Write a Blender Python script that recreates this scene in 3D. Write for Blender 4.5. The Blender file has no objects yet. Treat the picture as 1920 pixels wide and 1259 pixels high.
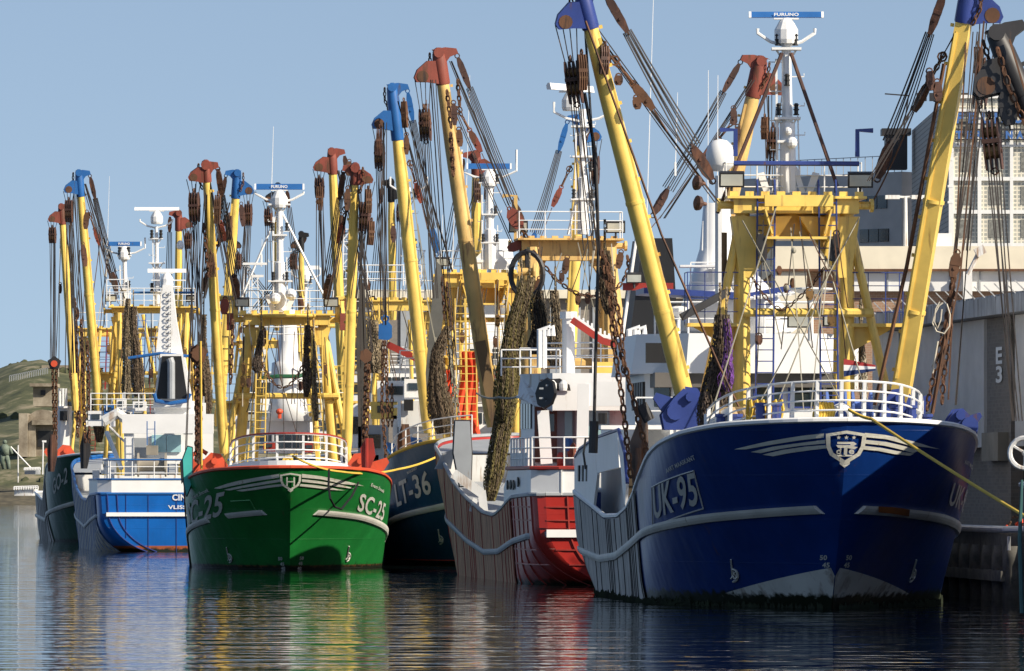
import bpy, bmesh, math, random
import numpy as np
from mathutils import Vector
R = math.radians
random.seed(7)
C = bpy.context.scene.collection
F = 12000.0; CH = 3.3; HZ = 915.0           # focal length in photo pixels, camera height, horizon row
# ------------------------------------------------------------------ camera, sky, sun
sc = bpy.context.scene
cam = bpy.data.cameras.new("camera"); co = bpy.data.objects.new("camera", cam); C.objects.link(co)
co.location = (0, 0, CH); co.rotation_euler = (R(90), 0, 0)
cam.sensor_width = 36; cam.lens = F/1920*36; cam.shift_y = (HZ-629.5)/1920
cam.clip_start = 1; cam.clip_end = 20000
sc.camera = co
SUN_AZ, SUN_EL = 58, 32                     # to the right of and behind the camera
sd = Vector((math.sin(R(SUN_AZ))*math.cos(R(SUN_EL)), -math.cos(R(SUN_AZ))*math.cos(R(SUN_EL)), math.sin(R(SUN_EL))))
w = bpy.data.worlds.new("World"); sc.world = w; w.use_nodes = True
nt = w.node_tree; nt.nodes.clear()
out = nt.nodes.new('ShaderNodeOutputWorld'); bg = nt.nodes.new('ShaderNodeBackground')
sky = nt.nodes.new('ShaderNodeTexSky'); sky.sky_type = 'NISHITA'; sky.sun_disc = False
sky.sun_elevation = R(SUN_EL); sky.sun_rotation = math.atan2(sd.x, sd.y)
sky.air_density = 1.0; sky.dust_density = 0.6; sky.ozone_density = 1.4
tc = nt.nodes.new('ShaderNodeTexCoord'); va = nt.nodes.new('ShaderNodeVectorMath'); va.operation = 'ADD'
va.inputs[1].default_value = (0, 0, 0.16)
vn = nt.nodes.new('ShaderNodeVectorMath'); vn.operation = 'NORMALIZE'
nt.links.new(tc.outputs['Generated'], va.inputs[0]); nt.links.new(va.outputs[0], vn.inputs[0])
nt.links.new(vn.outputs[0], sky.inputs[0])
tint = nt.nodes.new('ShaderNodeMix'); tint.data_type = 'RGBA'; tint.blend_type = 'MULTIPLY'
tint.inputs[0].default_value = 1; tint.inputs[7].default_value = (1.04, 0.95, 0.90, 1)
nt.links.new(sky.outputs[0], tint.inputs[6]); nt.links.new(tint.outputs[2], bg.inputs[0])
bg.inputs[1].default_value = 0.108
nt.links.new(bg.outputs[0], out.inputs[0])
sl = bpy.data.lights.new("sun", 'SUN'); sl.energy = 5.0; sl.angle = R(0.5); sl.color = (1, 0.90, 0.74)
so = bpy.data.objects.new("sun", sl); C.objects.link(so); so.rotation_euler = sd.to_track_quat('Z', 'Y').to_euler()
sc.view_settings.view_transform = 'Standard'; sc.view_settings.look = 'None'
sc.view_settings.exposure = 0.45; sc.view_settings.gamma = 1

# ------------------------------------------------------------------ materials
MATS = {}
def nd(t, typ, **k):
    n = t.nodes.new(typ)
    for a, b in k.items(): setattr(n, a, b)
    return n
def paint(name, col, rough=.45, var=.18, wear=0.0, wearcol=(.16, .06, .025), scale=1.2, metal=0, streak=True, bump=0.0, spec=.5):
    """painted steel: base colour with mottling and rust or dirt patches and vertical runs"""
    if name in MATS: return MATS[name]
    m = bpy.data.materials.new(name); m.use_nodes = True; t = m.node_tree; b = t.nodes['Principled BSDF']
    tcn = nd(t, 'ShaderNodeTexCoord')
    n1 = nd(t, 'ShaderNodeTexNoise'); n1.inputs['Scale'].default_value = scale; n1.inputs['Detail'].default_value = 6
    t.links.new(tcn.outputs['Object'], n1.inputs['Vector'])
    r1 = nd(t, 'ShaderNodeMapRange'); r1.inputs[1].default_value = .3; r1.inputs[2].default_value = .7
    r1.inputs[3].default_value = 1-var; r1.inputs[4].default_value = 1+var*.5
    t.links.new(n1.outputs[0], r1.inputs[0])
    mul = nd(t, 'ShaderNodeVectorMath', operation='SCALE'); mul.inputs[0].default_value = col
    t.links.new(r1.outputs[0], mul.inputs['Scale'])
    last = mul.outputs[0]
    if wear > 0:
        mp = nd(t, 'ShaderNodeMapping'); mp.inputs['Scale'].default_value = (3.0, 3.0, .35 if streak else 3.0)
        t.links.new(tcn.outputs['Object'], mp.inputs[0])
        n2 = nd(t, 'ShaderNodeTexNoise'); n2.inputs['Scale'].default_value = 1.3; n2.inputs['Detail'].default_value = 8; n2.inputs['Roughness'].default_value = .65
        t.links.new(mp.outputs[0], n2.inputs['Vector'])
        r2 = nd(t, 'ShaderNodeMapRange'); lo = .72-.3*wear; r2.inputs[1].default_value = lo; r2.inputs[2].default_value = lo+.13
        t.links.new(n2.outputs[0], r2.inputs[0])
        mx = nd(t, 'ShaderNodeMix', data_type='RGBA'); mx.inputs[7].default_value = (*wearcol, 1)
        t.links.new(r2.outputs[0], mx.inputs[0]); t.links.new(last, mx.inputs[6]); last = mx.outputs[2]
    t.links.new(last, b.inputs['Base Color'])
    b.inputs['Roughness'].default_value = rough; b.inputs['Metallic'].default_value = metal
    b.inputs['Specular IOR Level'].default_value = spec
    if bump:
        bp = nd(t, 'ShaderNodeBump'); bp.inputs['Strength'].default_value = bump; bp.inputs['Distance'].default_value = .05
        n3 = nd(t, 'ShaderNodeTexNoise'); n3.inputs['Scale'].default_value = scale*1.2; n3.inputs['Detail'].default_value = 3
        t.links.new(tcn.outputs['Object'], n3.inputs['Vector'])
        t.links.new(n3.outputs[0], bp.inputs['Height']); t.links.new(bp.outputs[0], b.inputs['Normal'])
    MATS[name] = m; return m
YEL = paint('yellow_paint', (.82, .57, .13), .4, .16, .5, (.3, .15, .045), scale=1.6)
YELD = paint('yellow_worn', (.62, .38, .07), .5, .2, .75, (.22, .1, .035))
YELO = paint('ochre_worn', (.70, .46, .16), .5, .2, .6, (.3, .15, .06))
BROWN = paint('brown_wood', (.16, .10, .045), .7, .3, .6, (.05, .03, .02))
WHT = paint('white_paint', (.80, .80, .79), .4, .06, .22, (.42, .33, .24))
WHTW = paint('white_worn', (.7, .7, .68), .5, .1, .6, (.35, .24, .16))
BLU = paint('blue_paint', (.03, .055, .23), .4, .2, .35, (.1, .05, .04))
BLUC = paint('cobalt_paint', (.02, .12, .36), .4, .2, .4, (.08, .06, .05))
REDP = paint('red_paint', (.32, .03, .02), .5, .25, .5, (.1, .04, .03))
RUSTR = paint('red_rust', (.24, .055, .035), .65, .3, .7, (.1, .04, .02))
ORNG = paint('orange_red', (.6, .08, .03), .5, .2, .3)
RUST = paint('rust', (.13, .06, .03), .8, .4, .6, (.04, .025, .02), metal=.1)
WIRE = paint('steel_wire', (.045, .036, .032), .6, .35, .4, (.14, .08, .045))
WIREL = paint('rope_grey', (.3, .28, .22), .8, .2)
DARKR = paint('dark_rust', (.075, .035, .025), .65, .45, .7, (.16, .07, .04))
DARK = paint('dark_iron', (.025, .024, .026), .5, .3, .4, (.09, .05, .03))
BLK = paint('black_paint', (.012, .012, .013), .5, .2)
BRASS = paint('sheave_bronze', (.3, .17, .06), .45, .4, .5, (.08, .05, .03), metal=.4)
GLASS = paint('window_glass', (.02, .03, .035), .08, .3, spec=.8)
GLASSC = paint('window_cyan', (.32, .52, .55), .12, .2, spec=.8)
LENS = paint('lamp_lens', (.55, .56, .5), .15, .2, spec=.8)
GRNLT = paint('green_lens', (.02, .3, .15), .2, .1)
REDLT = paint('red_lens', (.6, .03, .02), .2, .1)
TEAL = paint('teal_paint', (.07, .5, .44), .5, .15, .5, (.25, .09, .04))
ROPEY = paint('yellow_rope', (.62, .42, .06), .8, .2)
ROPEW = paint('pale_rope', (.55, .5, .4), .85, .2)
ORFL = paint('orange_cloth', (.8, .07, .015), .7, .2)
PURP = paint('purple_net', (.16, .05, .3), .8, .3)
GREYP = paint('grey_paint', (.33, .35, .37), .5, .12, .3, (.2, .15, .1))
DECKG = paint('deck_green', (.08, .13, .1), .7, .2, .4)
LETTER = paint('hull_lettering', (.56, .55, .5), .5, .15, .35, (.25, .2, .15))
DECAL = paint('bow_stripe', (.74, .72, .62), .5, .12, .45, (.36, .24, .1))
WEED = paint('weed', (.02, .03, .012), .8, .5, .4, (.05, .06, .02))
ORMK = paint('boot_red', (.28, .07, .03), .6, .2, .5)

def net_mat(name, col):
    m = paint(name, col, .9, .55, .5, tuple(c*.35 for c in col), scale=6)
    t = m.node_tree; b = t.nodes['Principled BSDF']; tcn = nd(t, 'ShaderNodeTexCoord'); vo = nd(t, 'ShaderNodeTexVoronoi'); vo.inputs['Scale'].default_value = 13
    mp = nd(t, 'ShaderNodeMapping'); mp.inputs['Scale'].default_value = (1.6, 1, .8); t.links.new(tcn.outputs['Object'], mp.inputs[0]); t.links.new(mp.outputs[0], vo.inputs[0])
    bp = nd(t, 'ShaderNodeBump'); bp.inputs['Distance'].default_value = .04; t.links.new(vo.outputs[0], bp.inputs['Height']); t.links.new(bp.outputs[0], b.inputs['Normal'])
    nz = nd(t, 'ShaderNodeTexNoise'); nz.inputs['Scale'].default_value = 13; nz.inputs['Detail'].default_value = 4; t.links.new(mp.outputs[0], nz.inputs[0])
    mr = nd(t, 'ShaderNodeMapRange'); mr.inputs[1].default_value = .53; mr.inputs[2].default_value = .57; mr.inputs[3].default_value = 1; mr.inputs[4].default_value = .0
    t.links.new(nz.outputs[0], mr.inputs[0]); t.links.new(mr.outputs[0], b.inputs['Alpha'])
    return m
CORE = paint('net_core', (.045, .035, .022), .95, .4)
NETB = net_mat('net_brown', (.13, .09, .055)); NETG = net_mat('net_olive', (.13, .105, .03)); NETT = net_mat('net_tan', (.27, .21, .13))

def wood_mat():
    m = bpy.data.materials.new('sheathing_wood'); m.use_nodes = True; t = m.node_tree; b = t.nodes['Principled BSDF']
    tcn = nd(t, 'ShaderNodeTexCoord'); mp = nd(t, 'ShaderNodeMapping'); mp.inputs['Scale'].default_value = (6, 6, .5)
    n = nd(t, 'ShaderNodeTexNoise'); n.inputs['Scale'].default_value = .8; n.inputs['Detail'].default_value = 9; n.inputs['Roughness'].default_value = .72
    cr = nd(t, 'ShaderNodeValToRGB'); e = cr.color_ramp.elements
    e[0].position = .3; e[0].color = (.07, .055, .05, 1); e[1].position = .72; e[1].color = (.72, .68, .62, 1)
    k = cr.color_ramp.elements.new(.5); k.color = (.45, .42, .38, 1)
    t.links.new(tcn.outputs['Object'], mp.inputs[0]); t.links.new(mp.outputs[0], n.inputs[0]); t.links.new(n.outputs[0], cr.inputs[0])
    t.links.new(cr.outputs[0], b.inputs['Base Color']); b.inputs['Roughness'].default_value = .75
    return m
WOOD = wood_mat()
def wood2():
    m = WOOD.copy(); m.name = 'sheathing_brown'
    cr = [n for n in m.node_tree.nodes if n.type == 'VALTORGB'][0].color_ramp.elements
    cr[0].color = (.06, .03, .02, 1); cr[1].color = (.44, .23, .12, 1); cr[2].color = (.74, .47, .28, 1)
    return m
WOODB = wood2()

def hull_mat(name, col, boot=(.55, .55, .5), bootw=0.0, wear=.3, rough=.32, weed=-.15):
    """hull paint in object space: z up from the water; weed at the waterline, scuffs, rust runs"""
    m = bpy.data.materials.new(name); m.use_nodes = True; t = m.node_tree; b = t.nodes['Principled BSDF']
    tcn = nd(t, 'ShaderNodeTexCoord'); sep = nd(t, 'ShaderNodeSeparateXYZ'); t.links.new(tcn.outputs['Object'], sep.inputs[0])
    n1 = nd(t, 'ShaderNodeTexNoise'); n1.inputs['Scale'].default_value = .8; n1.inputs['Detail'].default_value = 7
    t.links.new(tcn.outputs['Object'], n1.inputs[0])
    r1 = nd(t, 'ShaderNodeMapRange'); r1.inputs[1].default_value = .3; r1.inputs[2].default_value = .7; r1.inputs[3].default_value = .8; r1.inputs[4].default_value = 1.12
    t.links.new(n1.outputs[0], r1.inputs[0])
    mul = nd(t, 'ShaderNodeVectorMath', operation='SCALE'); mul.inputs[0].default_value = col; t.links.new(r1.outputs[0], mul.inputs['Scale'])
    mp = nd(t, 'ShaderNodeMapping'); mp.inputs['Scale'].default_value = (2.5, 2.5, .22); t.links.new(tcn.outputs['Object'], mp.inputs[0])
    n2 = nd(t, 'ShaderNodeTexNoise'); n2.inputs['Scale'].default_value = 1.1; n2.inputs['Detail'].default_value = 8; n2.inputs['Roughness'].default_value = .6
    t.links.new(mp.outputs[0], n2.inputs[0])
    r2 = nd(t, 'ShaderNodeMapRange'); lo = .72-.22*wear; r2.inputs[1].default_value = lo; r2.inputs[2].default_value = lo+.16; r2.inputs[4].default_value = .7
    t.links.new(n2.outputs[0], r2.inputs[0])
    mx = nd(t, 'ShaderNodeMix', data_type='RGBA'); mx.inputs[7].default_value = (.12, .055, .03, 1)
    t.links.new(r2.outputs[0], mx.inputs[0]); t.links.new(mul.outputs[0], mx.inputs[6])
    last = mx.outputs[2]
    def band(last, lo, hi, colr, amp, detail=5, sc=2.5):
        nz = nd(t, 'ShaderNodeTexNoise'); nz.inputs['Scale'].default_value = sc; nz.inputs['Detail'].default_value = detail
        t.links.new(tcn.outputs['Object'], nz.inputs[0])
        ad = nd(t, 'ShaderNodeMath', operation='MULTIPLY_ADD'); ad.inputs[1].default_value = amp; t.links.new(nz.outputs[0], ad.inputs[0]); t.links.new(sep.outputs[2], ad.inputs[2])
        mr = nd(t, 'ShaderNodeMapRange'); mr.inputs[1].default_value = lo; mr.inputs[2].default_value = hi; mr.inputs[3].default_value = 1; mr.inputs[4].default_value = 0
        t.links.new(ad.outputs[0], mr.inputs[0])
        m2 = nd(t, 'ShaderNodeMix', data_type='RGBA'); m2.inputs[7].default_value = (*colr, 1)
        t.links.new(mr.outputs[0], m2.inputs[0]); t.links.new(last, m2.inputs[6]); return m2.outputs[2]
    if bootw > 0: last = band(last, bootw, bootw+.03, boot, 0.02)
    last = band(last, weed, weed+.12, (.012, .017, .008), -.5, 8, 5)
    t.links.new(last, b.inputs['Base Color']); b.inputs['Roughness'].default_value = rough
    bp = nd(t, 'ShaderNodeBump'); bp.inputs['Strength'].default_value = .35; bp.inputs['Distance'].default_value = .07
    n3 = nd(t, 'ShaderNodeTexNoise'); n3.inputs['Scale'].default_value = .75; n3.inputs['Detail'].default_value = 2.5
    t.links.new(tcn.outputs['Object'], n3.inputs[0]); t.links.new(n3.outputs[0], bp.inputs['Height'])
    mp2 = nd(t, 'ShaderNodeMapping'); mp2.inputs['Scale'].default_value = (1.9, 1.9, .12); t.links.new(tcn.outputs['Object'], mp2.inputs[0])
    n4 = nd(t, 'ShaderNodeTexNoise'); n4.inputs['Scale'].default_value = 1.3; n4.inputs['Detail'].default_value = 1; t.links.new(mp2.outputs[0], n4.inputs[0])
    b2 = nd(t, 'ShaderNodeBump'); b2.inputs['Strength'].default_value = .5; b2.inputs['Distance'].default_value = .035; t.links.new(n4.outputs[0], b2.inputs['Height']); t.links.new(bp.outputs[0], b2.inputs['Normal'])
    dv = nd(t, 'ShaderNodeMath', operation='FRACT'); ml = nd(t, 'ShaderNodeMath', operation='MULTIPLY'); ml.inputs[1].default_value = .83; t.links.new(sep.outputs[2], ml.inputs[0]); t.links.new(ml.outputs[0], dv.inputs[0])
    lt = nd(t, 'ShaderNodeMath', operation='LESS_THAN'); lt.inputs[1].default_value = .03; t.links.new(dv.outputs[0], lt.inputs[0])
    b3 = nd(t, 'ShaderNodeBump'); b3.inputs['Strength'].default_value = .6; b3.inputs['Distance'].default_value = .02; t.links.new(lt.outputs[0], b3.inputs['Height']); t.links.new(b2.outputs[0], b3.inputs['Normal'])
    t.links.new(b3.outputs[0], b.inputs['Normal'])
    return m

# ------------------------------------------------------------------ mesh builder
V = lambda *a: np.array(a, float)
def P(px, py, Y):   # a photo pixel at depth Y
    return V((px-960)/F*Y, Y, CH+(HZ-py)/F*Y)
def proj(p): return 960+p[0]/p[1]*F, HZ-(p[2]-CH)/p[1]*F
def nrm(a):
    l = np.linalg.norm(a); return a/l if l > 1e-9 else a
def frame_of(d):
    d = nrm(d); a = V(0, 0, 1) if abs(d[2]) < .9 else V(1, 0, 0)
    x = nrm(np.cross(a, d)); return x, np.cross(d, x)
class MB:
    def __init__(s): s.v = []; s.f = []; s.m = []; s.n = 0
    def add(s, vs, fs, m=0):
        s.v.extend(vs); s.f.extend([tuple(i+s.n for i in f) for f in fs]); s.m.extend([m]*len(fs)); s.n += len(vs)
    def tube(s, p, q, r, r2=None, n=6, m=0, cap=True):
        s.path([p, q], [r, r if r2 is None else r2], n, m, cap)
    def path(s, pts, r, n=5, m=0, cap=True, closed=False):
        pts = [np.asarray(p, float) for p in pts]; k = len(pts); vs = []
        rs = r if isinstance(r, (list, tuple)) else [r]*k
        x = None
        for i in range(k):
            if closed: d = nrm(pts[(i+1) % k]-pts[i-1])
            else: d = nrm(pts[min(i+1, k-1)]-pts[max(i-1, 0)])
            if x is None: x, y = frame_of(d)
            else:
                x = nrm(x-d*np.dot(x, d)); y = np.cross(d, x)
            for j in range(n):
                a = 2*math.pi*(j+.5)/n; vs.append(pts[i]+rs[i]*(math.cos(a)*x+math.sin(a)*y))
        fs = []
        for i in range(k if closed else k-1):
            for j in range(n):
                a, b = i*n+j, i*n+(j+1) % n; c, d2 = ((i+1) % k)*n+(j+1) % n, ((i+1) % k)*n+j
                fs.append((a, b, c, d2))
        if cap and not closed: fs.append(tuple(range(n-1, -1, -1))); fs.append(tuple((k-1)*n+j for j in range(n)))
        s.add(vs, fs, m)
    def obox(s, c, ax, ay, az, m=0):   # half-axes
        vs = [c+i*ax+j*ay+k*az for i in (-1, 1) for j in (-1, 1) for k in (-1, 1)]
        s.add(vs, [(0, 1, 3, 2), (4, 6, 7, 5), (0, 4, 5, 1), (2, 3, 7, 6), (0, 2, 6, 4), (1, 5, 7, 3)], m)
    def box(s, c, sx, sy, sz, m=0): s.obox(V(*c), V(sx/2, 0, 0), V(0, sy/2, 0), V(0, 0, sz/2), m)
    def beam(s, p, q, w, h, m=0):      # rectangular bar
        p = np.asarray(p); q = np.asarray(q); d = q-p; x, y = frame_of(d); s.obox((p+q)/2, x*w/2, y*h/2, d/2, m)
    def prism(s, poly, ext, m=0):
        n = len(poly); e = np.asarray(ext, float)
        vs = [np.asarray(p, float)-e/2 for p in poly]+[np.asarray(p, float)+e/2 for p in poly]
        s.add(vs, [tuple(range(n-1, -1, -1)), tuple(range(n, 2*n))]+[(i, (i+1) % n, n+(i+1) % n, n+i) for i in range(n)], m)
    def lathe(s, c, prof, n=12, m=0, axis=(0, 0, 1)):
        ax = nrm(V(*axis)); x, y = frame_of(ax); vs = []; fs = []
        for r, z in prof:
            for j in range(n):
                a = 2*math.pi*j/n; vs.append(np.asarray(c)+ax*z+r*(math.cos(a)*x+math.sin(a)*y))
        for i in range(len(prof)-1):
            for j in range(n): fs.append((i*n+j, i*n+(j+1) % n, (i+1)*n+(j+1) % n, (i+1)*n+j))
        fs.append(tuple(range(n-1, -1, -1))); fs.append(tuple((len(prof)-1)*n+j for j in range(n)))
        s.add(vs, fs, m)
    def ball(s, c, r, n=10, m=0, zs=1.0):
        k = 6; s.lathe(c, [(max(r*math.sin(math.pi*i/k), .001), -r*zs*math.cos(math.pi*i/k)) for i in range(k+1)], n, m)
    def ring(s, c, R1, r, axis, n=14, k=5, m=0, sx=1.0, up=None):
        ax = nrm(np.asarray(axis, float)); x, y = frame_of(ax)
        if up is not None: y = nrm(np.asarray(up, float)); x = nrm(np.cross(y, ax))
        s.path([c+R1*(math.cos(2*math.pi*i/n)*x+sx*math.sin(2*math.pi*i/n)*y) for i in range(n)], r, k, m, closed=True)
    def chain(s, pts, link=.22, r=.028, m=0):
        """links along a polyline"""
        pts = [np.asarray(p, float) for p in pts]; side = V(1, 0, 0); i = 0
        for a, b in zip(pts, pts[1:]):
            L = np.linalg.norm(b-a); k = max(1, int(L/(link*.8))); d = nrm(b-a); x, y = frame_of(d)
            for j in range(k):
                c = a+(b-a)*(j+.5)/k; ang = .5+i*math.pi/2; i += 1
                u = math.cos(ang)*x+math.sin(ang)*y
                s.path([c+d*link*.5*math.sin(t)+u*link*.28*math.cos(t) for t in np.linspace(0, 2*math.pi, 8, endpoint=False)], r, 4, m, closed=True)
    def grid(s, G, m=0, flip=False):
        a, b = len(G), len(G[0]); vs = [p for row in G for p in row]; fs = []
        for i in range(a-1):
            for j in range(b-1):
                q = (i*b+j, i*b+j+1, (i+1)*b+j+1, (i+1)*b+j); fs.append(q[::-1] if flip else q)
        s.add(vs, fs, m)
    def build(s, name, mats, parent=None, smooth=False, loc=None):
        if not isinstance(mats, (list, tuple)): mats = [mats]
        me = bpy.data.meshes.new(name); off = V(0, 0, 0)
        if parent is not None: off = wloc(parent)
        elif loc is not None: off = V(*loc)
        me.from_pydata([tuple(p-off) for p in s.v], [], s.f)
        for mt in mats: me.materials.append(mt)
        me.polygons.foreach_set('material_index', s.m)
        if smooth: me.polygons.foreach_set('use_smooth', [True]*len(me.polygons))
        me.update()
        o = bpy.data.objects.new(name, me); C.objects.link(o)
        if parent is not None: o.parent = parent
        elif loc is not None: o.location = loc
        if smooth == 'auto':
            bm = bmesh.new(); bm.from_mesh(me)
            for e in bm.edges:
                if len(e.link_faces) == 2 and e.calc_face_angle(0) > R(35): e.smooth = False
            bm.to_mesh(me); bm.free()
        return o
def wloc(o):
    p = V(0, 0, 0)
    while o is not None: p = p+V(*o.location); o = o.parent
    return p
def tag(o, label=None, cat=None, group=None, kind=None):
    for k, x in (('label', label), ('category', cat), ('group', group), ('kind', kind)):
        if x: o[k] = x
    return o
def root(name, loc, label, cat, group=None):
    o = bpy.data.objects.new(name, None); C.objects.link(o); o.location = tuple(loc); o.empty_display_size = .5
    return tag(o, label, cat, group)
def sag(p, q, s, n=8):
    p = np.asarray(p); q = np.asarray(q)
    return [p+(q-p)*t-V(0, 0, 1)*s*4*t*(1-t) for t in np.linspace(0, 1, n)]

# ------------------------------------------------------------------ hull geometry
class Hull:
    """hull coordinates: u across, v metres aft of the stem head, w above water"""
    def __init__(h, L, B, sheer, rake=3.5, ent=(13, 6.5), near='bow', O=(0, 0), slope=0., sag_stern=None, full=2.0):
        h.L, h.B, h.sh, h.rake, h.ent, h.near, h.full = L, B, sheer, rake, ent, near, full
        d = nrm(V(slope, 1, 0)); h.d = d; h.r = V(d[1], -d[0], 0); h.O = V(O[0], O[1], 0)
        h.wb = sheer[0][1]
    def W(h, u, v, w):
        vv = v if h.near == 'bow' else h.L-v
        return h.O+h.r*u+h.d*vv+V(0, 0, w)
    def sheer(h, v): return float(np.interp(v, [a for a, b in h.sh], [b for a, b in h.sh]))
    def vs(h, w):
        t = min(max((w+.6)/(h.wb+.6), 0), 1); return h.rake*(1-t)**1.25
    def half(h, v, w):
        t = min(max((w+.6)/(h.wb+.6), 0), 1); Le = h.ent[0]+(h.ent[1]-h.ent[0])*t**1.3
        q = min(max((v-h.vs(w))/Le, 0), 1); b = 1+(h.full-1)*(.30*t+.7*t**3.5); a = 1.75+.3*t
        x = (1-(1-q)**a)**(1/b)
        B = h.B*(.93+.07*min(t*1.4, 1))
        ds = h.L-v; zk = -2.6 if ds > 9 else -2.6+2.35*(1-ds/9)**1.2
        x *= math.sqrt(max(1-max(1-(w-zk)/2.3, 0)**2, 0)) if w > zk else 0
        if ds < 1.2: x *= (1-(1-max(ds, 0)/1.2)**3)**(1/3)*.12+.88
        return B*x
    def line(h, w):    # level curve from the stem aft
        v0 = h.vs(w); ts = np.linspace(0, 1, 90)**2.2
        pts = [(h.half(v0+(h.L-v0)*t, w), v0+(h.L-v0)*t) for t in ts]
        a = [0.]
        for p, q in zip(pts, pts[1:]): a.append(a[-1]+math.hypot(q[0]-p[0], q[1]-p[1]))
        return np.array([p[0] for p in pts]), np.array([p[1] for p in pts]), np.array(a)
    def S(h, a, w, off=.03):
        k = round(w, 2)
        if not hasattr(h, 'c'): h.c = {}
        if k not in h.c: h.c[k] = h.line(k)
        U, Vv, A = h.c[k]; s = 1 if a >= 0 else -1; aa = abs(a)
        u = np.interp(aa, A, U); v = np.interp(aa, A, Vv)
        u2 = np.interp(aa+.15, A, U); v2 = np.interp(aa+.15, A, Vv); u1 = np.interp(max(aa-.15, 0), A, U); v1 = np.interp(max(aa-.15, 0), A, Vv)
        if aa < .15: u1 = -np.interp(.15-aa, A, U); v1 = np.interp(.15-aa, A, Vv)
        tx, ty = u2-u1, v2-v1; l = math.hypot(tx, ty)+1e-9
        return h.W(s*(u+off*ty/l), v-off*tx/l, w)
    def pick(h, px, py):
        """level w and arc a of the hull surface seen at a photo pixel"""
        best = None; w = 3.
        for it in range(6):
            lo = None
            for a in sorted(np.linspace(-22, 22, 177), key=abs) if it < 2 else np.linspace(best-1.2, best+1.2, 49):
                x, y = proj(h.S(a, w, 0)); e = abs(x-px)
                if it < 2 and e < 10: lo = (e, a); break      # first branch met going aft from the stem
                if lo is None or e < lo[0]: lo = (e, a)
            best = lo[1]; p = h.S(best, w, 0); w = CH+(HZ-py)/F*p[1]
        return best, w

def vlist(h):
    L = h.L; return sorted(set([round(x, 3) for x in list((np.linspace(0, 1, 26)**1.9)*14)+list(np.linspace(14, L-2.5, 22))+list(L-2.5*np.linspace(1, 0, 12)**1.5)]))
def hull_parts(rt, h, mat, deckdrop, vfc, capmat=WHT, deckmat=GREYP, stern_white=None):
    mb = MB(); vl = vlist(h); NT = 22; zb = -.6
    for sgn in (-1, 1):
        G = []
        for v0 in vl:
            top = h.sheer(v0); row = []
            for i in range(NT+1):
                t = i/NT; w = zb+t*(top-zb); f = v0/h.L; vv = h.vs(w); v = vv+(h.L-vv)*f
                row.append(h.W(sgn*max(h.half(v, w), 0), v, w))
            G.append(row)
        mb.grid(G, 0, flip=(sgn > 0) == (h.near == 'bow'))
    # transom
    G = [[h.W(s*h.half(h.L, zb+t*(h.sheer(h.L)-zb)), h.L, zb+t*(h.sheer(h.L)-zb)) for s in np.linspace(-1, 1, 9)] for t in np.linspace(0, 1, 14)]
    mb.grid(G, 0)
    hull = mb.build('hull', mat, rt, 'auto')
    # bulwark inside face and deck
    mb = MB()
    for seg, drop in (((0, vfc), .12), ((vfc, h.L), deckdrop)):
        G = []
        vv = [v for v in vl if seg[0] <= v <= seg[1]]
        for v in vv:
            z = h.sheer(v)-drop; b = max(h.half(v, h.sheer(v))-.08, 0); G.append([h.W(b*s, v+.05, z) for s in np.linspace(-1, 1, 5)])
        mb.grid(G)
    if deckdrop > .3:
        for sgn in (-1, 1):
            mb.grid([[h.W(sgn*(h.half(v, h.sheer(v))-.1), v, h.sheer(v)-.02-deckdrop*k) for k in (0, 1)] for v in vl if v >= vfc])
    v = vfc; mb.grid([[h.W(s*(h.half(v, 3)-.1), v, z) for s in np.linspace(-1, 1, 5)] for z in (h.sheer(v)-.13, h.sheer(v+1)-deckdrop-.5)], 1)
    mb.build('deck', [deckmat, WHTW], rt)
    # cap rail
    mb = MB()
    for sgn in (-1, 1):
        pts = [h.W(sgn*h.half(v, h.sheer(v)), v+(0 if v > .3 else -.03), h.sheer(v)+.03) for v in vl]
        mb.path(pts, .075, 6)
    mb.path([h.W(s*h.half(h.L, 3), h.L, h.sheer(h.L)+.03) for s in (-1, 0, 1)], .075, 6)
    mb.build('cap_rail', capmat, hull)
    return hull
def strake(hull, h, tab, a0, a1, sgn, mat=LETTER, hh=.11, th=.1, nm='rubbing_strake'):
    """band along the hull following tab (v, w) between v=a0 and v=a1"""
    mb = MB(); vv = np.linspace(a0**.5, a1**.5, 40)**2; G = []
    for v in vv:
        w = float(np.interp(v, [t[0] for t in tab], [t[1] for t in tab])); row = []
        for dw, o in ((-hh, -.03), (-hh, th), (-hh*.3, th*1.25), (hh*.3, th*1.25), (hh, th), (hh, -.03)):
            ww = w+dw; row.append(h.W(sgn*(h.half(v, ww)+o), v-o*.3*(v < 6), ww))
        G.append(row)
    mb.grid(G, flip=sgn < 0); n = len(G[0])
    mb.add(G[0]+G[-1], [tuple(range(n)), tuple(range(2*n-1, n-1, -1))])
    mb.build(nm, mat, hull)
def sheath(hull, h, v0, v1, sgn, wbot=-.5, mat=WOOD, battens=None, drop=.06, off=.05, batmat=BLK):
    mb = MB(); G = []
    for v in np.linspace(v0, v1, 30):
        top = h.sheer(v)-drop
        G.append([h.W(sgn*(h.half(v, wbot+(top-wbot)*t)+off), v, wbot+(top-wbot)*t) for t in np.linspace(0, 1, 14)])
    mb.grid(G, flip=sgn > 0)
    for v in battens or []:
        top = h.sheer(v)-drop
        mb.path([h.W(sgn*(h.half(v, wbot+(top-wbot)*t)+off), v, wbot+(top-wbot)*t) for t in np.linspace(0, 1, 10)], .032, 4, 1)
    mb.build('timber_sheathing', [mat, batmat], hull, 'auto')

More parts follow.
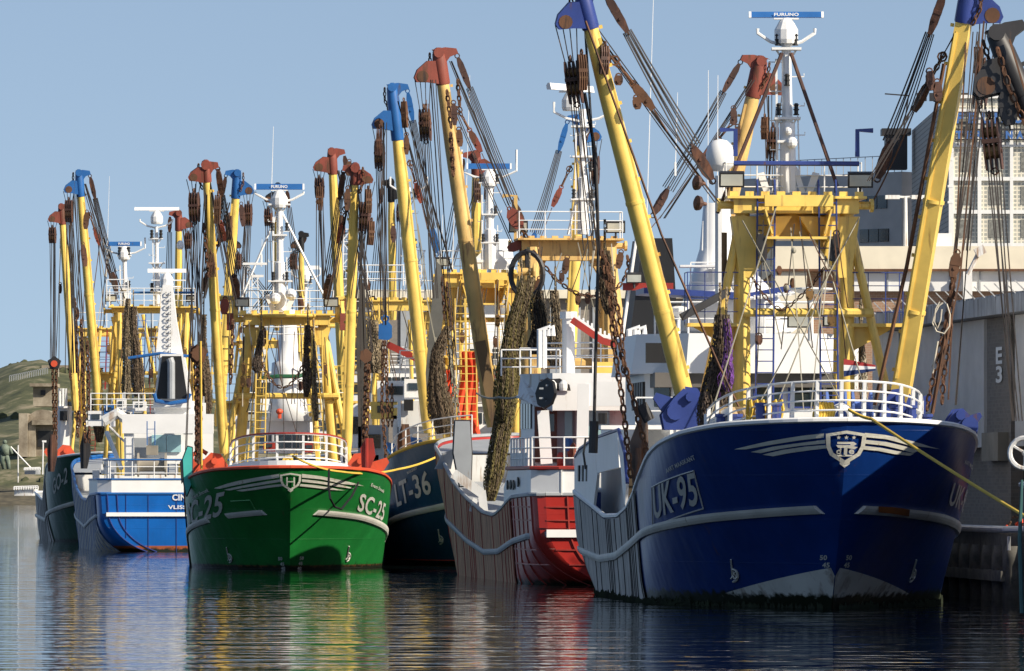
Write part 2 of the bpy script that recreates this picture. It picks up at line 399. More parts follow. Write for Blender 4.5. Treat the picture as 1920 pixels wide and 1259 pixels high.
def text_bm(s, bold=0.0):
    cu = bpy.data.curves.new('t', 'FONT'); cu.body = s; cu.size = 1; cu.offset = bold; cu.resolution_u = 3; cu.space_character = 1.05
    o = bpy.data.objects.new('t', cu); C.objects.link(o)
    dg = bpy.context.evaluated_depsgraph_get(); dg.update(); me = bpy.data.meshes.new_from_object(o.evaluated_get(dg))
    bpy.data.objects.remove(o); bm = bmesh.new(); bm.from_mesh(me); bpy.data.meshes.remove(me)
    if not bm.verts: return bm, (0, 1, 0, 1)
    bmesh.ops.triangulate(bm, faces=bm.faces[:])
    for it in range(3):
        es = [e for e in bm.edges if e.calc_length() > .22]
        if es: bmesh.ops.subdivide_edges(bm, edges=es, cuts=1, use_grid_fill=False); bmesh.ops.triangulate(bm, faces=bm.faces[:])
    xs = [v.co.x for v in bm.verts]; ys = [v.co.y for v in bm.verts]
    return bm, (min(xs), max(xs), min(ys), max(ys))
def letters(name, s, fn, mat, parent, bold=0.015):
    """fn maps (x in 0..1, y in 0..1) of the word to a world point"""
    bm, (x0, x1, y0, y1) = text_bm(s, bold); mb = MB(); bm.verts.ensure_lookup_table(); bm.verts.index_update()
    vs = [fn((v.co.x-x0)/(x1-x0), (v.co.y-y0)/(y1-y0)) for v in bm.verts]
    mb.add(vs, [tuple(v.index for v in f.verts) for f in bm.faces]); bm.free()
    return mb.build(name, mat, parent)
def hull_word(hull, h, s, p00, p10, p01, mat=LETTER, name='lettering', bold=.015, off=.035):
    """word placed by photo pixels: bottom-left, bottom-right, top-left"""
    A, B_, D = h.pick(*p00), h.pick(*p10), h.pick(*p01)
    def fn(x, y): return h.S(A[0]+(B_[0]-A[0])*x+(D[0]-A[0])*y, A[1]+(B_[1]-A[1])*x+(D[1]-A[1])*y, off)
    return letters(name, s, fn, mat, hull, bold)
def hull_poly(mb, h, pxs, m=0, off=.035, seg=None):
    """filled strip between two photo polylines (upper, lower), same count"""
    up, lo = pxs; G = []
    n = seg or 10
    def samp(pl):
        pk = [h.pick(*p) for p in pl]; t = np.linspace(0, len(pk)-1, n)
        return [(np.interp(x, range(len(pk)), [k[0] for k in pk]), np.interp(x, range(len(pk)), [k[1] for k in pk])) for x in t]
    a, b = samp(up), samp(lo)
    mb.grid([[h.S(a[i][0]+(b[i][0]-a[i][0])*k, a[i][1]+(b[i][1]-a[i][1])*k, off) for k in (1, .5, 0)] for i in range(n)], m)

# ------------------------------------------------------------------ deck gear builders
def pulley(parent, top, bot, wdt=.4, mat=RUSTR, side=None, nsh=3, lod=0):
    """a rigging block: cheek plates around bronze sheaves, shackle above and below"""
    top = np.asarray(top, float); bot = np.asarray(bot, float); d = nrm(bot-top); L = np.linalg.norm(bot-top)
    x = nrm(np.cross(d, V(0, 1, 0))) if side is None else nrm(side); y = nrm(np.cross(d, x)); mb = MB()
    th = wdt*.42
    if lod < 2: mb.ring(top+d*.06, .09, .03, y, 8, 4, 0)
    poly = [(-.25, .1), (.25, .1), (.5, .3), (.5, .75), (.28, 1), (-.28, 1), (-.5, .75), (-.5, .3)]
    k = 4 if side is not None else (2 if lod else nsh+1)
    for i in range(k):
        o = y*(-th+2*th*i/(k-1)) if k > 1 else 0
        mb.prism([top+d*L*b+x*wdt*a+o for a, b in poly], y*.035, 0)
    mb.lathe(top+d*L*.68-y*th*.9, [(wdt*.42, 0), (wdt*.42, th*1.8)], 10, 1, axis=y)
    if lod == 0: mb.lathe(top+d*L*.34-y*th*.8, [(wdt*.3, 0), (wdt*.3, th*1.6)], 10, 1, axis=y)
    mb.tube(top+d*L*.68-y*(th+.05), top+d*L*.68+y*(th+.05), .05, n=6, m=0)
    mb.obox(top+d*L*.5, x*wdt*.52, y*(th+.03), d*.05, 0)
    if lod == 0: mb.ring(bot+d*.03, .08, .025, x, 8, 4, 0)
    return mb.build('pulley_block', [mat, BRASS], parent)

def boom(rt, foot, head, out, r=.27, mat=YEL, headmat=BLUC, ins=(0, 0, 0), lod=0, square=False, sleeve=1.7, lift=None, drop=None, headstyle=0):
    """a derrick: tapered spar with rail and clamps, cast head with horn, lifting tackle and hoisting tackle
       out: unit vector away from the boat's middle; lift: point on the gantry; drop: list of wire end points"""
    foot = np.asarray(foot, float); head = np.asarray(head, float); d = nrm(head-foot); L = np.linalg.norm(head-foot)
    out = nrm(out-d*np.dot(out, d)); side = np.cross(d, out); mb = MB()
    e = head-d*sleeve
    if square:
        x, y = out, side; n = 8; vs = []; prof = []
        for t, k in ((0, .75), (.05, 1), (.9, .88), (1, .8)):
            c = foot+(e-foot)*t; prof.append([c+r*k*(math.cos(a+.45)*x+math.sin(a+.45)*y)*1.22 for a in np.linspace(0, 2*math.pi, 5)])
        mb.grid(prof, 0)
    else:
        mb.path([foot, foot+d*.5, foot+d*L*.35, foot+d*L*.75, e], [r*.8, r, r, r*.94, r*.78], 14 if lod < 2 else 9, 0)
    if lod < 2:   # stiffening rail with lugs along the inner face
        cf = nrm(V(0, -1, 0)-d*np.dot(V(0, -1, 0), d)); rr = nrm(-out*.75+cf*.66)*(r*1.0)
        mb.beam(foot+d*1.0+rr, e-d*.3+rr*.85, .085, .085, 0)
        for t in np.arange(.1, .95, .09): c = foot+d*L*t-out*(r*1.05); mb.obox(c, out*.05, side*.03, d*.05, 0)
        for t in (.24, .5): c = foot+d*L*t; mb.lathe(c-d*.05, [(r*1.06, 0), (r*1.06, .1)], 14, 0, axis=d)
    bo = mb.build('derrick_boom', [mat], rt, 'auto')
    # head casting
    mb = MB(); rr = r*.92; q = min(r/.3, 1.0)*.92
    mb.lathe(e, [(rr*.95, 0), (rr, .05), (rr, sleeve*.72), (rr*.85, sleeve), (rr*.5, sleeve+.05)], 12, 0, axis=d)
    up = V(0, 0, 1)
    hb = e+d*sleeve*.35
    horn = [hb+d*.55*q+out*rr*.6, hb+d*.6*q+out*(rr+.22*q), hb+d*.3*q+out*(rr+.68*q), hb-d*.0+out*(rr+.85*q), hb-d*.2*q+out*(rr+.78*q), hb-d*.28*q+out*(rr+.3*q), hb-d*.4*q+out*rr*.6]
    for k in (-.2, .2): mb.prism([p+side*k for p in horn], side*.05, 0)
    mb.prism([p for p in horn], side*.1, 0)
    mb.lathe(hb+out*(rr+.5*q)-side*.24, [(.24*q, 0), (.24*q, .48)], 12, 1, axis=side)
    tb = e+d*sleeve
    hook = [tb-d*.3-out*rr*.4, tb+d*.18*q-out*.05+out*rr, tb+d*.2*q-out*.3*q, tb+d*.08-out*(rr+.45*q), tb-d*.12-out*(rr+.5*q), tb-d*.2-out*(rr+.15*q), tb-d*.45-out*rr*.6]
    mb.prism(hook, side*.26, 0)
    mb.lathe(tb-side*.28+d*.02, [(.2, 0), (.2, .56)], 10, 0, axis=side)
    if lod < 2:
        mb.chain([tb+d*.05+out*.3-side*.3, tb-d*.5+out*.35-side*.34, tb-d*1.0+out*.2-side*.33], .2, .03, 1)
    mb.build('boom_head', [headmat, RUST], bo, 'auto')
    # topping lift to the gantry
    hk = tb-out*(rr+.4*q)
    if lift is not None:
        lift = np.asarray(lift, float); dl = nrm(lift-hk); a = hk+dl*.15; b = hk+dl*(1.5 if lod < 2 else 1.2)
        pulley(bo, a, b, .24, headmat if headstyle == 1 else DARKR, lod=lod)
        g1 = lift-dl*.3; g0 = lift-dl*(1.5 if lod < 2 else 1.1)
        pulley(bo, g1, g0, .32, headmat if headstyle == 1 else DARKR, lod=lod)
        mb = MB(); x = nrm(np.cross(dl, V(0, 1, 0))); nw = 6 if lod < 2 else 4
        for i in range(nw):
            o = x*(-.2+.4*i/(nw-1)); mb.path(sag(b+o*.6, g0+o*1.1, .12*random.random(), 5), WR(b), 4)
        mb.build('topping_wire', WIRE, bo)
        # second short tackle part-way down the boom
        if lod < 2:
            c = e-d*.9-out*(r+.1); mb = MB(); c2 = c+nrm(lift-c)*3.2
            mb.ring(c+nrm(lift-c)*.15, .13, .035, side, 8, 4, 0)
            mb.chain([c, c+nrm(lift-c)*.6], .22, .03)
            mb.path(sag(c+nrm(lift-c)*2.0, lift+V(0, 0, -.3), .1, 5), .022, 4); mb.path(sag(c+nrm(lift-c)*.6, c+nrm(lift-c)*1.0, .0, 3), .05, 5)
            mb.build('guy_wire', RUST, bo)
            pulley(bo, c+nrm(lift-c)*.95, c+nrm(lift-c)*1.95, .26, RUSTR if headmat != BLU else RUST, lod=1)
    # hoisting tackle from the horn
    hn = hb+out*(rr+.5*q)-d*.1
    if drop is not None:
        dp = np.asarray(drop[0], float); dr = nrm(dp-hn); ln = drop[1] if len(drop) > 1 else 1.4
        t0 = hn+dr*ln; t1 = t0+dr*(1.35 if lod < 2 else 1.1)
        pulley(bo, t0, t1, .42, DARKR, side=V(.25, 1, 0), lod=min(lod, 1))
        mb = MB(); x = V(1, 0, 0)
        for i in range(4): mb.tube(hn+x*(-.3+.2*i), t0+dr*.25+x*(-.16+.11*i), .022, n=4)
        nw = 6 if lod < 2 else 4
        for i in range(nw):
            o = x*(-.16+.32*i/(nw-1)); sp = (random.random()-.5)*.45
            mb.path(sag(t1+o, dp+o*1.2+x*sp, .05, 5), WR(dp), 4)
        mb.build('hoisting_wire', WIRE, bo)
    return bo, hn

def WR(p): return .013+.00005*p[1]
def ladder(parent, a, b, x, wd=.42, mat=YEL, hoop=False, r=.03, step=.32):
    a, b, x = np.asarray(a), np.asarray(b), nrm(x); mb = MB()
    for s in (-1, 1): mb.tube(a+x*s*wd/2, b+x*s*wd/2, r, n=5)
    n = max(2, int(np.linalg.norm(b-a)/step))
    for i in range(1, n): c = a+(b-a)*i/n; mb.tube(c-x*wd/2, c+x*wd/2, r*.7, n=4)
    if hoop:
        for s in (-1, 1): mb.path([b+x*s*wd/2+V(0, .35*(1-math.cos(t)), .35*math.sin(t)) for t in np.linspace(0, math.pi, 6)], r, 5)
    return mb.build('ladder', mat, parent)
def rails(parent, pts, hgt=1.0, rows=3, post=1.2, mat=WHT, r=.028, name='railing', up=None):
    mb = MB(); pts = [np.asarray(p, float) for p in pts]; Z = V(0, 0, 1)
    for k in range(rows): mb.path([p+Z*hgt*(k+1)/rows for p in pts], r if k == rows-1 else r*.8, 5)
    for a, b in zip(pts, pts[1:]):
        if not post: break
        n = max(1, int(round(np.linalg.norm(b-a)/post)))
        for i in range(n): c = a+(b-a)*i/n; mb.tube(c, c+Z*hgt, r, n=5)
    mb.tube(pts[-1], pts[-1]+Z*hgt, r, n=5)
    return mb.build(name, mat, parent)
def flood(parent, c, d=(0, -1, -.25), s=.38):
    mb = MB(); d = nrm(V(*d)); x, y = frame_of(d); c = np.asarray(c, float)
    if abs(x[2]) > abs(y[2]): x, y = y, x
    mb.obox(c, x*s, y*s*.6, d*.12, 0); mb.obox(c+d*.125, x*s*.86, y*s*.45, d*.012, 1)
    mb.tube(c-V(0, 0, s*.6), c-V(0, 0, s*1.3), .04, n=5, m=0)
    return mb.build('floodlight', [DARK, LENS], parent)
def radar(parent, c, L=3.2, mat=BLUC, word=True, vert=.24, ang=.0):
    mb = MB(); c = np.asarray(c, float); x = nrm(V(math.cos(ang), math.sin(ang), 0))
    y = V(-x[1], x[0], 0); prof = [(-.11, -.5), (-.04, .5), (.06, .5), (.13, .1), (.1, -.5)]
    mb.prism([c+y*a+V(0, 0, b*vert) for a, b in prof], x*L, 0)
    for s in (-1, 1): mb.prism([c+x*s*L/2+y*a*1.05+V(0, 0, b*vert*1.05) for a, b in prof], x*.07, 1)
    mb.lathe(c-V(0, 0, vert*.5+.75), [(.3, 0), (.34, .12), (.34, .4), (.22, .62), (.13, .74)], 12, 1)
    mb.box(c-V(0, 0, vert*.5+.03), 1.1*L/3.2, .2, .05, 1)
    o = mb.build('radar_scanner', [mat, WHT], parent)
    if word:
        f = lambda u, v: c+x*((u-.5)*L*.34)+V(0, 0, (v-.5)*vert*.55)-y*.135
        letters('lettering', 'FURUNO', lambda u, v: c+x*((u-.5)*L*.34)+V(0, -.135, (v-.5)*vert*.55), WHT, parent, .03)
    return o
def navlight(parent, c, mat=BLK, s=.14):
    mb = MB(); c = np.asarray(c, float)
    k = .62 if c[1] < 300 else .8; mb.lathe(c, [(s*r_*k, z*k) for r_, z in ((1, 0), (1, .05), (.7, .07), (.7, .22), (1, .24), (1, .29), (.7, .31), (.7, .44), (1.05, .46), (.5, .56))], 8, 0)
    return mb.build('navigation_light', mat, parent)
def mast(rt, base, top, r=.2, mat=WHT, plats=(), lights=(), scan=None, scanmat=BLUC, scanL=3.2, stays=(), yoke=None, rungs=True, whips=(), word=False, scany=.35, vert=.24):
    """lattice-free mast: stepped tube, platforms, steps, yoke with whips, scanner on top"""
    base = np.asarray(base, float); top = np.asarray(top, float); d = nrm(top-base); L = np.linalg.norm(top-base); mb = MB()
    mb.path([base, base+d*L*.45, base+d*L*.46, top], [r*1.1, r, r*.72, r*.6], 10)
    if rungs:
        for k in np.arange(.4, L-.5, .42): c = base+d*k; s = 1 if int(k/.42) % 2 else -1; mb.path([c, c+V(s*(r+.28), 0, 0), c+V(s*(r+.28), 0, .09)], .022, 4)
        mb.tube(base+V(-r*1.4, -.05, 0), top+V(-r*1.3, -.05, -.6), .045, n=4); mb.tube(base+V(r*1.5, .05, 0), base+V(r*1.4, .05, 0)+d*L*.5, .03, n=4)
    for k, wd in plats:
        c = base+d*L*k; mb.box(c, wd, .5, .07); mb.tube(c-V(wd*.35, 0, 0), c-V(0, 0, .5), .04, n=4); mb.tube(c+V(wd*.35, 0, 0), c-V(0, 0, .5), .04, n=4)
    if yoke:
        k, wd, hh = yoke; c = base+d*L*k
        for s in (-1, 1):
            mb.path([c, c+V(s*wd*.55, 0, .12), c+V(s*wd, 0, .12+.25), c+V(s*wd, 0, hh)], .05, 5)
    for a, b in stays: mb.tube(base+d*L*a, np.asarray(b), .05, n=5)
    o = mb.build('mast', mat, rt, 'auto')
    for k, dx in lights: navlight(o, base+d*L*k+V(dx, -.2, .04))
    if scan: radar(o, top+V(0, -.05, scany+.55), scanL, scanmat, word, vert)
    for c, hh in whips:
        mb = MB(); c = np.asarray(c, float); mb.path([c, c+V(.03*hh, 0, hh)], [.028, .012], 4); mb.tube(c, c+V(0, 0, .5), .045, n=5); mb.build('antenna', WHT, o)
    return o

def gantry(rt, h, v, ht, hb, wt, wd, mat=YEL, beamh=.55, ladmat=BLU, brace=None, lod=0, railmat=WHT, crossw=None, post_r=.24, dv=1.0, baskets=True, floods=True, gusset=1.4, legx=None, inner=True):
    """gallows: two posts, deep box beam with gussets, raking braces, cross tube, ladders, side baskets"""
    mb = MB(); U = lambda u, w, dd=0: h.W(u, v+dd, w)
    for s in (-1, 1):
        mb.tube(U(s*hb, wd), U(s*ht, wt-.3), post_r*1.15, post_r, n=12)
        mb.tube(U(s*(ht+.15), wt-1.0), U(s*(brace or hb+1.3), wd, -.4), post_r*.62, n=10)
        if lod < 2: mb.tube(U(s*(ht-.05), wt-.3, dv), U(s*hb*.98, wd, dv+1), post_r*.7, n=8)
        # gusset plate under the beam
        mb.prism([U(s*(ht-gusset*1.0), wt-.5), U(s*(ht+.35), wt-.5), U(s*(ht+.1), wt-.5-gusset*1.25), U(s*(ht-.25), wt-.5-gusset*1.25)], h.d*.42)
        mb.tube(U(s*(ht+.2), wt-.18, -.1), U(s*(ht+.65), wt-.18, -.1), .12, n=8)
        mb.lathe(U(s*(ht+.65), wt-.18, -.1), [(.2, 0), (.2, .1)], 10, 0, axis=h.r*s)
    mb.obox(U(0, wt-beamh/2), h.r*(ht+.3), h.d*.42, V(0, 0, beamh/2))
    mb.obox(U(0, wt+.03, .2), h.r*(ht+.5), h.d*.8, V(0, 0, .035))
    for s in np.linspace(-1, 1, 9): mb.obox(U(s*(ht+.3), wt+.12, -.4), h.r*.12, h.d*.06, V(0, 0, .08))
    if inner:   # box hood under the beam, open towards the bow, with its floor plate
        for s in (-1, 1): mb.prism([U(s*.95, wt-beamh+.1, -.9), U(s*.95, wt-beamh+.1, .4), U(s*.75, wt-beamh-.75, .4), U(s*.75, wt-beamh-.6, -.9)], h.r*.05)
        mb.prism([U(-1.0, wt-beamh+.1, .4), U(1.0, wt-beamh+.1, .4), U(.8, wt-beamh-.75, .4), U(-.8, wt-beamh-.75, .4)], h.d*.06)
        mb.prism([U(-.95, wt-beamh-.72, -1.0), U(.95, wt-beamh-.72, -1.0), U(.85, wt-beamh-.72, .4), U(-.85, wt-beamh-.72, .4)], V(0, 0, .07)); mb.obox(U(0, wt-beamh*.2, -.9), h.r*.98, h.d*.08, V(0, 0, .16))
    cw = crossw if crossw is not None else (wd+wt)/2
    f = (cw-wd)/(wt-wd); br = brace or hb+1.3
    xo = br+(ht+.15-br)*f*1.05
    mb.tube(U(-xo if lod else -(hb+(ht-hb)*f), cw, -.35), U(xo, cw, -.35), post_r*.62, n=8)
    g = mb.build('gantry', mat, rt, 'auto')
    if ladmat:
        for s in (-1, 1):
            ladder(g, U(s*(hb-.55), wd, -.5), U(s*(ht-.62), wt+.2, -.5), h.r, .5 if lod == 0 else .4, ladmat, hoop=lod == 0)
    if railmat:
        rails(g, [U(-ht-.45, wt+.06, .2), U(-ht-.45, wt+.06, .9), U(ht+.45, wt+.06, .9), U(ht+.45, wt+.06, .2)], 1.0, 3 if lod < 2 else 2, 1.0, railmat, .022)
    if baskets and lod < 2:
        for s in (-1, 1):
            k = wt-3.6; xa = ht+.1
            bm_ = MB(); bm_.obox(U(s*(xa+.75), k, .2), h.r*.75, h.d*.4, V(0, 0, .05)); bm_.prism([U(s*xa, k, .2), U(s*(xa+1.4), k, .2), U(s*xa, k-.8, .2)], h.d*.06)
            bm_.build('basket_floor', mat, g)
            rails(g, [U(s*xa, k, -.15), U(s*(xa+1.5), k, -.15), U(s*(xa+1.5), k, .55)], 1.5, 4, .5, ladmat or mat, .016, 'basket_rail')
    if floods:
        for s in (-1, 1): flood(g, U(s*(ht+.35), wt+.55, -.3), s=.36 if lod == 0 else .3)
    return g
def bracket(rt, h, u, v, w, s, mat, sc_=1.0):
    """cheek plates that carry the boom foot"""
    mb = MB(); U = lambda a, b, c: h.W(u+a*s*sc_, v+c, w+b*sc_)
    poly = [(-.75, -.5), (.85, -.5), (.95, .0), (.55, .55), (.15, .95), (-.25, .9), (-.6, .35)]
    for k in (-.3, .3): mb.prism([U(a, b, k) for a, b in poly], h.d*.07)
    mb.prism([U(a*.8, b*.6, 0) for a, b in poly], h.d*.3); mb.tube(U(.0, .6, -.5), U(.0, .6, .5), .14, n=8)
    mb.prism([U(.3, .5, 0), U(1.1, .75, 0), U(1.2, .55, 0), U(.9, .1, 0)], h.d*.25)
    mb.tube(U(.5, .1, -.42), U(.5, .1, .42), .24, n=10)
    mb.build('boom_bracket', mat, rt, 'auto')
def house(rt, h, v, hw, w0, w1, dep, mat=WHT, name='deckhouse', bev=.5, front=True, taper=0.0, top_over=.0):
    """superstructure block with bevelled plan; front at v (the side nearest the camera), running dep metres away"""
    mb = MB(); s = 1 if h.near == 'bow' else -1
    pl = [(-hw, dep), (-hw, bev), (-hw+bev, 0), (hw-bev, 0), (hw, bev), (hw, dep)]
    a = [h.W(u, v+s*y, w0) for u, y in pl]; b = [h.W(u*(1-taper), v+s*(y+taper*1.5), w1) for u, y in pl]; n = len(pl)
    mb.add(a+b, [(i, (i+1) % n, n+(i+1) % n, n+i) for i in range(n)]+[tuple(range(n, 2*n)), tuple(range(n-1, -1, -1))])
    return mb.build(name, mat, rt)
def windows(parent, h, v, us, w0, w1, wd, mat=GLASS, frame=None, off=.03):
    s = 1 if h.near == 'bow' else -1
    for u in us:
        mb = MB(); c = h.W(u, v-s*off, (w0+w1)/2)
        mb.obox(c, h.r*wd/2, h.d*.03, V(0, 0, (w1-w0)/2), 0)
        if frame:
            f = .05
            for k in (-1, 1):
                mb.obox(c+h.r*k*(wd/2+f/2)-h.d*s*0*.01, h.r*f/2, h.d*.05, V(0, 0, (w1-w0)/2+f), 1)
                mb.obox(c+V(0, 0, k*((w1-w0)/2+f/2)), h.r*wd/2, h.d*.05, V(0, 0, f/2), 1)
        mb.build('window', [mat, frame or mat], parent)
def net(name, top, bot, w0, w1, mat, label, cat='fishing net', group=None, seed=0, depth=.6, lean=0, strands=26, mid=None):
    """a hoisted trawl net: gathered folds with loose twine; mid = extra points the bundle passes through"""
    rn = random.Random(seed); P3 = [np.asarray(top, float)]+[np.asarray(p, float) for p in (mid or [])]+[np.asarray(bot, float)]
    mb = MB(); n = 40; k = 30; G = []; ph = [rn.random()*6.28 for _ in range(8)]
    def cen(t):
        x = t*(len(P3)-1); return V(*[np.interp(x, range(len(P3)), [p[c] for p in P3]) for c in range(3)])+V(.1*math.sin(t*6+ph[0])*w1, 0, 0)
    def wid(t): return (w0+(w1-w0)*math.sin(min(t*1.15, 1)*math.pi/2)**1.3)*(1-.5*max(0, (t-.85)/.15))*(1+.12*math.sin(t*9+ph[3]))
    for i in range(k+1):
        t = i/k; c = cen(t); wv = wid(t); row = []
        for j in range(n):
            a = 2*math.pi*j/n; f = 1+.2*math.sin(5*a+ph[1]+t*2)+.16*math.sin(9*a+ph[2]-t*2)+.10*math.sin(17*a+ph[4]+t*3)+.03*rn.random()
            row.append(c+V(math.cos(a)*wv/2*f, math.sin(a)*wv/2*depth*f, 0))
        row.append(row[0]); G.append(row)
    mb.grid(G); mb.grid([[cen(i/k)+(p-cen(i/k))*.55 for p in G[i]] for i in range(k+1)], 3)
    for s in range(strands):
        a = rn.random()*6.28; pts = []
        for i in range(0, k+1, 3):
            t = i/k; wv = wid(t); a += (rn.random()-.5)*.6; pts.append(cen(t)+V(math.cos(a)*wv/2*1.05, -abs(math.sin(a))*wv/2*depth*1.15, 0))
        mb.path(pts, .008+.009*rn.random(), 3, (0, 1, 1, 2)[s % 4])
    for s in range(int(strands*.7)):      # loose ends and meshes hanging clear
        t = rn.random(); c = cen(t); wv = wid(t)*.5; sd_ = rn.choice((-1, 1)); p = c+V(sd_*wv, -.1, 0)
        mb.path([p, p+V(sd_*rn.uniform(.02, .15), 0, -rn.uniform(.1, .3)), p+V(sd_*rn.uniform(-.05, .1), 0, -rn.uniform(.3, .8))], .01, 3, 0)
    mb.path([np.asarray(top, float), np.asarray(top, float)+V(0, 0, .9)], .04, 5, 2)
    o = mb.build(name, [mat, NETB, NETT, CORE], None, True, loc=tuple(V(bot[0], bot[1], bot[2])))
    return tag(o, label, cat, group)
def shoe(name, pts, th, mat, label, loc):
    mb = MB(); mb.prism(pts, th, 0); c = sum(pts)/len(pts)
    for p in pts: mb.tube(p-nrm(th)*.09, p+nrm(th)*.09, .05, n=5, m=1)
    for p, q in zip(pts, pts[1:]+pts[:1]): mb.tube(p, q, .05, n=5, m=1)
    return tag(mb.build(name, [mat, DARK], None, loc=tuple(loc)), label, 'trawl shoe')

# ================================================================== SETTING
def water():
    n = 2; mb = MB(); mb.grid([[V(-2500, -60, 0), V(2500, -60, 0)], [V(-2500, 6000, 0), V(2500, 6000, 0)]], flip=True)
    m = bpy.data.materials.new('harbour_water'); m.use_nodes = True; t = m.node_tree; b = t.nodes['Principled BSDF']
    b.inputs['Base Color'].default_value = (.004, .008, .009, 1); b.inputs['Roughness'].default_value = .03; b.inputs['IOR'].default_value = 1.33
    tcn = nd(t, 'ShaderNodeTexCoord')
    def wave(sx, sy, scl, det, off=0):
        mp = nd(t, 'ShaderNodeMapping'); mp.inputs['Scale'].default_value = (sx, sy, 1); mp.inputs['Location'].default_value = (off, off, 0)
        t.links.new(tcn.outputs['Object'], mp.inputs[0])
        nn = nd(t, 'ShaderNodeTexNoise'); nn.inputs['Scale'].default_value = scl; nn.inputs['Detail'].default_value = det; nn.inputs['Roughness'].default_value = .5
        t.links.new(mp.outputs[0], nn.inputs[0]); return nn.outputs[0]
    a = wave(.55, 1, .55, 2); c = wave(.8, .5, .05, 1, 40); e = wave(.6, 1, 1.7, 2, 13)
    bp = nd(t, 'ShaderNodeBump'); bp.inputs['Strength'].default_value = 1; bp.inputs['Distance'].default_value = WAVE1
    t.links.new(a, bp.inputs['Height'])
    bp2 = nd(t, 'ShaderNodeBump'); bp2.inputs['Strength'].default_value = 1; bp2.inputs['Distance'].default_value = WAVE2
    t.links.new(e, bp2.inputs['Height']); t.links.new(bp.outputs[0], bp2.inputs['Normal']); t.links.new(bp2.outputs[0], b.inputs['Normal'])
    return tag(mb.build('water', m), kind='structure')
WAVE1, WAVE2 = .095, .014
water()

def ground_mat(name, c1, c2, scale, c3=None):
    m = bpy.data.materials.new(name); m.use_nodes = True; t = m.node_tree; b = t.nodes['Principled BSDF']; b.inputs['Roughness'].default_value = .9
    tcn = nd(t, 'ShaderNodeTexCoord'); n = nd(t, 'ShaderNodeTexNoise'); n.inputs['Scale'].default_value = scale; n.inputs['Detail'].default_value = 9; n.inputs['Roughness'].default_value = .7
    cr = nd(t, 'ShaderNodeValToRGB'); e = cr.color_ramp.elements; e[0].position = .35; e[0].color = (*c1, 1); e[1].position = .65; e[1].color = (*c2, 1)
    if c3: k = e.new(.52); k.color = (*c3, 1)
    t.links.new(tcn.outputs['Object'], n.inputs[0]); t.links.new(n.outputs[0], cr.inputs[0]); t.links.new(cr.outputs[0], b.inputs['Base Color'])
    return m
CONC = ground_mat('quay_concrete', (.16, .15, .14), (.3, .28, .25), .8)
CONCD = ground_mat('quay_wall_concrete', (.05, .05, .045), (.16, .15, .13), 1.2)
GRASS = ground_mat('dune_grass', (.03, .038, .015), (.26, .22, .14), .13, (.09, .095, .04))
STONE = ground_mat('bank_stone', (.1, .09, .06), (.25, .22, .16), .4)

# quay as one solid slab behind and beside the boats
QP = [(60, 171), (21, 178.5), (14.4, 184.5), (12.4, 205), (11.8, 232), (13, 262), (11, 420), (-24, 430), (-30, 560), (400, 700), (400, 171)]
mb = MB(); n = len(QP)
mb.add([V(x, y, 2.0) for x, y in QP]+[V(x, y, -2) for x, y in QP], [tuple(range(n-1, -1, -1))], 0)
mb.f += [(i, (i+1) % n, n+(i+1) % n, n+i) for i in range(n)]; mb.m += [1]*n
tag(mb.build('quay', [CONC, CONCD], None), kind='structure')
bpy.data.objects['quay'].data.polygons[0].flip() if False else None

# quay fender piles and the pipe rail along the edge
def quay_furniture():
    mb = MB(); mb.beam(V(12.8, 200, .75), V(14.2, 184.3, .75), .25, .3); tag(mb.build('waling_beam', CONCD, None, loc=(14.2, 184.3, .75)), 'dark horizontal timber beam low on the quay wall', 'beam')
    A, B_ = V(14.3, 184.1, 0), V(21.0, 178.1, 0)
    od = ['nearest the blue bow', 'second from the blue bow', 'third from the blue bow', 'fourth from the blue bow', 'fourth from the right edge', 'third from the right edge', 'second from the right edge', 'nearest the right edge']
    for i in range(8):
        p = V(14.4, 184.3, 0)+(V(12.9, 199.5, 0)-V(14.4, 184.3, 0))*(7-i+.2)/8+V(.2, 0, 0); mb = MB()
        mb.path([p+V(-.1, -.25, -1), p+V(-.1, -.25, 1.2), p+V(-.1, -.25, 1.62)], [.3, .3, .24], 12)
        tag(mb.build('fender_pile', CONCD, None, True, loc=tuple(p)), 'dark round fender pile on the quay wall, '+od[i], 'fender pile', 'fender piles along the quay wall')
    mb = MB(); mb.path([V(12.7, 200, 2.1), A+V(-.1, .1, 2.1), B_+V(1.5, -1.2, 2.1)], .1, 10)
    for i in range(9): p = A+(B_-A)*i/8; mb.tube(p+V(0, .05, 1.5), p+V(0, .05, 1.9), .05, n=6)
    tag(mb.build('pipe_rail', paint('galvanised', (.45, .46, .48), .35, .2, .3, metal=.6), None, loc=tuple(A)), 'grey steel pipe running along the quay edge at right', 'pipe rail')
quay_furniture()

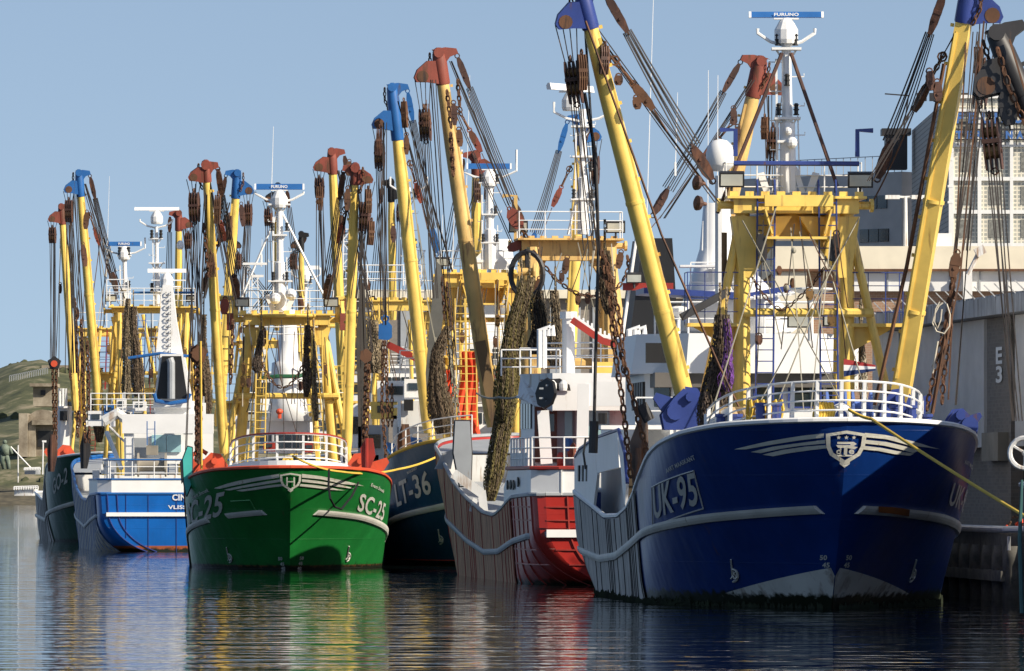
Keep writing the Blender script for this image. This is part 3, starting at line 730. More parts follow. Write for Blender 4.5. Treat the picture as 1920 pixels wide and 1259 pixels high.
# ---------------- buildings on the quay
def corr_mat(name, col, sc_=9, ax=0):
    m = paint(name, col, .5, .12, .3, (.3, .25, .2)); t = m.node_tree; b = t.nodes['Principled BSDF']
    tcn = nd(t, 'ShaderNodeTexCoord'); wv = nd(t, 'ShaderNodeTexWave'); wv.bands_direction = 'Y' if ax else 'X'; wv.inputs['Scale'].default_value = sc_
    t.links.new(tcn.outputs['Object'], wv.inputs[0]); bp = nd(t, 'ShaderNodeBump'); bp.inputs['Distance'].default_value = .05; bp.inputs['Strength'].default_value = .8
    t.links.new(wv.outputs[0], bp.inputs['Height']); t.links.new(bp.outputs[0], b.inputs['Normal']); return m
def brick_mat(name, c1, c2, mort, scale=4):
    m = bpy.data.materials.new(name); m.use_nodes = True; t = m.node_tree; b = t.nodes['Principled BSDF']; b.inputs['Roughness'].default_value = .9
    tcn = nd(t, 'ShaderNodeTexCoord'); mp = nd(t, 'ShaderNodeMapping'); mp.inputs['Rotation'].default_value = (R(90), 0, R(0))
    sp = nd(t, 'ShaderNodeSeparateXYZ'); ad = nd(t, 'ShaderNodeMath', operation='ADD'); cb = nd(t, 'ShaderNodeCombineXYZ')
    t.links.new(tcn.outputs['Object'], sp.inputs[0]); t.links.new(sp.outputs[0], ad.inputs[0]); t.links.new(sp.outputs[1], ad.inputs[1]); t.links.new(ad.outputs[0], cb.inputs[0]); t.links.new(sp.outputs[2], cb.inputs[1])
    br = nd(t, 'ShaderNodeTexBrick'); br.inputs['Scale'].default_value = scale; br.inputs['Color1'].default_value = (*c1, 1); br.inputs['Color2'].default_value = (*c2, 1); br.inputs['Mortar'].default_value = (*mort, 1)
    t.links.new(cb.outputs[0], br.inputs[0]); t.links.new(br.outputs[0], b.inputs['Base Color']); return m
BRICKD = brick_mat('dark_brick', (.17, .15, .13), (.22, .19, .16), (.22, .2, .18), 2.2)
BRICKB = brick_mat('brown_brick', (.27, .16, .1), (.33, .2, .13), (.35, .29, .22), 2.5)
BLOCK = brick_mat('grey_block', (.40, .39, .37), (.45, .44, .41), (.16, .16, .15), 1.0)
CORR = corr_mat('corrugated_panel', (.60, .59, .57), 2.2, 1)
CREAM = paint('cream_render', (.72, .66, .52), .8, .08, .3, (.45, .38, .28))
WPANEL = paint('white_panel', (.74, .74, .72), .6, .05, .2, (.5, .45, .4))
GREYW = paint('grey_render', (.46, .45, .44), .8, .1)
def gridglass():
    m = bpy.data.materials.new('glass_block'); m.use_nodes = True; t = m.node_tree; b = t.nodes['Principled BSDF']; b.inputs['Roughness'].default_value = .25
    tcn = nd(t, 'ShaderNodeTexCoord'); sp = nd(t, 'ShaderNodeSeparateXYZ'); cb = nd(t, 'ShaderNodeCombineXYZ')
    t.links.new(tcn.outputs['Object'], sp.inputs[0]); t.links.new(sp.outputs[0], cb.inputs[0]); t.links.new(sp.outputs[2], cb.inputs[1])
    br = nd(t, 'ShaderNodeTexBrick'); br.offset = 0; br.inputs['Scale'].default_value = 1; br.inputs['Brick Width'].default_value = .21; br.inputs['Row Height'].default_value = .21; br.inputs['Mortar Size'].default_value = .035
    br.inputs['Color1'].default_value = (.26, .27, .24, 1); br.inputs['Color2'].default_value = (.38, .38, .34, 1); br.inputs['Mortar'].default_value = (.62, .58, .48, 1)
    t.links.new(cb.outputs[0], br.inputs[0]); t.links.new(br.outputs[0], b.inputs['Base Color']); return m
GBLK = gridglass()

def warehouse():   # corrugated shed with brick piers, seen along its long wall
    A = V(17.9, 184, 0); B_ = V(12.75, 225, 0); d = nrm(B_-A); nn = V(-d[1], d[0], 0)   # wall runs away from us; nn points to the water
    if nn[0] > 0: nn = -nn
    zt = 9.2; g = 2.0
    rt = root('warehouse', (A[0], A[1], g), 'grey corrugated warehouse with dark brick piers along the right hand quay', 'warehouse')
    L = np.linalg.norm(B_-A); back = -nn*16
    mb = MB(); mb.obox(A+d*L/2+back/2-nn*.4+V(0, 0, (zt+g)/2), d*L/2, back/2, V(0, 0, (zt-g)/2)); wl = mb.build('wall', BRICKD, rt)
    # panels
    segs = [(.0, 16.3), (21.2, 35), (36, 41)]
    for a, b in segs:
        mb = MB(); mb.obox(A+d*(a+b)/2+nn*.02+V(0, 0, (g+2.6+zt-.5)/2), d*(b-a)/2, nn*.12, V(0, 0, (zt-.5-g-2.6)/2)); mb.build('panel', CORR, rt)
    for a in (19.0, 35.5):
        mb = MB(); mb.obox(A+d*a-nn*.1+V(0, 0, (g+zt-.5)/2), d*(1.9 if a < 30 else .45), nn*.2, V(0, 0, (zt-.5-g)/2)); mb.build('pier', BRICKD, rt)
    mb = MB(); mb.obox(A+d*L/2+nn*.2+V(0, 0, zt-.2), d*(L/2+.5), nn*.55, V(0, 0, .28)); mb.obox(A+d*L/2+back/2+V(0, 0, zt+.15), d*(L/2), back/2, V(0, 0, .1))
    for i in range(26):
        c = A+d*(i+.5)*L/26+nn*.7+V(0, 0, zt+.1); mb.tube(c, c+nn*.35+V(0, 0, .35), .025, n=4)
    mb.build('roof_edge', paint('zinc_edge', (.36, .37, .38), .6, .3, .7, (.07, .06, .05)), rt)
    c = A+d*18.8+nn*.14
    for s_, z in (('E', 7.22), ('3', 6.62)):
        letters('number_sign', s_, lambda u, v, z=z: c+d*(.5-u*1.0)+V(0, 0, z+v*.54), WPANEL, rt, .03)
    mb = MB(); mb.obox(c+V(0, 0, 2.0+2.6), d*1.3, nn*.3, V(0, 0, .45)); mb.build('loading_box', paint('pale_timber', (.28, .25, .2), .8, .3), rt)
    mb = MB(); mb.tube(A+d*8.9+nn*.3+V(0, 0, 2), A+d*8.9+nn*.3+V(0, 0, zt-.5), .07, n=6); mb.build('downpipe', GREYP, rt)
warehouse()

def cream_building():
    Y = 262; rt = root('harbour_office', tuple(P(1700, 915, Y)*V(1, 1, 0)+V(0, 0, 2)), 'cream flat roofed harbour building with brown brick band behind the grey warehouse', 'building')
    x0, x1 = P(1452, 0, Y)[0], P(2050, 0, Y)[0]; H = lambda y: P(0, y, Y)[2]
    def slab(nm, xa, xb, za, zb, dy, mat, dep=14): mb = MB(); mb.box(((xa+xb)/2, Y+dy+dep/2, (za+zb)/2), xb-xa, dep, zb-za); return mb.build(nm, mat, rt)
    xm = P(1513, 0, Y)[0]
    slab('wall', x0+.1, x1, 2, H(500), .6, BRICKB)
    slab('parapet', x0, x1, H(508), H(462), 0, CREAM)
    slab('corner_pier', x0, xm, H(625), H(508)-.01, .05, CREAM, 3)
    slab('panel_band', P(1590, 0, Y)[0], x1, H(546), H(508)-.02, .25, WPANEL, 3)
    for px in (1618, 1665, 1725, 1782, 1838, 1890):
        mb = MB(); mb.box((P(px, 0, Y)[0], Y+.22, H(527)), .06, .06, H(509)-H(546)); mb.build('panel_joint', GREYP, rt)
    mb = MB(); mb.box(((x0+x1)/2, Y-.04, H(507)), x1-x0, .12, .1); mb.build('ledge', RUST, rt)
    slab('chimney_base', P(1745, 0, Y)[0], P(1788, 0, Y)[0], H(462), H(436), 1, WPANEL, 2)
    slab('lamp_pier', P(1805, 0, Y)[0], P(1822, 0, Y)[0], H(565), H(510), -.3, WPANEL, .4)
    # window strip seen between the gallows legs
    for i in range(5):
        mb = MB(); c = P(1440+i*18-72, 600, Y+1); mb.box((c[0], Y+.5, c[2]), .3, .1, 2.4); mb.build('window_post', GREYP, rt)
    lt = MB(); a = P(1815, 515, Y-1.2); b = P(1833, 478, Y-1.2); lt.tube(a, b, .09, n=6); lt.obox(b+V(.1, 0, .15), V(.18, 0, .1), V(0, .2, 0), V(-.08, 0, .16))
    tag(lt.build('wall_lamp', WHTW, None, loc=tuple(a)), 'white angled wall lamp on the cream building parapet', 'lamp')
cream_building()

def tower():
    Y = 320; X0 = P(1781, 0, Y)[0]; X1 = P(2030, 0, Y)[0]; dep = 32; H = lambda y: P(0, y, Y)[2]; zt = H(178)
    rt = root('office_tower', (X0, Y, 2), 'tall dark block tower with glass block front and blue roof lettering', 'building')
    mb = MB(); mb.box(((X0+X1)/2+.1, Y+dep/2+.1, (2+zt)/2), X1-X0, dep, zt-2); mb.build('wall', BLOCK, rt)
    cols = [1781, 1792, 1882-90+1, 1882, 1890, 1990]
    xs = [1778, 1786, 1822, 1830, 1842]  # narrow left bay, then wide bays
    # front frame
    mb = MB(); U = lambda px: P(px, 0, Y)[0]
    for px, wpx in ((1783, 9), (1836, 7), (1896, 6), (1958, 6), (2020, 8)): mb.box((U(px), Y-.12, (2+zt)/2), wpx/37.5, .25, zt-2)
    for py, h_ in ((182, 6), (208, 6), (272, 8), (336, 7), (398, 7), (460, 7), (520, 7)): mb.box(((X0+X1)/2, Y-.14, H(py)), X1-X0, .2, h_/37.5)
    for py in (284, 300, 350, 380): mb.box((U(1781), Y-.16, H(py)), .25, .2, .12)
    mb.build('front_frame', WPANEL, rt)
    ys = [182, 208, 272, 336, 398, 460, 520]; px_ = [1783, 1836, 1896, 1958, 2020]
    for a, b in zip(px_, px_[1:]):
        for c, d in zip(ys, ys[1:]):
            mb = MB(); mb.box(((U(a)+U(b))/2, Y+.02, (H(c)+H(d))/2), U(b)-U(a)-.1, .12, H(c)-H(d)-.1)
            if d-c > 50: mb.box(((U(a)+U(b))/2, Y-.03, (H(c)+H(d))/2), (U(b)-U(a))*.42, .08, (H(c)-H(d))*.55, 1)
            mb.build('glass_block_panel', [GBLK, paint('dark_grille', (.2, .2, .18), .4, .4, scale=8)], rt)
    for i, (y0, y1) in enumerate(((284, 302), (308, 325))):
        mb = MB(); mb.box((X0-.02, Y+8, (H(y0)+H(y1))/2), .1, 9, H(y0)-H(y1)); mb.build('window', GLASS, rt)
    sign = paint('sign_blue', (.05, .14, .38), .5, .1)
    fr = MB(); 
    for py in (212, 234, 244, 263): fr.box((U(1900), Y-.5, H(py)), U(2010)-U(1790), .06, .06)
    for px in range(1795, 2010, 22): fr.tube(V(U(px), Y-.5, H(210)), V(U(px), Y-.5, H(274)), .04, n=4)
    fr.build('sign_frame', DARK, rt)
    def row(s, xs, y0, y1, wpx):
        for ch, px in zip(s, xs):
            o = letters('sign_letter', ch, lambda u, v: V(U(px)+(u if ch not in 'I' else u*.3)*wpx/37.5, Y-.62, H(y0)+v*(H(y1)-H(y0))), sign, rt, .05)
    row('FELISON', [1789, 1813, 1838, 1863, 1876, 1899, 1922], 233, 213, 16)
    row('TERMINAL', [1790, 1808, 1827, 1848, 1870, 1884, 1904, 1922], 262, 247, 13)
    rf = MB(); rng = random.Random(3)
    for px in (1728, 1752, 1806, 1850, 1882): 
        c = P(px, 0, Y+6); c[2] = zt; rf.tube(c, c+V(0, 0, rng.uniform(.4, 1.0)), .05, n=5); rf.box((c[0], c[1], zt+.25), .5, .4, .4)
    rf.build('roof_equipment', DARK, rt)
tower()

def grey_block():
    a = V(21.5, 353, 0); b = V(12.7, 362, 0); d = nrm(b-a); nn = V(-d[1], d[0], 0); nn = nn if nn[1] > 0 else -nn
    zt = P(0, 322, 353)[2]; L = np.linalg.norm(b-a)
    rt = root('cold_store', (a[0], a[1], 2), 'plain blue grey block building left of the tower with small windows', 'building')
    mb = MB(); mb.obox((a+b)/2+nn*8+V(0, 0, (zt+2)/2), d*L/2, nn*8, V(0, 0, (zt-2)/2)); wl = mb.build('wall', GREYW, rt)
    for px, py in ((1637, 380), (1640, 442), (1560, 445), (1400, 452)):
        # point of the wall under the pixel
        best = min(np.linspace(0, L, 200), key=lambda s: abs(proj(a+d*s)[0]-px)); c = a+d*best; z = CH+(HZ-py)/F*c[1]
        for k in (-.75, 0, .75):
            mb = MB(); mb.obox(V(c[0], c[1], z)+d*k-nn*.02, d*.33, nn*.05, V(0, 0, .36), 0); mb.build('window', GLASS, rt)
    mb = MB()
    for i in range(24): p = a+d*L*i/23; mb.tube(V(p[0], p[1], zt), V(p[0], p[1], zt+.9), .03, n=4)
    mb.tube(V(a[0], a[1], zt+.9), V(b[0], b[1], zt+.9), .03, n=4); mb.build('roof_railing', GREYP, rt)
    c = P(1690, 300, 345); c2 = MB(); c2.box((c[0], 350, zt+.9), 1.2, 1.2, 1.9); c2.box((c[0], 350, zt+2.0), 1.6, 1.5, .35); c2.tube(V(c[0]+.4, 350, zt+2), V(c[0]+.7, 350, zt+4), .05, n=4); c2.tube(V(c[0]+.7, 350, zt+4), V(c[0]-.6, 350, zt+4.1), .05, n=4)
    c2.build('roof_vent', DARK, rt)
grey_block()

def long_shed():
    Y = 470; H = lambda y: P(0, y, Y)[2]; U = lambda x: P(x, 0, Y)[0]
    rt = root('long_quay_shed', (U(950), Y, 2), 'long low quay shed with cream fascia and brown brick wall behind the masts', 'building')
    mb = MB(); mb.box(((U(655)+U(1700))/2, Y+15.2, (2+H(560))/2), U(1700)-U(655), 30, H(560)-2); mb.build('wall', BRICKD, rt)
    mb = MB(); mb.box(((U(650)+U(1700))/2, Y+15, H(552)), U(1700)-U(650), 31, H(545)-H(561)); mb.build('fascia', CREAM, rt)
    for px in range(680, 1240, 40): mb = MB(); mb.box((U(px), Y+.15, H(640)), .7, .2, 5); mb.build('pilaster', GREYP, rt)
long_shed()

# street lamp on the roof line
mb = MB(); a = P(1698, 462, 268); b = P(1698, 370, 268); mb.tube(a, b, .1, .07, n=8)
for s in (-1, 1): mb.tube(b, b+V(s*.45, 0, .02), .05, n=5); mb.obox(b+V(s*.55, 0, 0), V(.3, 0, 0), V(0, .15, 0), V(0, 0, .08))
tag(mb.build('street_lamp', WHTW, None, loc=tuple(a)), 'twin armed lamp post in front of the grey block building', 'street lamp')

# ---------------- far shore with dunes and bunkers
def shore():
    rn = np.random.RandomState(4); mb = MB(); G = []
    Yn = 1250
    xs = np.linspace(-420, 500, 140)
    def hgt(px, k):   # crest row of the photo at px
        crest = np.interp(px, [-300, 0, 60, 95, 150, 400, 900], [760, 712, 694, 690, 705, 735, 760]); return crest
    rows = [0, .04, .1, .18, .28, .4, .52, .64, .76, .88, 1, 1.2]
    for r in rows:
        row = []
        for x in xs:
            Y = Yn+230*r; px = 960+x/Y*F; ztop = CH+(HZ-hgt(px, 0))/F*(Yn+230)
            prof = np.interp(r, [0, .04, .1, .18, .3, .5, .7, .85, 1, 1.2], [-.6/ztop, .05, .14, .26, .33, .55, .68, .93, 1, .9])
            z = ztop*prof*(1+.07*math.sin(x*.07+r*9)+.04*math.sin(x*.19+r*5)) if r > 0 else -.6
            row.append(V(x, Y, z+rn.rand()*.25*(r > .05)))
        G.append(row)
    mb.grid(G, flip=True)
    m = GRASS.copy(); m.name = 'shore_ground'; t = m.node_tree; b = t.nodes['Principled BSDF']
    tcn = nd(t, 'ShaderNodeTexCoord'); sp = nd(t, 'ShaderNodeSeparateXYZ'); t.links.new(tcn.outputs['Object'], sp.inputs[0])
    nz = nd(t, 'ShaderNodeTexNoise'); nz.inputs['Scale'].default_value = .12; nz.inputs['Detail'].default_value = 6; t.links.new(tcn.outputs['Object'], nz.inputs[0])
    ad = nd(t, 'ShaderNodeMath', operation='MULTIPLY_ADD'); ad.inputs[1].default_value = -6; t.links.new(nz.outputs[0], ad.inputs[0]); t.links.new(sp.outputs[2], ad.inputs[2])
    mr = nd(t, 'ShaderNodeMapRange'); mr.inputs[1].default_value = -.5; mr.inputs[2].default_value = 1.5; t.links.new(ad.outputs[0], mr.inputs[0])
    st = nd(t, 'ShaderNodeTexVoronoi'); st.inputs['Scale'].default_value = .6; t.links.new(tcn.outputs['Object'], st.inputs[0])
    c2 = nd(t, 'ShaderNodeValToRGB'); c2.color_ramp.elements[0].color = (.13, .11, .07, 1); c2.color_ramp.elements[1].color = (.045, .04, .025, 1); t.links.new(st.outputs[0], c2.inputs[0])
    mx = nd(t, 'ShaderNodeMix', data_type='RGBA'); t.links.new(mr.outputs[0], mx.inputs[0]); t.links.new(c2.outputs[0], mx.inputs[6])
    old = b.inputs['Base Color'].links[0].from_socket; t.links.new(old, mx.inputs[7]); t.links.new(mx.outputs[2], b.inputs['Base Color'])
    return tag(mb.build('dunes', m, None, True), kind='structure')
dunes = shore()
mb = MB(); rn_ = random.Random(12); vs_ = dunes.data.vertices
for i in range(2600):
    v_ = vs_[rn_.randrange(len(vs_))].co
    if v_.x > -60 or v_.z < 3: continue
    c = V(v_.x+rn_.uniform(-3, 3), v_.y+rn_.uniform(-8, 8), v_.z-.3+rn_.uniform(-.5, .3)); r_ = rn_.uniform(.4, 1.5)
    mb.path([c, c+V(0, 0, r_*.7), c+V(rn_.uniform(-.4, .4), 0, r_*1.2)], [r_, r_*.9, r_*.2], 5)
tag(mb.build('scrub', ground_mat('scrub_green', (.03, .04, .015), (.1, .1, .045), .7), None), kind='stuff')
BCON = ground_mat('bunker_concrete', (.15, .12, .085), (.38, .33, .25), .25)
def bunker(px0, px1, py0, py1, Y, label, kind):
    X0, X1 = P(px0, 0, Y)[0], P(px1, 0, Y)[0]; z0, z1 = P(0, py1, Y)[2], P(0, py0, Y)[2]
    rt = root('bunker', ((X0+X1)/2, Y, z0), label, 'bunker'); W_ = X1-X0; H_ = z1-z0
    mb = MB(); c = V((X0+X1)/2, Y+6, (z0+z1)/2-1)
    if kind == 'slab':
        mb.obox(c, V(W_/2, 0, 0), V(0, 6, 0), V(0, 0, H_/2+1)); mb.obox(c+V(0, -1, H_/2+1.2), V(W_/2+.6, 0, 0), V(0, 7, 0), V(0, 0, .35)); mb.build('wall', BCON, rt)
        mb = MB(); mb.obox(V((X0+X1)/2, Y-.1, z0+H_*.4), V(W_*.12, 0, 0), V(0, .3, 0), V(0, 0, H_*.22)); mb.build('embrasure', BLK, rt)
    else:
        mb.obox(V(X0+W_*.12, Y+4, z0+H_*.35), V(W_*.12, 0, 0), V(0, 5, 0), V(0, 0, H_*.6))
        mb.obox(V(X0+W_*.35, Y+5, z0+H_*.25), V(W_*.1, 0, 0), V(0, 5, 0), V(0, 0, H_*.5))
        mb.obox(V(X0+W_*.7, Y+7, z0+H_*.25), V(W_*.32, 0, 0), V(0, 5, 0), V(0, 0, H_*.5)); mb.build('wall', BCON, rt)
        mb = MB(); prof = []
        for a in np.linspace(0, math.pi, 9): prof.append(V(X0+W_*.62+W_*.42*math.cos(a), Y+8, z0+H_*.72+H_*.34*math.sin(a)))
        mb.prism(prof, V(0, 12, 0)); mb.obox(V(X0+W_*.72, Y+1.5, z0+H_*.7), V(W_*.36, 0, 0), V(0, 2.5, 0), V(0, 0, .5)); mb.build('roof', BCON, rt)
        mb = MB(); mb.obox(V(X0+W_*.75, Y+1.8, z0+H_*.25), V(W_*.26, 0, 0), V(0, .3, 0), V(0, 0, H_*.22)); mb.build('opening', BLK, rt)
bunker(36, 104, 772, 840, 1300, 'large ruined concrete bunker with stepped walls at the foot of the dunes', 'big')
bunker(62, 100, 724, 745, 1385, 'small concrete bunker with dark round opening high on the dune', 'slab')
bunker(84, 150, 690, 712, 1460, 'flat topped pale bunker on the dune crest', 'slab')
mb = MB(); 
for i in range(22):
    a = P(18+i*3.4, 716-i*.7, 1400); mb.tube(a, a+V(0, 0, 1.4), .09, n=4)
mb.tube(P(18, 716, 1400)+V(0, 0, 1.3), P(90, 701, 1400)+V(0, 0, 1.3), .09, n=4)
tag(mb.build('dune_fence', GREYP, None, loc=tuple(P(50, 712, 1400))), 'thin pale fence running up the dune slope', 'fence')

# ================================================================== BLUE TRAWLER (nearest, bow to the camera)
def blue_trawler():
    X0 = P(1588, 0, 172)[0]
    sh = [(0, 5.1), (2, 4.98), (4, 4.78), (6, 4.5), (8, 4.15), (10, 3.65), (12, 3.1), (14, 2.72), (17, 2.45), (21, 2.42), (25, 2.75), (31, 3.2)]
    h = Hull(31, 4.55, sh, 3.5, (9.5, 7), 'bow', (X0, 172), -.084, full=2.1)
    rt = root('fishing_trawler', (X0, 172, 0), 'large deep blue beam trawler nearest the quay with bow to the camera and number 95', 'trawler', 'beam trawlers moored side by side')
    hm = hull_mat('hull_deep_blue', (.005, .034, .18), boot=(.6, .6, .55), bootw=0, wear=.35, weed=.1)
    hull = hull_parts(rt, h, hm, 1.05, 12.3, WHT, GREYP)
    tab = [(1.2, 2.72), (5, 2.45), (10, 2.0), (14, 1.62), (18, 1.28), (23, 1.15), (31, 1.4)]
    for s in (-1, 1): strake(hull, h, tab, 1.45, 31, s, LETTER)
    sheath(hull, h, 11.3, 30.9, -1, mat=WOOD, battens=[11.4, 12.3, 12.8, 13.2, 13.7, 14.0, 15.9, 17.6, 18.9, 19.4, 19.8, 20.3, 22.9, 24.3, 28])
    # pale foot of the stem at the water
    mb = MB()
    for s in (-1, 1):
        G = []
        for v in np.linspace(h.vs(1.0), 9.5, 26):
            top = 1.12-(v-h.vs(1.0))*.19; row = []
            for t in np.linspace(0, 1, 8):
                w_ = -.4+(max(top, .1)+.4)*t; vv = max(v, h.vs(w_)+.001); row.append(h.W(s*(h.half(vv, w_)+.012), vv-.012, w_))
            G.append(row)
        mb.grid(G, flip=s > 0)
    mb.build('stem_foot_paint', hull_mat('stem_white', (.62, .62, .57), wear=.9, weed=.05), hull)
    # weed tufts on the waterline
    mb = MB(); rn = random.Random(2)
    for s in (-1, 1):
        for i in range(900):
            v = rn.uniform(3.2, 30); z = rn.uniform(-.05, .08) if rn.random() < .85 else rn.uniform(.05, .22)*(.4+.6*math.sin(v*1.7)**2)
            p = h.W(s*(h.half(v, z)+.07), v, z); mb.prism([p+V(-.03, 0, -.1), p+V(.03, 0, -.1), p+V(rn.uniform(-.04, .04), 0, rn.uniform(.02, .1))], h.r*s*.03)
    mb.build('weed', WEED, hull)
    # bow wings
    for s, pl in ((-1, [([(1378, 843), (1440, 828), (1500, 818), (1546, 813)], [(1400, 843), (1450, 834), (1500, 826), (1546, 821)]),
                        ([(1408, 848), (1450, 838), (1500, 831), (1547, 825)], [(1428, 850), (1465, 842), (1505, 836), (1548, 832)]),
                        ([(1432, 853), (1470, 844), (1510, 838), (1549, 835)], [(1452, 856), (1480, 850), (1515, 845), (1551, 841)])]),
                  (1, [([(1622, 812), (1660, 816), (1710, 828), (1742, 838)], [(1622, 820), (1660, 824), (1705, 836), (1762, 843)]),
                       ([(1619, 825), (1660, 829), (1695, 837), (1722, 845)], [(1619, 832), (1655, 836), (1690, 844), (1710, 850)]),
                       ([(1615, 836), (1650, 840), (1680, 846), (1712, 851)], [(1614, 843), (1645, 846), (1675, 852), (1704, 855)])])):
        mb = MB()
        for up, lo in pl: hull_poly(mb, h, (up, lo), 0)
        mb.build('bow_stripes', DECAL, hull)
    emblem(hull, h, (1586, 838), 38, 'd')
    hull_word(hull, h, 'UK-95', (1229, 976), (1313, 948), (1226, 914), LETTER, bold=.02)
    mb = MB()
    fr = [(1224, 914), (1303, 883), (1321, 954), (1226, 990)]; pk = [h.pick(*p) for p in fr]; pts = []
    for a, b in zip(pk, pk[1:]+pk[:1]): pts += [h.S(a[0]+(b[0]-a[0])*t, a[1]+(b[1]-a[1])*t, .03) for t in np.linspace(0, 1, 8)[:-1]]
    mb.path(pts, .022, 4, closed=True); mb.build('number_frame', LETTER, hull)
    hull_word(hull, h, "AART MAASKANT", (1252, 888), (1306, 862), (1250, 880), LETTER, bold=.02)
    hull_word(hull, h, "UK-95", (1775, 948), (1806, 965), (1787, 905), LETTER, bold=.02)
    hull_word(hull, h, "AART MAASKANT", (1806, 870), (1828, 885), (1808, 862), LETTER)
    for s, px in ((-1, 1380), (1, 1711)): thruster_mark(hull, h, px, 1078, s, 1.0)
    draft_marks(hull, h, [(1545, 1046), (1549, 1060), (1552, 1074)], '-'); draft_marks(hull, h, [(1590, 1046), (1587, 1060), (1584, 1074)], '-')
    # rust-stained door outline on the far bow
    mb = MB(); hull_poly(mb, h, ([(1640, 950), (1660, 951), (1680, 953), (1697, 956)], [(1638, 961), (1660, 963), (1680, 966), (1694, 969)]), 0, off=.16); mb.build('rust_stain', paint('rust_stain', (.28, .09, .02), .8, .5), hull)
    # foredeck: white waterway step, railing, windlass, fairlead, ropes
    def arc(inset, a0, a1, n, dz=0): return [h.W(s_*max(h.half(v, h.sheer(v))-inset, 0), v+inset*.9*(1 if True else 0), h.sheer(v)+dz) for s_, v in [((-1 if t < 0 else 1), abs(t)) for t in np.linspace(a0, a1, n)]]
    def arc2(inset, t0, t1, n, dz=0):
        pts = []
        for t in np.linspace(t0, t1, n):
            a = t*math.pi/2; u = math.sin(a); v = (1-math.cos(a))
            pts.append(h.W((2.95-inset)*u, 1.0+inset+v*6.0, h.sheer(1+v*6.0)+dz))
        return pts
    mb = MB(); G = [[p, p+V(0, 0, .22)] for p in arc2(-.12, -1, 1, 36, -.05)]; mb.grid(G); mb.grid([[a, b] for a, b in zip(arc2(-.12, -1, 1, 36, .17), arc2(.3, -1, 1, 36, .17))]); mb.build('waterway_step', WHT, rt)
    mb = MB()
    for k in range(4): mb.path([p+V(0, 0, 1.05*(k+1)/4) for p in arc2(0, -.98, .98, 26, .1)], .032 if k == 3 else .026, 5)
    for i, p in enumerate(arc2(0, -.98, .98, 15, .1)): mb.prism([p+h.d*.1, p+h.d*.5, p+h.d*.12+V(0, 0, 1.05), p-h.d*.03+V(0, 0, 1.05)], h.r*.09)
    mb.build('railing', WHT, rt)
    sd_ = MB(); G = [[p, p+V(0, 0, .75)] for p in arc2(.1, -1.0, -.72, 10, .1)]; sd_.grid(G); sd_.build('bulwark_plate', WHT, rt)
    # windlass and fairleads
    mb = MB(); c = h.W(.3, 2.4, 5.1); mb.lathe(c+V(-.55, 0, .45), [(.42, 0), (.42, .06), (.16, .1), (.16, .45), (.42, .5), (.42, .56)], 14, 0, axis=(1, 0, 0)); mb.lathe(c+V(.15, 0, .45), [(.42, 0), (.42, .06), (.16, .1), (.16, .45), (.42, .5), (.42, .56)], 14, 0, axis=(1, 0, 0))
    mb.box(c+V(0, .1, .15), 1.5, .5, .3); mb.build('windlass', paint('light_blue', (.12, .2, .5), .4, .2), rt)
    mb = MB(); c = h.W(.05, 1.5, 5.0); mb.ring(c+V(0, 0, .25), .26, .09, V(0, 1, 0), 14, 6); mb.box(c+V(0, .05, .05), .9, .3, .2); mb.build('bow_fairlead', WHT, rt)
    for u, v in ((-1.8, 2.6), (2.0, 3.2), (-2.6, 5), (2.7, 5)):
        mb = MB(); c = h.W(u, v, h.sheer(v)+.1)
        for k in (-.22, .22): mb.lathe(c+V(k, 0, 0), [(.13, 0), (.13, .5), (.17, .52), (.17, .6)], 10)
        mb.build('bollard', BLU, rt)
    # stairs, seats and boxes on the foredeck
    for u, v, sx, sz, mt in ((-.9, 4, 1.4, .6, WHT), (1.5, 4.2, 1.0, .5, WHT), (-2.6, 6.8, .9, 1.0, WHT), (2.8, 7, .8, .8, BLU), (.2, 5.5, 2.6, .8, WHT)):
        mb = MB(); mb.obox(h.W(u, v, h.sheer(v)+sz/2), h.r*sx/2, h.d*.35, V(0, 0, sz/2)); mb.build('deck_locker', mt, rt)
    for u in (-2.75, -2.4):
        mb = MB(); c = h.W(u, 5.8, 4.5); mb.path([c, c+V(0, 0, .7), c+V(.12, -.1, .9), c+V(.3, -.3, .9), c+V(.38, -.4, .7)], .16, 10); mb.build('vent_pipe', paint('tan_pipe', (.4, .28, .14), .6, .3), rt)
    # gantry
    g = gantry(rt, h, 11, 1.5, 1.5, 11.55, 4.0, YEL, .42, BLU, brace=3.05, crossw=8.3, post_r=.21)
    mb = MB(); 
    for s in (-1, 1): mb.tube(h.W(s*1.55-.45*(s < 0), 11.2, 4), h.W(s*1.55-.45*(s < 0), 11.2, 10.6), .085, n=8)
    mb.build('stand_pipe', BROWN, g)
    mb = MB(); a = h.W(-1.95, 10.6, 8.9); mb.beam(a, a+V(-1.35, -.3, -.75), .2, .2); mb.build('davit_arm', DARK, g)
    mb = MB()
    for s in (-1, 1): mb.path([h.W(s*1.75, 10.6, 12.75), h.W(s*1.75, 10.6, 13.5), h.W(s*(1.75-.45*-1), 10.6, 13.5)], .09, 4)
    mb.tube(h.W(-1.8, 10.6, 12.55), h.W(1.8, 10.6, 12.55), .07, n=6); mb.build('handrail_blue', BLU, g)
    for s in (-1, 1): pulley(g, h.W(s*1.1, 10.2, 10.6), h.W(s*1.0, 10.2, 9.75), .28, DARK)
    mb = MB(); a, m_, b = h.W(-1.3, 10.4, 9.3), h.W(-.45, 10.4, 8.35), h.W(.8, 10.4, 9.6)
    mb.chain(sag(a, m_, .15, 5), .2, .022); mb.chain(sag(m_, b, .15, 5), .2, .022); mb.build('chain', RUST, g)
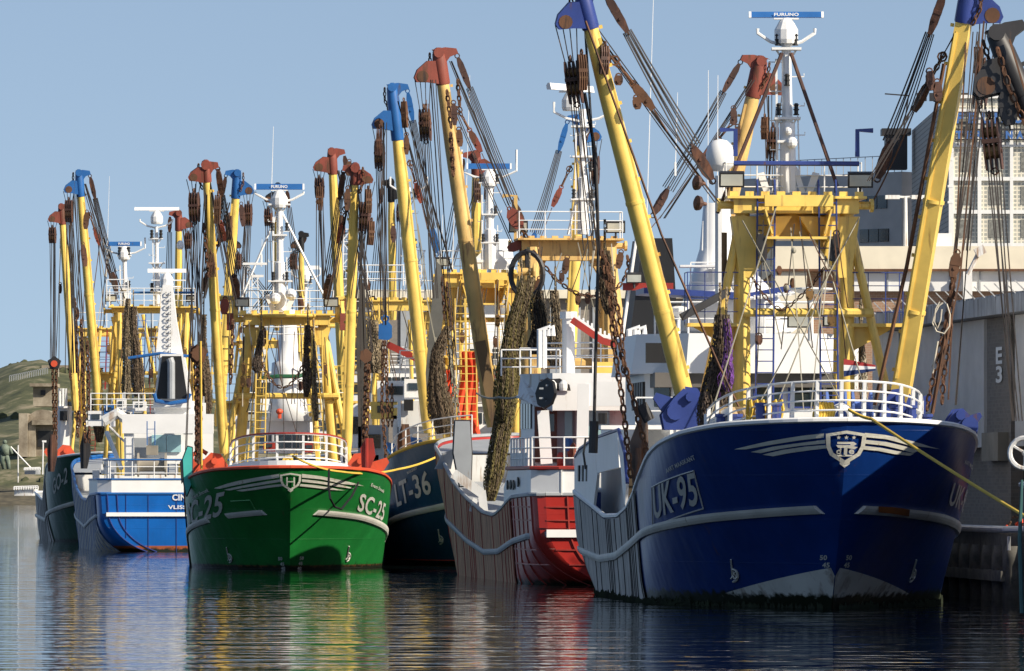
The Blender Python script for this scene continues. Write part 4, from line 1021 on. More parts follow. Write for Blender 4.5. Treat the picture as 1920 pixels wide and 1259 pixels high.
    mb = MB(); Hk = [(h.W(0.05, 10.3, 10.6), h.W(1.2, 9, 4.9)), (h.W(-1.6, 10.2, 10.9), h.W(1.4, 8.2, 4.9)), (h.W(1.75, 10.2, 11), h.W(-1.9, 8.6, 4.6)), (h.W(.8, 10.3, 9.9), h.W(-.1, 7, 5)), (h.W(.8, 10.3, 9.9), h.W(1.9, 8, 5)), (h.W(-.2, 10.3, 10.7), h.W(-.25, 7, 5.3)), (h.W(1.0, 10.2, 9.7), h.W(-1.2, 7.6, 5.0)), (h.W(-.6, 10.2, 11.4), h.W(-3.2, 5, 5.0))]
    for a, b in Hk: mb.path([a, b], .02, 4)
    for k, (px, py) in enumerate(((1475, 540), (1488, 470))): mb.ball(P(px, py, 181), .09, 6)
    mb.build('gantry_wire', WIREL, g)
    for px, py in ((1486, 528), (1474, 538), (1461, 505)): pulley(g, P(px, py-8, 181.5), P(px, py+12, 181.5), .14, RUST, lod=2)
    # mast on the gantry
    m0 = P(1478, 362, 184); m = mast(rt, m0, P(1474, 72, 184), .22, WHT, plats=((.33, .6), (.48, .75), (.93, .85)), lights=((.49, -.25), (.49, .25), (.94, -.25), (.94, .25), (.68, 0)),
             scan=True, scanmat=BLUC, scanL=2.08, yoke=(.95, .82, .5), scany=.12, word=True, vert=.17)
    mb = MB(); mb.tube(P(1483, 100, 183.8), P(1570, 350, 183), .055, n=6); mb.tube(P(1466, 100, 183.8), P(1345, 400, 183), .055, n=6); mb.build('mast_stay', DARKR, m)
    for px, py, r_ in ((1485, 268, .17), (1478, 246, .13)): mb = MB(); mb.ball(P(px, py, 183.7), r_, 10); mb.build('dome_antenna', WHT, m)
    mb = MB()
    for s in (-1, 1): mb.prism([m0+V(s*.7, 0, 0), m0+V(s*.9, 0, .55), m0+V(s*.7, 0, .6), m0+V(s*.5, 0, 0)], V(0, .1, 0)); mb.prism([m0+V(s*.35, 0, 0), m0+V(s*.1, 0, .7), m0+V(s*.25, 0, .75), m0+V(s*.5, 0, 0)], V(0, .1, 0))
    mb.build('mast_gusset', WHT, m)
    # booms
    lf = h.W(-1.5-.7, 10.9, 11.75); rf = h.W(1.5+.75, 10.9, 11.8)
    fl, fr = P(1291, 772, 182.5), P(1683, 775, 182.5)
    b1, hn1 = boom(rt, fl, P(1090, -16, 181), h.r*-1, .27, YEL, BLU, lift=lf, drop=(P(1120, 470, 182), .9), sleeve=1.1, headstyle=0)
    b2, hn2 = boom(rt, fr, P(1818, -22, 181), h.r, .30, YEL, BLU, lift=rf, drop=(P(1800, 470, 180), 1.2), square=True, sleeve=1.0, headstyle=0)
    for p, s in ((fl, -1), (fr, 1)):
        q = p-h.O; bracket(rt, h, float(np.dot(q, h.r)), float(np.dot(q, h.d)), float(p[2])-.1, s, BLU, .85)
    # outer brackets carrying the bow chains
    bracket(rt, h, 4.1, 7.0, 5.0, 1, BLU, .55)
    # hanging gear under the left boom
    mb = MB(); mb.chain([P(1128, 470, 182), P(1150, 600, 182), P(1180, 720, 182), P(1218, 870, 182)], .27, .036); mb.chain([P(1140, 500, 182), P(1150, 640, 182), P(1168, 760, 182), P(1183, 895, 182)], .27, .036)
    mb.chain([P(1134, 480, 182), P(1165, 610, 182), P(1170, 700, 182)], .25, .03); mb.build('chain', RUST, b1)
    mb = MB(); mb.path([P(1096, 175, 182.5), P(1117, 290, 183), P(1122, 470, 183), P(1116, 700, 183), P(1114, 800, 183)], .05, 5); mb.tube(P(1114, 790, 183), P(1112, 850, 183), .14, n=8); mb.build('hoisting_wire', DARK, b1)
    mb = MB(); mb.path([P(1098, 40, 180.5), P(1240, 440, 180), P(1350, 690, 179.5), P(1398, 790, 179)], .035, 5); mb.path([P(1398, 790, 179), P(1408, 800, 179)], .1, 6); mb.build('guy_wire', RUST, b1)
    # rust red block and pale ring low on the gear, right boom
    mb = MB(); mb.chain([P(1793, 490, 180), P(1775, 600, 180), P(1755, 680, 180), P(1738, 770, 180)], .26, .034); mb.chain([P(1790, 500, 180), P(1780, 620, 180), P(1768, 720, 180), P(1766, 760, 180)], .26, .034)
    mb.path([P(1795, 480, 180), P(1770, 640, 180), P(1748, 775, 180)], .06, 5); mb.build('chain', RUST, b2)
    mb = MB(); mb.path([P(1845, 40, 180), P(1800, 520, 180), P(1748, 780, 179)], .035, 4); mb.path([P(1812, 60, 181), P(1790, 500, 180), P(1778, 750, 180)], .03, 4); mb.path([P(1770, 120, 181), P(1700, 500, 182), P(1640, 760, 182)], .06, 5)
    mb.build('guy_wire', RUST, b2)
    pulley(b2, P(1795, 470, 179.8), P(1786, 520, 179.8), .28, RUST, lod=1)
    mb = MB(); mb.path([P(x_, y_, 179.6) for x_, y_ in ((1775, 570), (1781, 590), (1780, 612), (1770, 626), (1756, 622), (1748, 606), (1752, 590), (1760, 574), (1768, 568))], .024, 5); mb.path([P(x_, y_, 179.5) for x_, y_ in ((1762, 566), (1754, 580), (1752, 604), (1758, 616), (1764, 600), (1766, 580))], .02, 5); mb.path([P(1758, 640, 179.6), P(1748, 700, 179.6)], .035, 5); mb.build('rope_sling', ROPEW, b2)
    # wheelhouse and superstructure
    hs = house(rt, h, 20.5, 3.75, 1.6, 5.2, 9, WHT, 'deckhouse', 1.2)
    hw = house(rt, h, 21.3, 3.1, 5.2, 6.75, 7, WHT, 'wheelhouse', 1.3)
    top = house(rt, h, 20.7, 3.55, 6.75, 7.95, 7.6, WHT, 'upper_bulwark', 1.5, taper=.05)
    mb = MB(); mb.obox(h.W(-2.95, 20.62, 7.35), h.r*.32, h.d*.06, V(0, 0, .3)); mb.build('recess_window', BLK, top)
    mb = MB(); mb.obox(h.W(0, 21.7, 6.55), h.r*2.95, h.d*.7, V(0, 0, .22)); mb.build('window_band', paint('dark_brown', (.12, .11, .1), .6, .2), hw)  # even dark brown band over the tops of the panes
    windows(hw, h, 21.25, (-1.55, -.5, .5, 1.55), 5.75, 6.6, .78, GLASS, BLU)
    for s in (-1, 1):   # angled side panes
        for k in range(2):
            c0 = h.W(s*(1.95+k*.62), 21.3+(.12+k*.66), 6.17); mb = MB(); ax = nrm(h.r*s+h.d*1.0); mb.obox(c0+h.r*s*.05-h.d*.05, ax*.3, np.cross(ax, V(0, 0, 1))*.03, V(0, 0, .42), 0); mb.build('window', [GLASS], hw)
    mb = MB()
    for k in range(5): c = h.W(-3.12, 22.8+k*.7, 6.1); mb.obox(c, h.r*.04, h.d*.22, V(0, 0, .42))
    mb.build('side_grille', BLK, hw)
    mb = MB(); mb.obox(h.W(-3.8, 20.0, 5.1), h.r*1.0, h.d*1.2, V(0, 0, .06)); mb.build('side_platform', WHT, hs)
    rails(hs, [h.W(-3.6, 20.3, 5.2), h.W(-1.0, 20.0, 5.2)], .8, 2, 1.0, WHT)
    flood(hs, h.W(-1.6, 19.9, 4.9), s=.3)
    rails(top, [h.W(-2.9, 21.5, 7.9), h.W(-.9, 21.2, 7.9)], 1.0, 2, 1.2, WHT, .03); rails(top, [h.W(.4, 21.2, 7.9), h.W(3.1, 21.3, 7.9)], 1.0, 2, 1.2, WHT, .035)
    flood(top, h.W(1.4, 21, 8.35), s=.34); flood(top, h.W(2.5, 21, 8.4), s=.36)
    # tripod funnel casing and platforms, blue canopy edge
    f = MB(); f.path([h.W(-.9, 24, 7.9), h.W(-.8, 24.3, 9.6), h.W(-.7, 24.5, 10.6), h.W(-.65, 24.6, 12.0)], [1.25, .72, .5, .42], 14); f.path([h.W(.9, 23.6, 7.9), h.W(.5, 23.8, 9.0), h.W(-.2, 24, 10)], [.9, .6, .4], 10)
    fo = f.build('funnel_casing', WHT, rt, True)
    mb = MB(); mb.prism([h.W(-3.2, 23, 9.35), h.W(.0, 23, 9.2), h.W(1.3, 23, 9.45), h.W(1.35, 23, 9.25), h.W(.0, 23, 9.02), h.W(-3.2, 23, 9.18)], h.d*2.4); mb.build('canopy', BLU, fo)
    mb = MB(); 
    for k in range(9): mb.box(h.W(-.2+k*.18, 21.7, 9.02+k*.02), .06, .1, .14)
    mb.path([h.W(-.3, 21.7, 9.0), h.W(1.4, 21.7, 9.2)], .05, 5); mb.build('canopy_edge', WHT, fo)
    for px, py, w_ in ((1335, 500, 120), (1347, 548, 90)): mb = MB(); c = P(px, py, 195); mb.box(c, w_/61, 1, .06); mb.build('platform', WHT, fo)
    rails(fo, [P(1295, 548, 195.5), P(1420, 548, 195)], .9, 3, .7, WHT, .025)
    for px, py, hh in ((1327, 520, 6.3), (1317, 470, .9), (1345, 400, 4.2)): mb = MB(); c = P(px, py, 195); mb.path([c, c+V(.02, 0, hh)], [.025, .012], 4); mb.build('antenna', WHT, fo)
    mb = MB(); c = P(1350, 348, 192); mb.path([P(1350, 560, 192), P(1350, 330, 192)], .16, 8); mb.lathe(c+V(0, 0, .42), [(.22, 0), (.38, .14), (.42, .2), (.42, .55), (.36, .78), (.22, .92), (.02, .97)], 16)
    mb.build('satellite_dome', WHT, fo, 'auto')
    mb = MB(); c = P(1520, 545, 191); mb.tube(P(1520, 640, 191), c, .09, n=8); mb.lathe(c+V(0, 0, -.1), [(.3, 0), (.66, .12), (.66, .17), (.1, .2)], 14); mb.build('dish_antenna', WHT, top)
    mb = MB(); c = P(1272, 582, 194); mb.tube(P(1272, 640, 194), c, .06, n=8); mb.lathe(c, [(.1, -.2), (.32, -.05), (.36, .05), (.2, .12)], 12); mb.build('dome_antenna', WHT, top)
    c = P(1582, 690, 181); mb = MB(); 
    for k, mt in enumerate((0, 1, 2)): z = .17-.17*k; mb.prism([c+V(0, 0, z+.085), c+V(.9-abs(z)*.0, 0, .0+(z+.085)*(.3)), c+V(.9, 0, (z-.085)*.3), c+V(0, 0, z-.085)], V(0, .02, 0), mt)
    mb.build('pennant', [paint('pennant_red', (.35, .03, .03), .8), WHT, paint('pennant_blue', (.01, .03, .12), .8)], rt)
    # horns / black speakers on the left of the gantry
    for px, py in ((1302, 383), (1300, 345)): mb = MB(); c = P(px+22, py, 182); mb.lathe(c, [(.05, 0), (.06, .1), (.2, .2), (.22, .3), (.12, .36)], 12, axis=(-1, -.5, .1)); mb.build('horn', DARKR, g)
    # midship side: white plating with the big opening, wing, rails
    U = lambda v, w_: h.W(-(h.half(v, h.sheer(v))-.02), v, w_)
    def plate(poly, nm='side_plating', mt=WHT):
        mb = MB(); mb.prism([U(v, w_) for v, w_ in poly], h.r*.08); return mb.build(nm, mt, rt)
    sp = plate([(24.2, 2.7), (27, 2.9), (30.6, 3.15), (30.6, 4.2), (28.5, 4.45), (24.2, 4.75), (23.0, 3.7)])
    plate([(16.4, 3.9), (17.0, 4.95), (24.2, 4.76), (23.0, 3.75)]); plate([(14.3, 3.4), (15.0, 4.2), (16.9, 4.9), (16.4, 4.3), (15.2, 3.1), (14.6, 2.7)])
    mb = MB(); mb.path([U(v, w_)+V(0, 0, .03) for v, w_ in ((14.3, 3.4), (15, 4.25), (17, 4.98), (24, 4.79), (28.5, 4.5), (30.6, 4.24))], .06, 6); mb.build('plating_edge', BLU, sp)
    for k in range(3): mb = MB(); mb.obox(U(26.2+k*1.2, 3.75), h.r*.06, h.d*.16, V(0, 0, .25)); mb.build('porthole', BLK, sp)
    mb = MB(); mb.obox(h.W(-2.9, 20.2, 2.9), h.r*1.05, h.d*.12, V(0, 0, 1.0))  # dark slatted panel stands for the shade inside the side opening
    for k in range(6): mb.obox(h.W(-2.9, 20.05, 2.1+.32*k), h.r*1.05, h.d*.04, V(0, 0, .02))
    mb.build('hold_opening_shade', paint('hold_shade_brown', (.05, .035, .02), .9), rt)
    # white shed side behind the left chains
    mb = MB(); mb.path([P(1098, 880, 190), P(1094, 850, 190), P(1098, 822, 190), P(1108, 822, 190)], .035, 5); mb.build('grab_rail', DARK, rt)
    mb = MB(); mb.path([h.W(-3.3, 16.5, 2.6), h.W(-2.6, 16.2, 3.9)], .16, 6); mb.prism([h.W(-4.2, 15, 2.5), h.W(-2.7, 15, 3.3), h.W(-2.5, 15, 3.0), h.W(-4.1, 15, 2.2)], h.d*1.5); mb.build('gear_chute', WHTW, rt)
    return rt, h

def emblem(hull, h, c, half, kind):
    """shield with rim, inner field and letters, laid on the stem head; half = half width in photo pixels"""
    cx, cy = c; k = half/38.; a0, w0 = h.pick(cx, cy); ppm = abs(proj(h.S(a0+.5, w0))[0]-proj(h.S(a0-.5, w0))[0])
    def mp(x, y, off): return h.S(a0+x*k/ppm, w0-y*k/ppm, off)
    outl = [(-38, -24), (0, -30), (38, -24), (36, 0), (28, 16), (12, 26), (0, 34), (-12, 26), (-28, 16), (-36, 0)]
    inn = [(x*.78, y*.78-1) for x, y in outl]
    def dens(pl): 
        o = []
        for p, q in zip(pl, pl[1:]+pl[:1]): o += [(p[0]+(q[0]-p[0])*t, p[1]+(q[1]-p[1])*t) for t in (0, .25, .5, .75)]
        return o
    A, B_ = dens(outl), dens(inn); mb = MB(); n = len(A)
    mb.add([mp(x, y, .05) for x, y in A]+[mp(x, y, .05) for x, y in B_], [(i, (i+1) % n, n+(i+1) % n, n+i) for i in range(n)])
    mb.add([mp(x, y, .05) for x, y in [(-9, 26), (-6, 24), (0, 27), (6, 24), (9, 26), (9, 32), (4, 36), (0, 39), (-4, 36), (-9, 32)]], [tuple(range(10))])
    if kind == 'd':
        for sx in (-14, 0, 14):
            st = []
            for i in range(10): r_ = 4.2 if i % 2 == 0 else 1.8; st.append((sx+r_*math.sin(i*math.pi/5), -17-r_*math.cos(i*math.pi/5)))
            mb.add([mp(x, y, .05) for x, y in st], [tuple(range(10))])
        for bar in ([(-16, -9), (14, -9), (20, -5), (14, -1), (8, -1), (8, -5), (-16, -5)], [(-18, -3), (6, -3), (22, 1), (16, 5), (6, 3), (-4, 2), (-14, 2)], [(-3, 2), (3, 2), (3, 15), (-3, 15)], [(-16, 15), (14, 15), (11, 18), (-13, 18)]):
            mb.add([mp(x, y, .05) for x, y in bar], [tuple(range(len(bar)))])
        mb.build('emblem', DECAL, hull)
        letters('emblem_lettering', 'd', lambda u, v: mp(-17+u*9, 14-v*12, .052), DECAL, hull, .03); letters('emblem_lettering', 'e', lambda u, v: mp(6+u*10, 14-v*9, .052), DECAL, hull, .03)
    else:
        mb.build('emblem', DECAL, hull)
        letters('emblem_lettering', 'H', lambda u, v: mp(-15+u*30, 17-v*32, .052), DECAL, hull, .0)
def thruster_mark(hull, h, px, py, s, k):
    a0, w0 = h.pick(px, py); mb = MB(); M = lambda x, y: h.S(a0+x*k, w0+y*k, .03)
    mb.path([M(-.14, .42), M(-.12, -.02)], .03, 4)
    mb.path([M(-.12+.26*math.sin(t)*1.0, -.02+.18*math.cos(t)) for t in np.linspace(0, math.pi, 8)]+[M(-.12, -.2)], .03, 4)
    mb.ring(M(0, -.02), .09, .025, M(0, 0)-h.S(a0, w0, -.3), 10, 4); mb.path([M(-.3*s*0-.2, -.12), M(.06, .1)], .02, 4); mb.path([M(-.1, .1), M(.1, -.12)], .02, 4)
    mb.build('thruster_mark', LETTER, hull)
def draft_marks(hull, h, pts, _):
    for (px, py), s in zip(pts, ('50', '45', '40')):
        a0, w0 = h.pick(px, py); letters('draft_mark', s, lambda u, v: h.S(a0-.12+u*.24, w0-.07+v*.14, .03), LETTER, hull, .03)
blue_trawler_root, UKH = blue_trawler()

# ================================================================== NEIGHBOUR AT THE QUAY (mostly outside the frame, throws its shadow on the blue bow)
def quay_neighbour():
    sh = [(0, 5.4), (4, 5.2), (8, 4.6), (12, 3.6), (20, 2.8), (40, 3.4)]
    h = Hull(39.3, 4.2, sh, 3, (11, 7), 'bow', (18.2, 138), .0)
    rt = root('fishing_trawler', (18.2, 138, 0), 'dark trawler half out of frame at right, only boom head darkened as in shade and pale wheel showing', 'trawler')
    hull = hull_parts(rt, h, hull_mat('hull_purple', (.09, .03, .12)), 1.0, 10)
    house(rt, h, 20, 3.3, 2, 7.5, 18.8, WHTW, 'deckhouse')  # out of view, sized so that its shadow crosses the blue bow
    foot = V(15.2, 149, 5); head = P(1868, 66, 150)
    b, hn = boom(rt, foot, head, V(-1, 0, .0), .3, DARK, DARK, lift=V(17.5, 150, 11.5), drop=(P(1912, 790, 150), .5), sleeve=1.6)  # dark colour on spar and head stands for the shade they lie in
    mb = MB(); mb.path([P(1893, 75, 149.6), P(1960, 300, 149)], .03, 4); mb.chain([P(1870, 90, 149.5), P(1890, 160, 149.5), P(1925, 240, 149.5)], .24, .035); mb.build('chain', RUST, b)
    pulley(b, P(1885, 160, 149.8), P(1893, 235, 149.8), .4, DARK); 
    c = P(1922, 850, 150); mb = MB(); mb.ring(c, .36, .06, V(.2, 1, 0), 20, 6); mb.ball(c, .08)
    for a in range(3): an = a*2.09+.5; mb.tube(c, c+V(.36*math.cos(an), -.07*math.cos(an), .36*math.sin(an)), .035, n=5)
    mb.path([c+V(0, .1, 0), c+V(.6, .3, -.8)], .06, 6); mb.build('hand_wheel', WHTW, rt)
    mb = MB(); mb.path([P(1916, 900, 150), P(1912, 1010, 150), P(1916, 1150, 150)], [.03, .05, .05], 6); mb.build('fender_rope', paint('dull_teal', (.04, .12, .12), .6), rt)
quay_neighbour()

def side_house(rt, h, px0, px1, py0, py1, Y, dep=4, mat=WHT, name='deckhouse', parent=None):
    a, b = P(px0, py1, Y), P(px1, py0, Y); mb = MB(); d = h.d*dep
    c = (a+b)/2+d/2; mb.obox(c, V((b[0]-a[0])/2, 0, 0), d/2, V(0, 0, (b[2]-a[2])/2)); return mb.build(name, mat, parent or rt)

# ================================================================== RED TRAWLER (stern to the camera)
def red_trawler():
    sh = [(0, 5.4), (4, 5.1), (8, 4.7), (11, 4.1), (14, 3.5), (18, 2.95), (24, 2.4), (28, 2.3), (31, 2.6), (34, 2.95), (40, 3.05)]
    h = Hull(40, 4.3, sh, 3.5, (11, 7), 'stern', (4.85, 216), -.108)
    rt = root('fishing_trawler', (4.85, 216, 0), 'red and white trawler lying stern to the camera with weathered brown timber side', 'trawler', 'beam trawlers moored side by side')
    hull = hull_parts(rt, h, hull_mat('hull_red', (.34, .022, .016), wear=.5), 1.1, 8, GREYP, GREYP)
    tab = [(2, 3.0), (8, 2.3), (13, 1.85), (18, 1.35), (24, .98), (29, 1.05), (34, 1.45), (40, 1.72)]
    strake(hull, h, tab, 3, 40, -1, GREYP, .1); mb = MB(); mb.obox(h.W(0, 40.06, 1.76), h.r*3.72, h.d*.08, V(0, 0, .13)); mb.build('rubbing_strake', WHT, hull)
    sheath(hull, h, 6, 33.8, -1, mat=WOODB, battens=[7.5, 11, 14, 16.8, 18.9, 19.5, 20.3, 20.8, 23.6, 27.5, 30, 31.2, 32.2, 33, 33.7], batmat=REDP)
    mb = MB()   # frames on the red quarter and stern
    for u in np.linspace(-3.0, 3.0, 6): mb.path([h.W(u*(h.half(40, z)/h.half(40, 3)), 40.04, z) for z in np.linspace(-.1, 3, 10)], .035, 4)
    for v in (34.6, 36, 37.3, 38.6, 39.6): mb.path([h.W(-(h.half(v, z)+.01), v, z) for z in np.linspace(-.1, 3, 12)], .035, 4)
    for z in (.7, 1.2, 2.2, 2.65): mb.path([h.W(-h.half(v, z)-.01, v, z) for v in np.linspace(33.9, 40, 10)]+[h.W(u, 40.04, z) for u in (-h.half(40, z)*.9, h.half(40, z))], .03, 4)
    mb.build('hull_frame', REDP, hull)
    # raised white quarter with oval ports
    mb = MB(); G = []
    pts = [(-(h.half(v, 3)+.0), v) for v in np.linspace(31.5, 39.6, 12)]+[(-3.3, 40.02), (3.6, 40.02)]
    for u, v in pts:
        z0 = h.sheer(v)+.02; z1 = 3.95 if v > 33 else 3.3+.65*(v-31.5)/1.5; G.append([h.W(u, v, z0), h.W(u*1.0, v, (z0+z1)/2), h.W(u, v, z1)])
    mb.grid(G); q = mb.build('raised_quarter', WHT, rt)
    for v in (33.2, 34.3, 35.2, 36.6): mb = MB(); c = h.W(-h.half(v, 3)-.03, v, 3.4 if v < 36 else 3.5); mb.lathe(c, [(.17, 0), (.17, .05)], 12, axis=-h.r); o = mb.build('porthole', BLK, q)
    mb = MB()
    for u in (-3.2, -1.9, -.6, .8, 2.2): mb = MB(); mb.tube(h.W(u, 40.05, 3.05), h.W(u, 40.05, 3.93), .035, n=4); mb.build('quarter_rib', WHTW, q)
    mb = MB(); mb.path([h.W(-h.half(v, 3), v, 3.97) for v in np.linspace(32.5, 39.6, 8)]+[h.W(-3.3, 40.05, 3.97), h.W(3.6, 40.05, 3.97)], .07, 6); mb.build('quarter_rim', REDP, q)
    mb = MB(); mb.grid([[h.W(s*(h.half(v, 3)-.05), v, 3.9) for s in (-1, 0, 1)] for v in (32, 36, 39.9)]); mb.build('aft_deck', REDP, q)
    ring_pts = [h.W(-h.half(v, 3)+.1, v, 3.95) for v in np.linspace(33, 39.4, 8)]+[h.W(-3.1, 39.9, 3.95), h.W(0, 39.9, 3.95), h.W(3.4, 39.9, 3.95)]
    rails(rt, ring_pts, 1.05, 3, 1.4, WHT, .03)
    # worn white tarpaulin strips on the inside of the bulwark
    mb = MB(); G = [[p, p+V(0, 0, .55)] for p in ring_pts[:7]]; mb.grid(G); mb.build('weather_cloth', WHTW, rt)
    # aft house: side wall with tall panes, recessed brown doors, overhanging wing, slanted gallows posts
    YH = 220.5; BL = lambda px, py, dy=0: P(px, py, YH+dy)
    mb = MB(); mb.prism([BL(1003, 890), BL(1560, 890), BL(1560, 745), BL(1003, 745)], V(0, .2, 0)); mb.prism([BL(978, 885, 2.4), BL(1003, 885, 0), BL(1003, 745, 0), BL(978, 745, 2.4)], V(.05, .1, 0))
    mb.obox(BL(1280, 815, 6), V(4.8, 0, 0), V(0, 4.5, 0), V(0, 0, 1.3)); hs = mb.build('deckhouse', WHT, rt)
    for k in range(4):
        t = .14+.2*k; c = BL(978+25*t, 781, 2.4-2.4*t)-V(.05, .09, 0); mb = MB(); mb.obox(c, nrm(V(.45, -2.4, 0))*.17, V(.02, .02, 0), V(0, 0, .43)); mb.build('window', GLASS, hs)
    for px, hw_ in ((1012, .17), (1034, .19)):
        c = BL(px, 815, -.14); mb = MB(); mb.obox(c, V(hw_, 0, 0), V(0, .03, 0), V(0, 0, .95)); mb.obox(c+V(0, -.035, .4), V(hw_*.5, 0, 0), V(0, .012, 0), V(0, 0, .3), 1); mb.build('door', [paint('varnished_brown', (.16, .055, .03), .4, .2), GLASS], hs)
    mb = MB(); mb.obox(BL(1061, 812, -.13), V(.3, 0, 0), V(0, .02, 0), V(0, 0, 1.15)); mb.build('recess_panel', GREYP, hs)
    mb = MB(); mb.obox(BL(1066, 800, -.17), V(.13, 0, 0), V(0, .02, 0), V(0, 0, .55)); mb.build('recess_window', GLASSC, hs)
    uh = side_house(rt, h, 1036, 1560, 700, 770, 218.6, 2.6, WHT, 'upper_deck')
    mb = MB(); mb.prism([P(971, 744, 221), P(976, 702, 222), P(1036, 700, 218.7), P(1036, 770, 218.7), P(1000, 760, 219)], V(0, .15, 0)); mb.prism([P(968, 744, 221), P(1036, 770, 218.6), P(1036, 765, 222), P(975, 742, 224)], V(0, 0, .08)); mb.build('wing_plate', WHTW, uh)
    mb = MB(); c = P(1048, 722, 218.55); mb.prism([P(1012, 712, 218.5), P(1050, 710, 218.5), P(1068, 722, 218.5), P(1070, 733, 218.5), P(1020, 733, 218.5)], V(0, .06, 0)); mb.build('machinery_recess', DARK, uh)
    for px in (1036, 1056): mb = MB(); mb.lathe(P(px, 733, 218.3), [(.13, 0), (.15, .1), (.15, .24), (.05, .36)], 10); mb.build('winch_drum', WHTW, uh)
    for a, b, w_ in (((1091, 884), (1094, 720), .3), ((1025, 870), (1018, 770), .12)):
        mb = MB(); mb.beam(P(a[0], a[1], 217.2), P(b[0], b[1], 217.2), w_, .4); mb.build('gallows_post', WHT, rt)
    mb = MB(); mb.prism([P(1088, 726, 217.3), P(1103, 716, 217.3), P(1560, 716, 217.3), P(1560, 762, 217.3), P(1104, 762, 217.3)], V(0, .4, 0)); mb.build('gallows_beam', WHT, rt)
    mb = MB(); mb.tube(P(1127, 775, 217), P(1127, 795, 217), .1, n=8); mb.tube(P(1133, 775, 217), P(1133, 795, 217), .1, n=8); mb.build('lamp_pair', BLK, hs)
    for px, py, mt in ((1072, 850, RUSTR), (1052, 868, REDP), (1082, 868, WHT), (1066, 838, BLUC)): mb = MB(); mb.lathe(P(px, py+8, 217.8), [(.12, 0), (.15, .1), (.15, .4), (.08, .5)], 10); mb.build('deck_fitting', mt, rt)
    for px, py, w_, h_ in ((1155, 805, 1.2, 1.3), (1120, 838, .6, .9)): mb = MB(); mb.box(P(px, py, 219.5), w_, .4, h_); mb.build('locker', WHT if h_ > 1 else BLUC, rt)
    mb = MB(); c = P(1118, 795, 219.2); mb.box(c, .9, .3, 1.2); mb.build('window', GLASSC, hs)
    rails(rt, [P(975, 705, 222), P(1180, 705, 221)], .95, 3, 1.3, WHT, .028); rails(rt, [P(1020, 692, 226), P(1180, 690, 225)], .9, 2, 1.1, WHT, .028)
    mb = MB(); mb.box(P(1145, 690, 224), 1.2, .3, .4); mb.build('locker', YEL, rt)
    mb = MB(); mb.path([P(1072, 600, 221), P(1130, 640, 221), P(1162, 648, 221), P(1300, 648, 221)], .16, 4)
    mb.build('crane_arm', REDP, rt); mb = MB(); mb.path([P(1080, 596, 221), P(1128, 630, 221), P(1170, 638, 221)], .08, 4)
    for k in range(10): mb.box(P(1078+k*8, 594+k*4.8, 221), .07, .1, .25)
    mb.build('crane_rack', WHT, rt)
    mb = MB(); mb.tube(P(1066, 700, 221.5), P(1066, 590, 221.5), .22, n=10); mb.tube(P(1066, 598, 221.5), P(1066, 585, 221.5), .3, n=10); mb.build('crane_pillar', WHT, rt)
    for px in (1012, 1020, 1180, 1192): mb = MB(); c = P(px, 690, 221); mb.path([c, c+V(0, 0, 1.3), c+V(.3, 0, 1.4), c+V(.3, 0, 1.1)], .11, 8); mb.build('vent_pipe', WHT, rt)
    # black funnel with red band
    mb = MB(); a = [P(1170, 640, 226), P(1196, 450, 226), P(1250, 450, 226), P(1262, 640, 226)]; mb.prism(a, h.d*3); fn = mb.build('funnel', BLK, rt)
    mb = MB(); mb.prism([P(1168, 545, 224.3), P(1168, 531, 224.3), P(1262, 531, 224.3), P(1262, 545, 224.3)], h.d*.15); mb.build('funnel_band', REDP, fn)
    mb = MB(); mb.path([P(1165, 645, 224.6), P(1193, 448, 224.6), P(1252, 448, 224.6), P(1266, 645, 224.6)], .06, 6); mb.build('funnel_edge', WHT, fn)
    flood(fn, P(1189, 521, 224), s=.28)
    # gantry forward (v from bow about 14): beam at photo row 455
    GV = 14.5; hg = h.W(0, GV, 0); wt = P(0, 452, hg[1])[2]
    g = gantry(rt, h, GV, 1.5, 1.45, wt, 3.6, YELO, .75, None, brace=2.7, crossw=8, post_r=.36, baskets=False, gusset=.8, inner=False)
    mb = MB(); c = h.W(-1.95, GV-.3, wt); mb.path([c, c+V(0, 0, 1.7), c+V(-.5, 0, 1.7)], .1, 4); mb.build('davit_arm', YELO, g)
    # chained blocks at its corner
    pulley(rt, P(954, 390, 241), P(976, 428, 241), .5, RUSTR, lod=1); pulley(rt, P(985, 455, 241), P(952, 468, 241), .34, RUSTR, lod=1)
    mb = MB(); mb.chain([P(978, 428, 241), P(988, 448, 241)], .24, .05); mb.chain(sag(P(1000, 470, 239), P(1150, 545, 239), .8, 8), .25, .035); mb.chain(sag(P(1150, 545, 239), P(1190, 470, 239), .3, 6), .25, .035); mb.build('chain', RUST, g)
    for px, py in ((1165, 470), (1150, 520), (1012, 520), (1064, 480)): pulley(g, P(px, py, 239), P(px-6, py+34, 239), .26, RUST, lod=1)
    # net winch wheel on the left side of the gantry
    c = P(988, 515, 238.6); mb = MB(); mb.ring(c, .62, .1, V(.25, 1, 0), 20, 6, 0, 1.35); mb.lathe(c-V(.35, .1, -.1), [(.34, 0), (.34, .06), (.14, .1), (.14, .55), (.34, .6), (.34, .66)], 12, 1, axis=(1, 0, 0)); mb.tube(c, c+V(0, 0, .95), .08, n=6, m=0); mb.build('gallows_block', [DARK, YELO], g)
    # masts
    m = mast(rt, P(1093, 440, 243), P(1093, 205, 243), .2, WHT, plats=((.28, .9), (.62, .8), (.86, .9)), lights=((.28, -.35), (.28, .35), (.5, .3)), yoke=(.9, 1.1, .75), stays=((.5, P(1065, 440, 243)), (.5, P(1120, 440, 243))), whips=((P(1209, 540, 232), 12.0), (P(1266, 330, 238), 3.1)))
    radar(m, P(1070, 165, 243), 2.6, WHT, False, .24, .9)
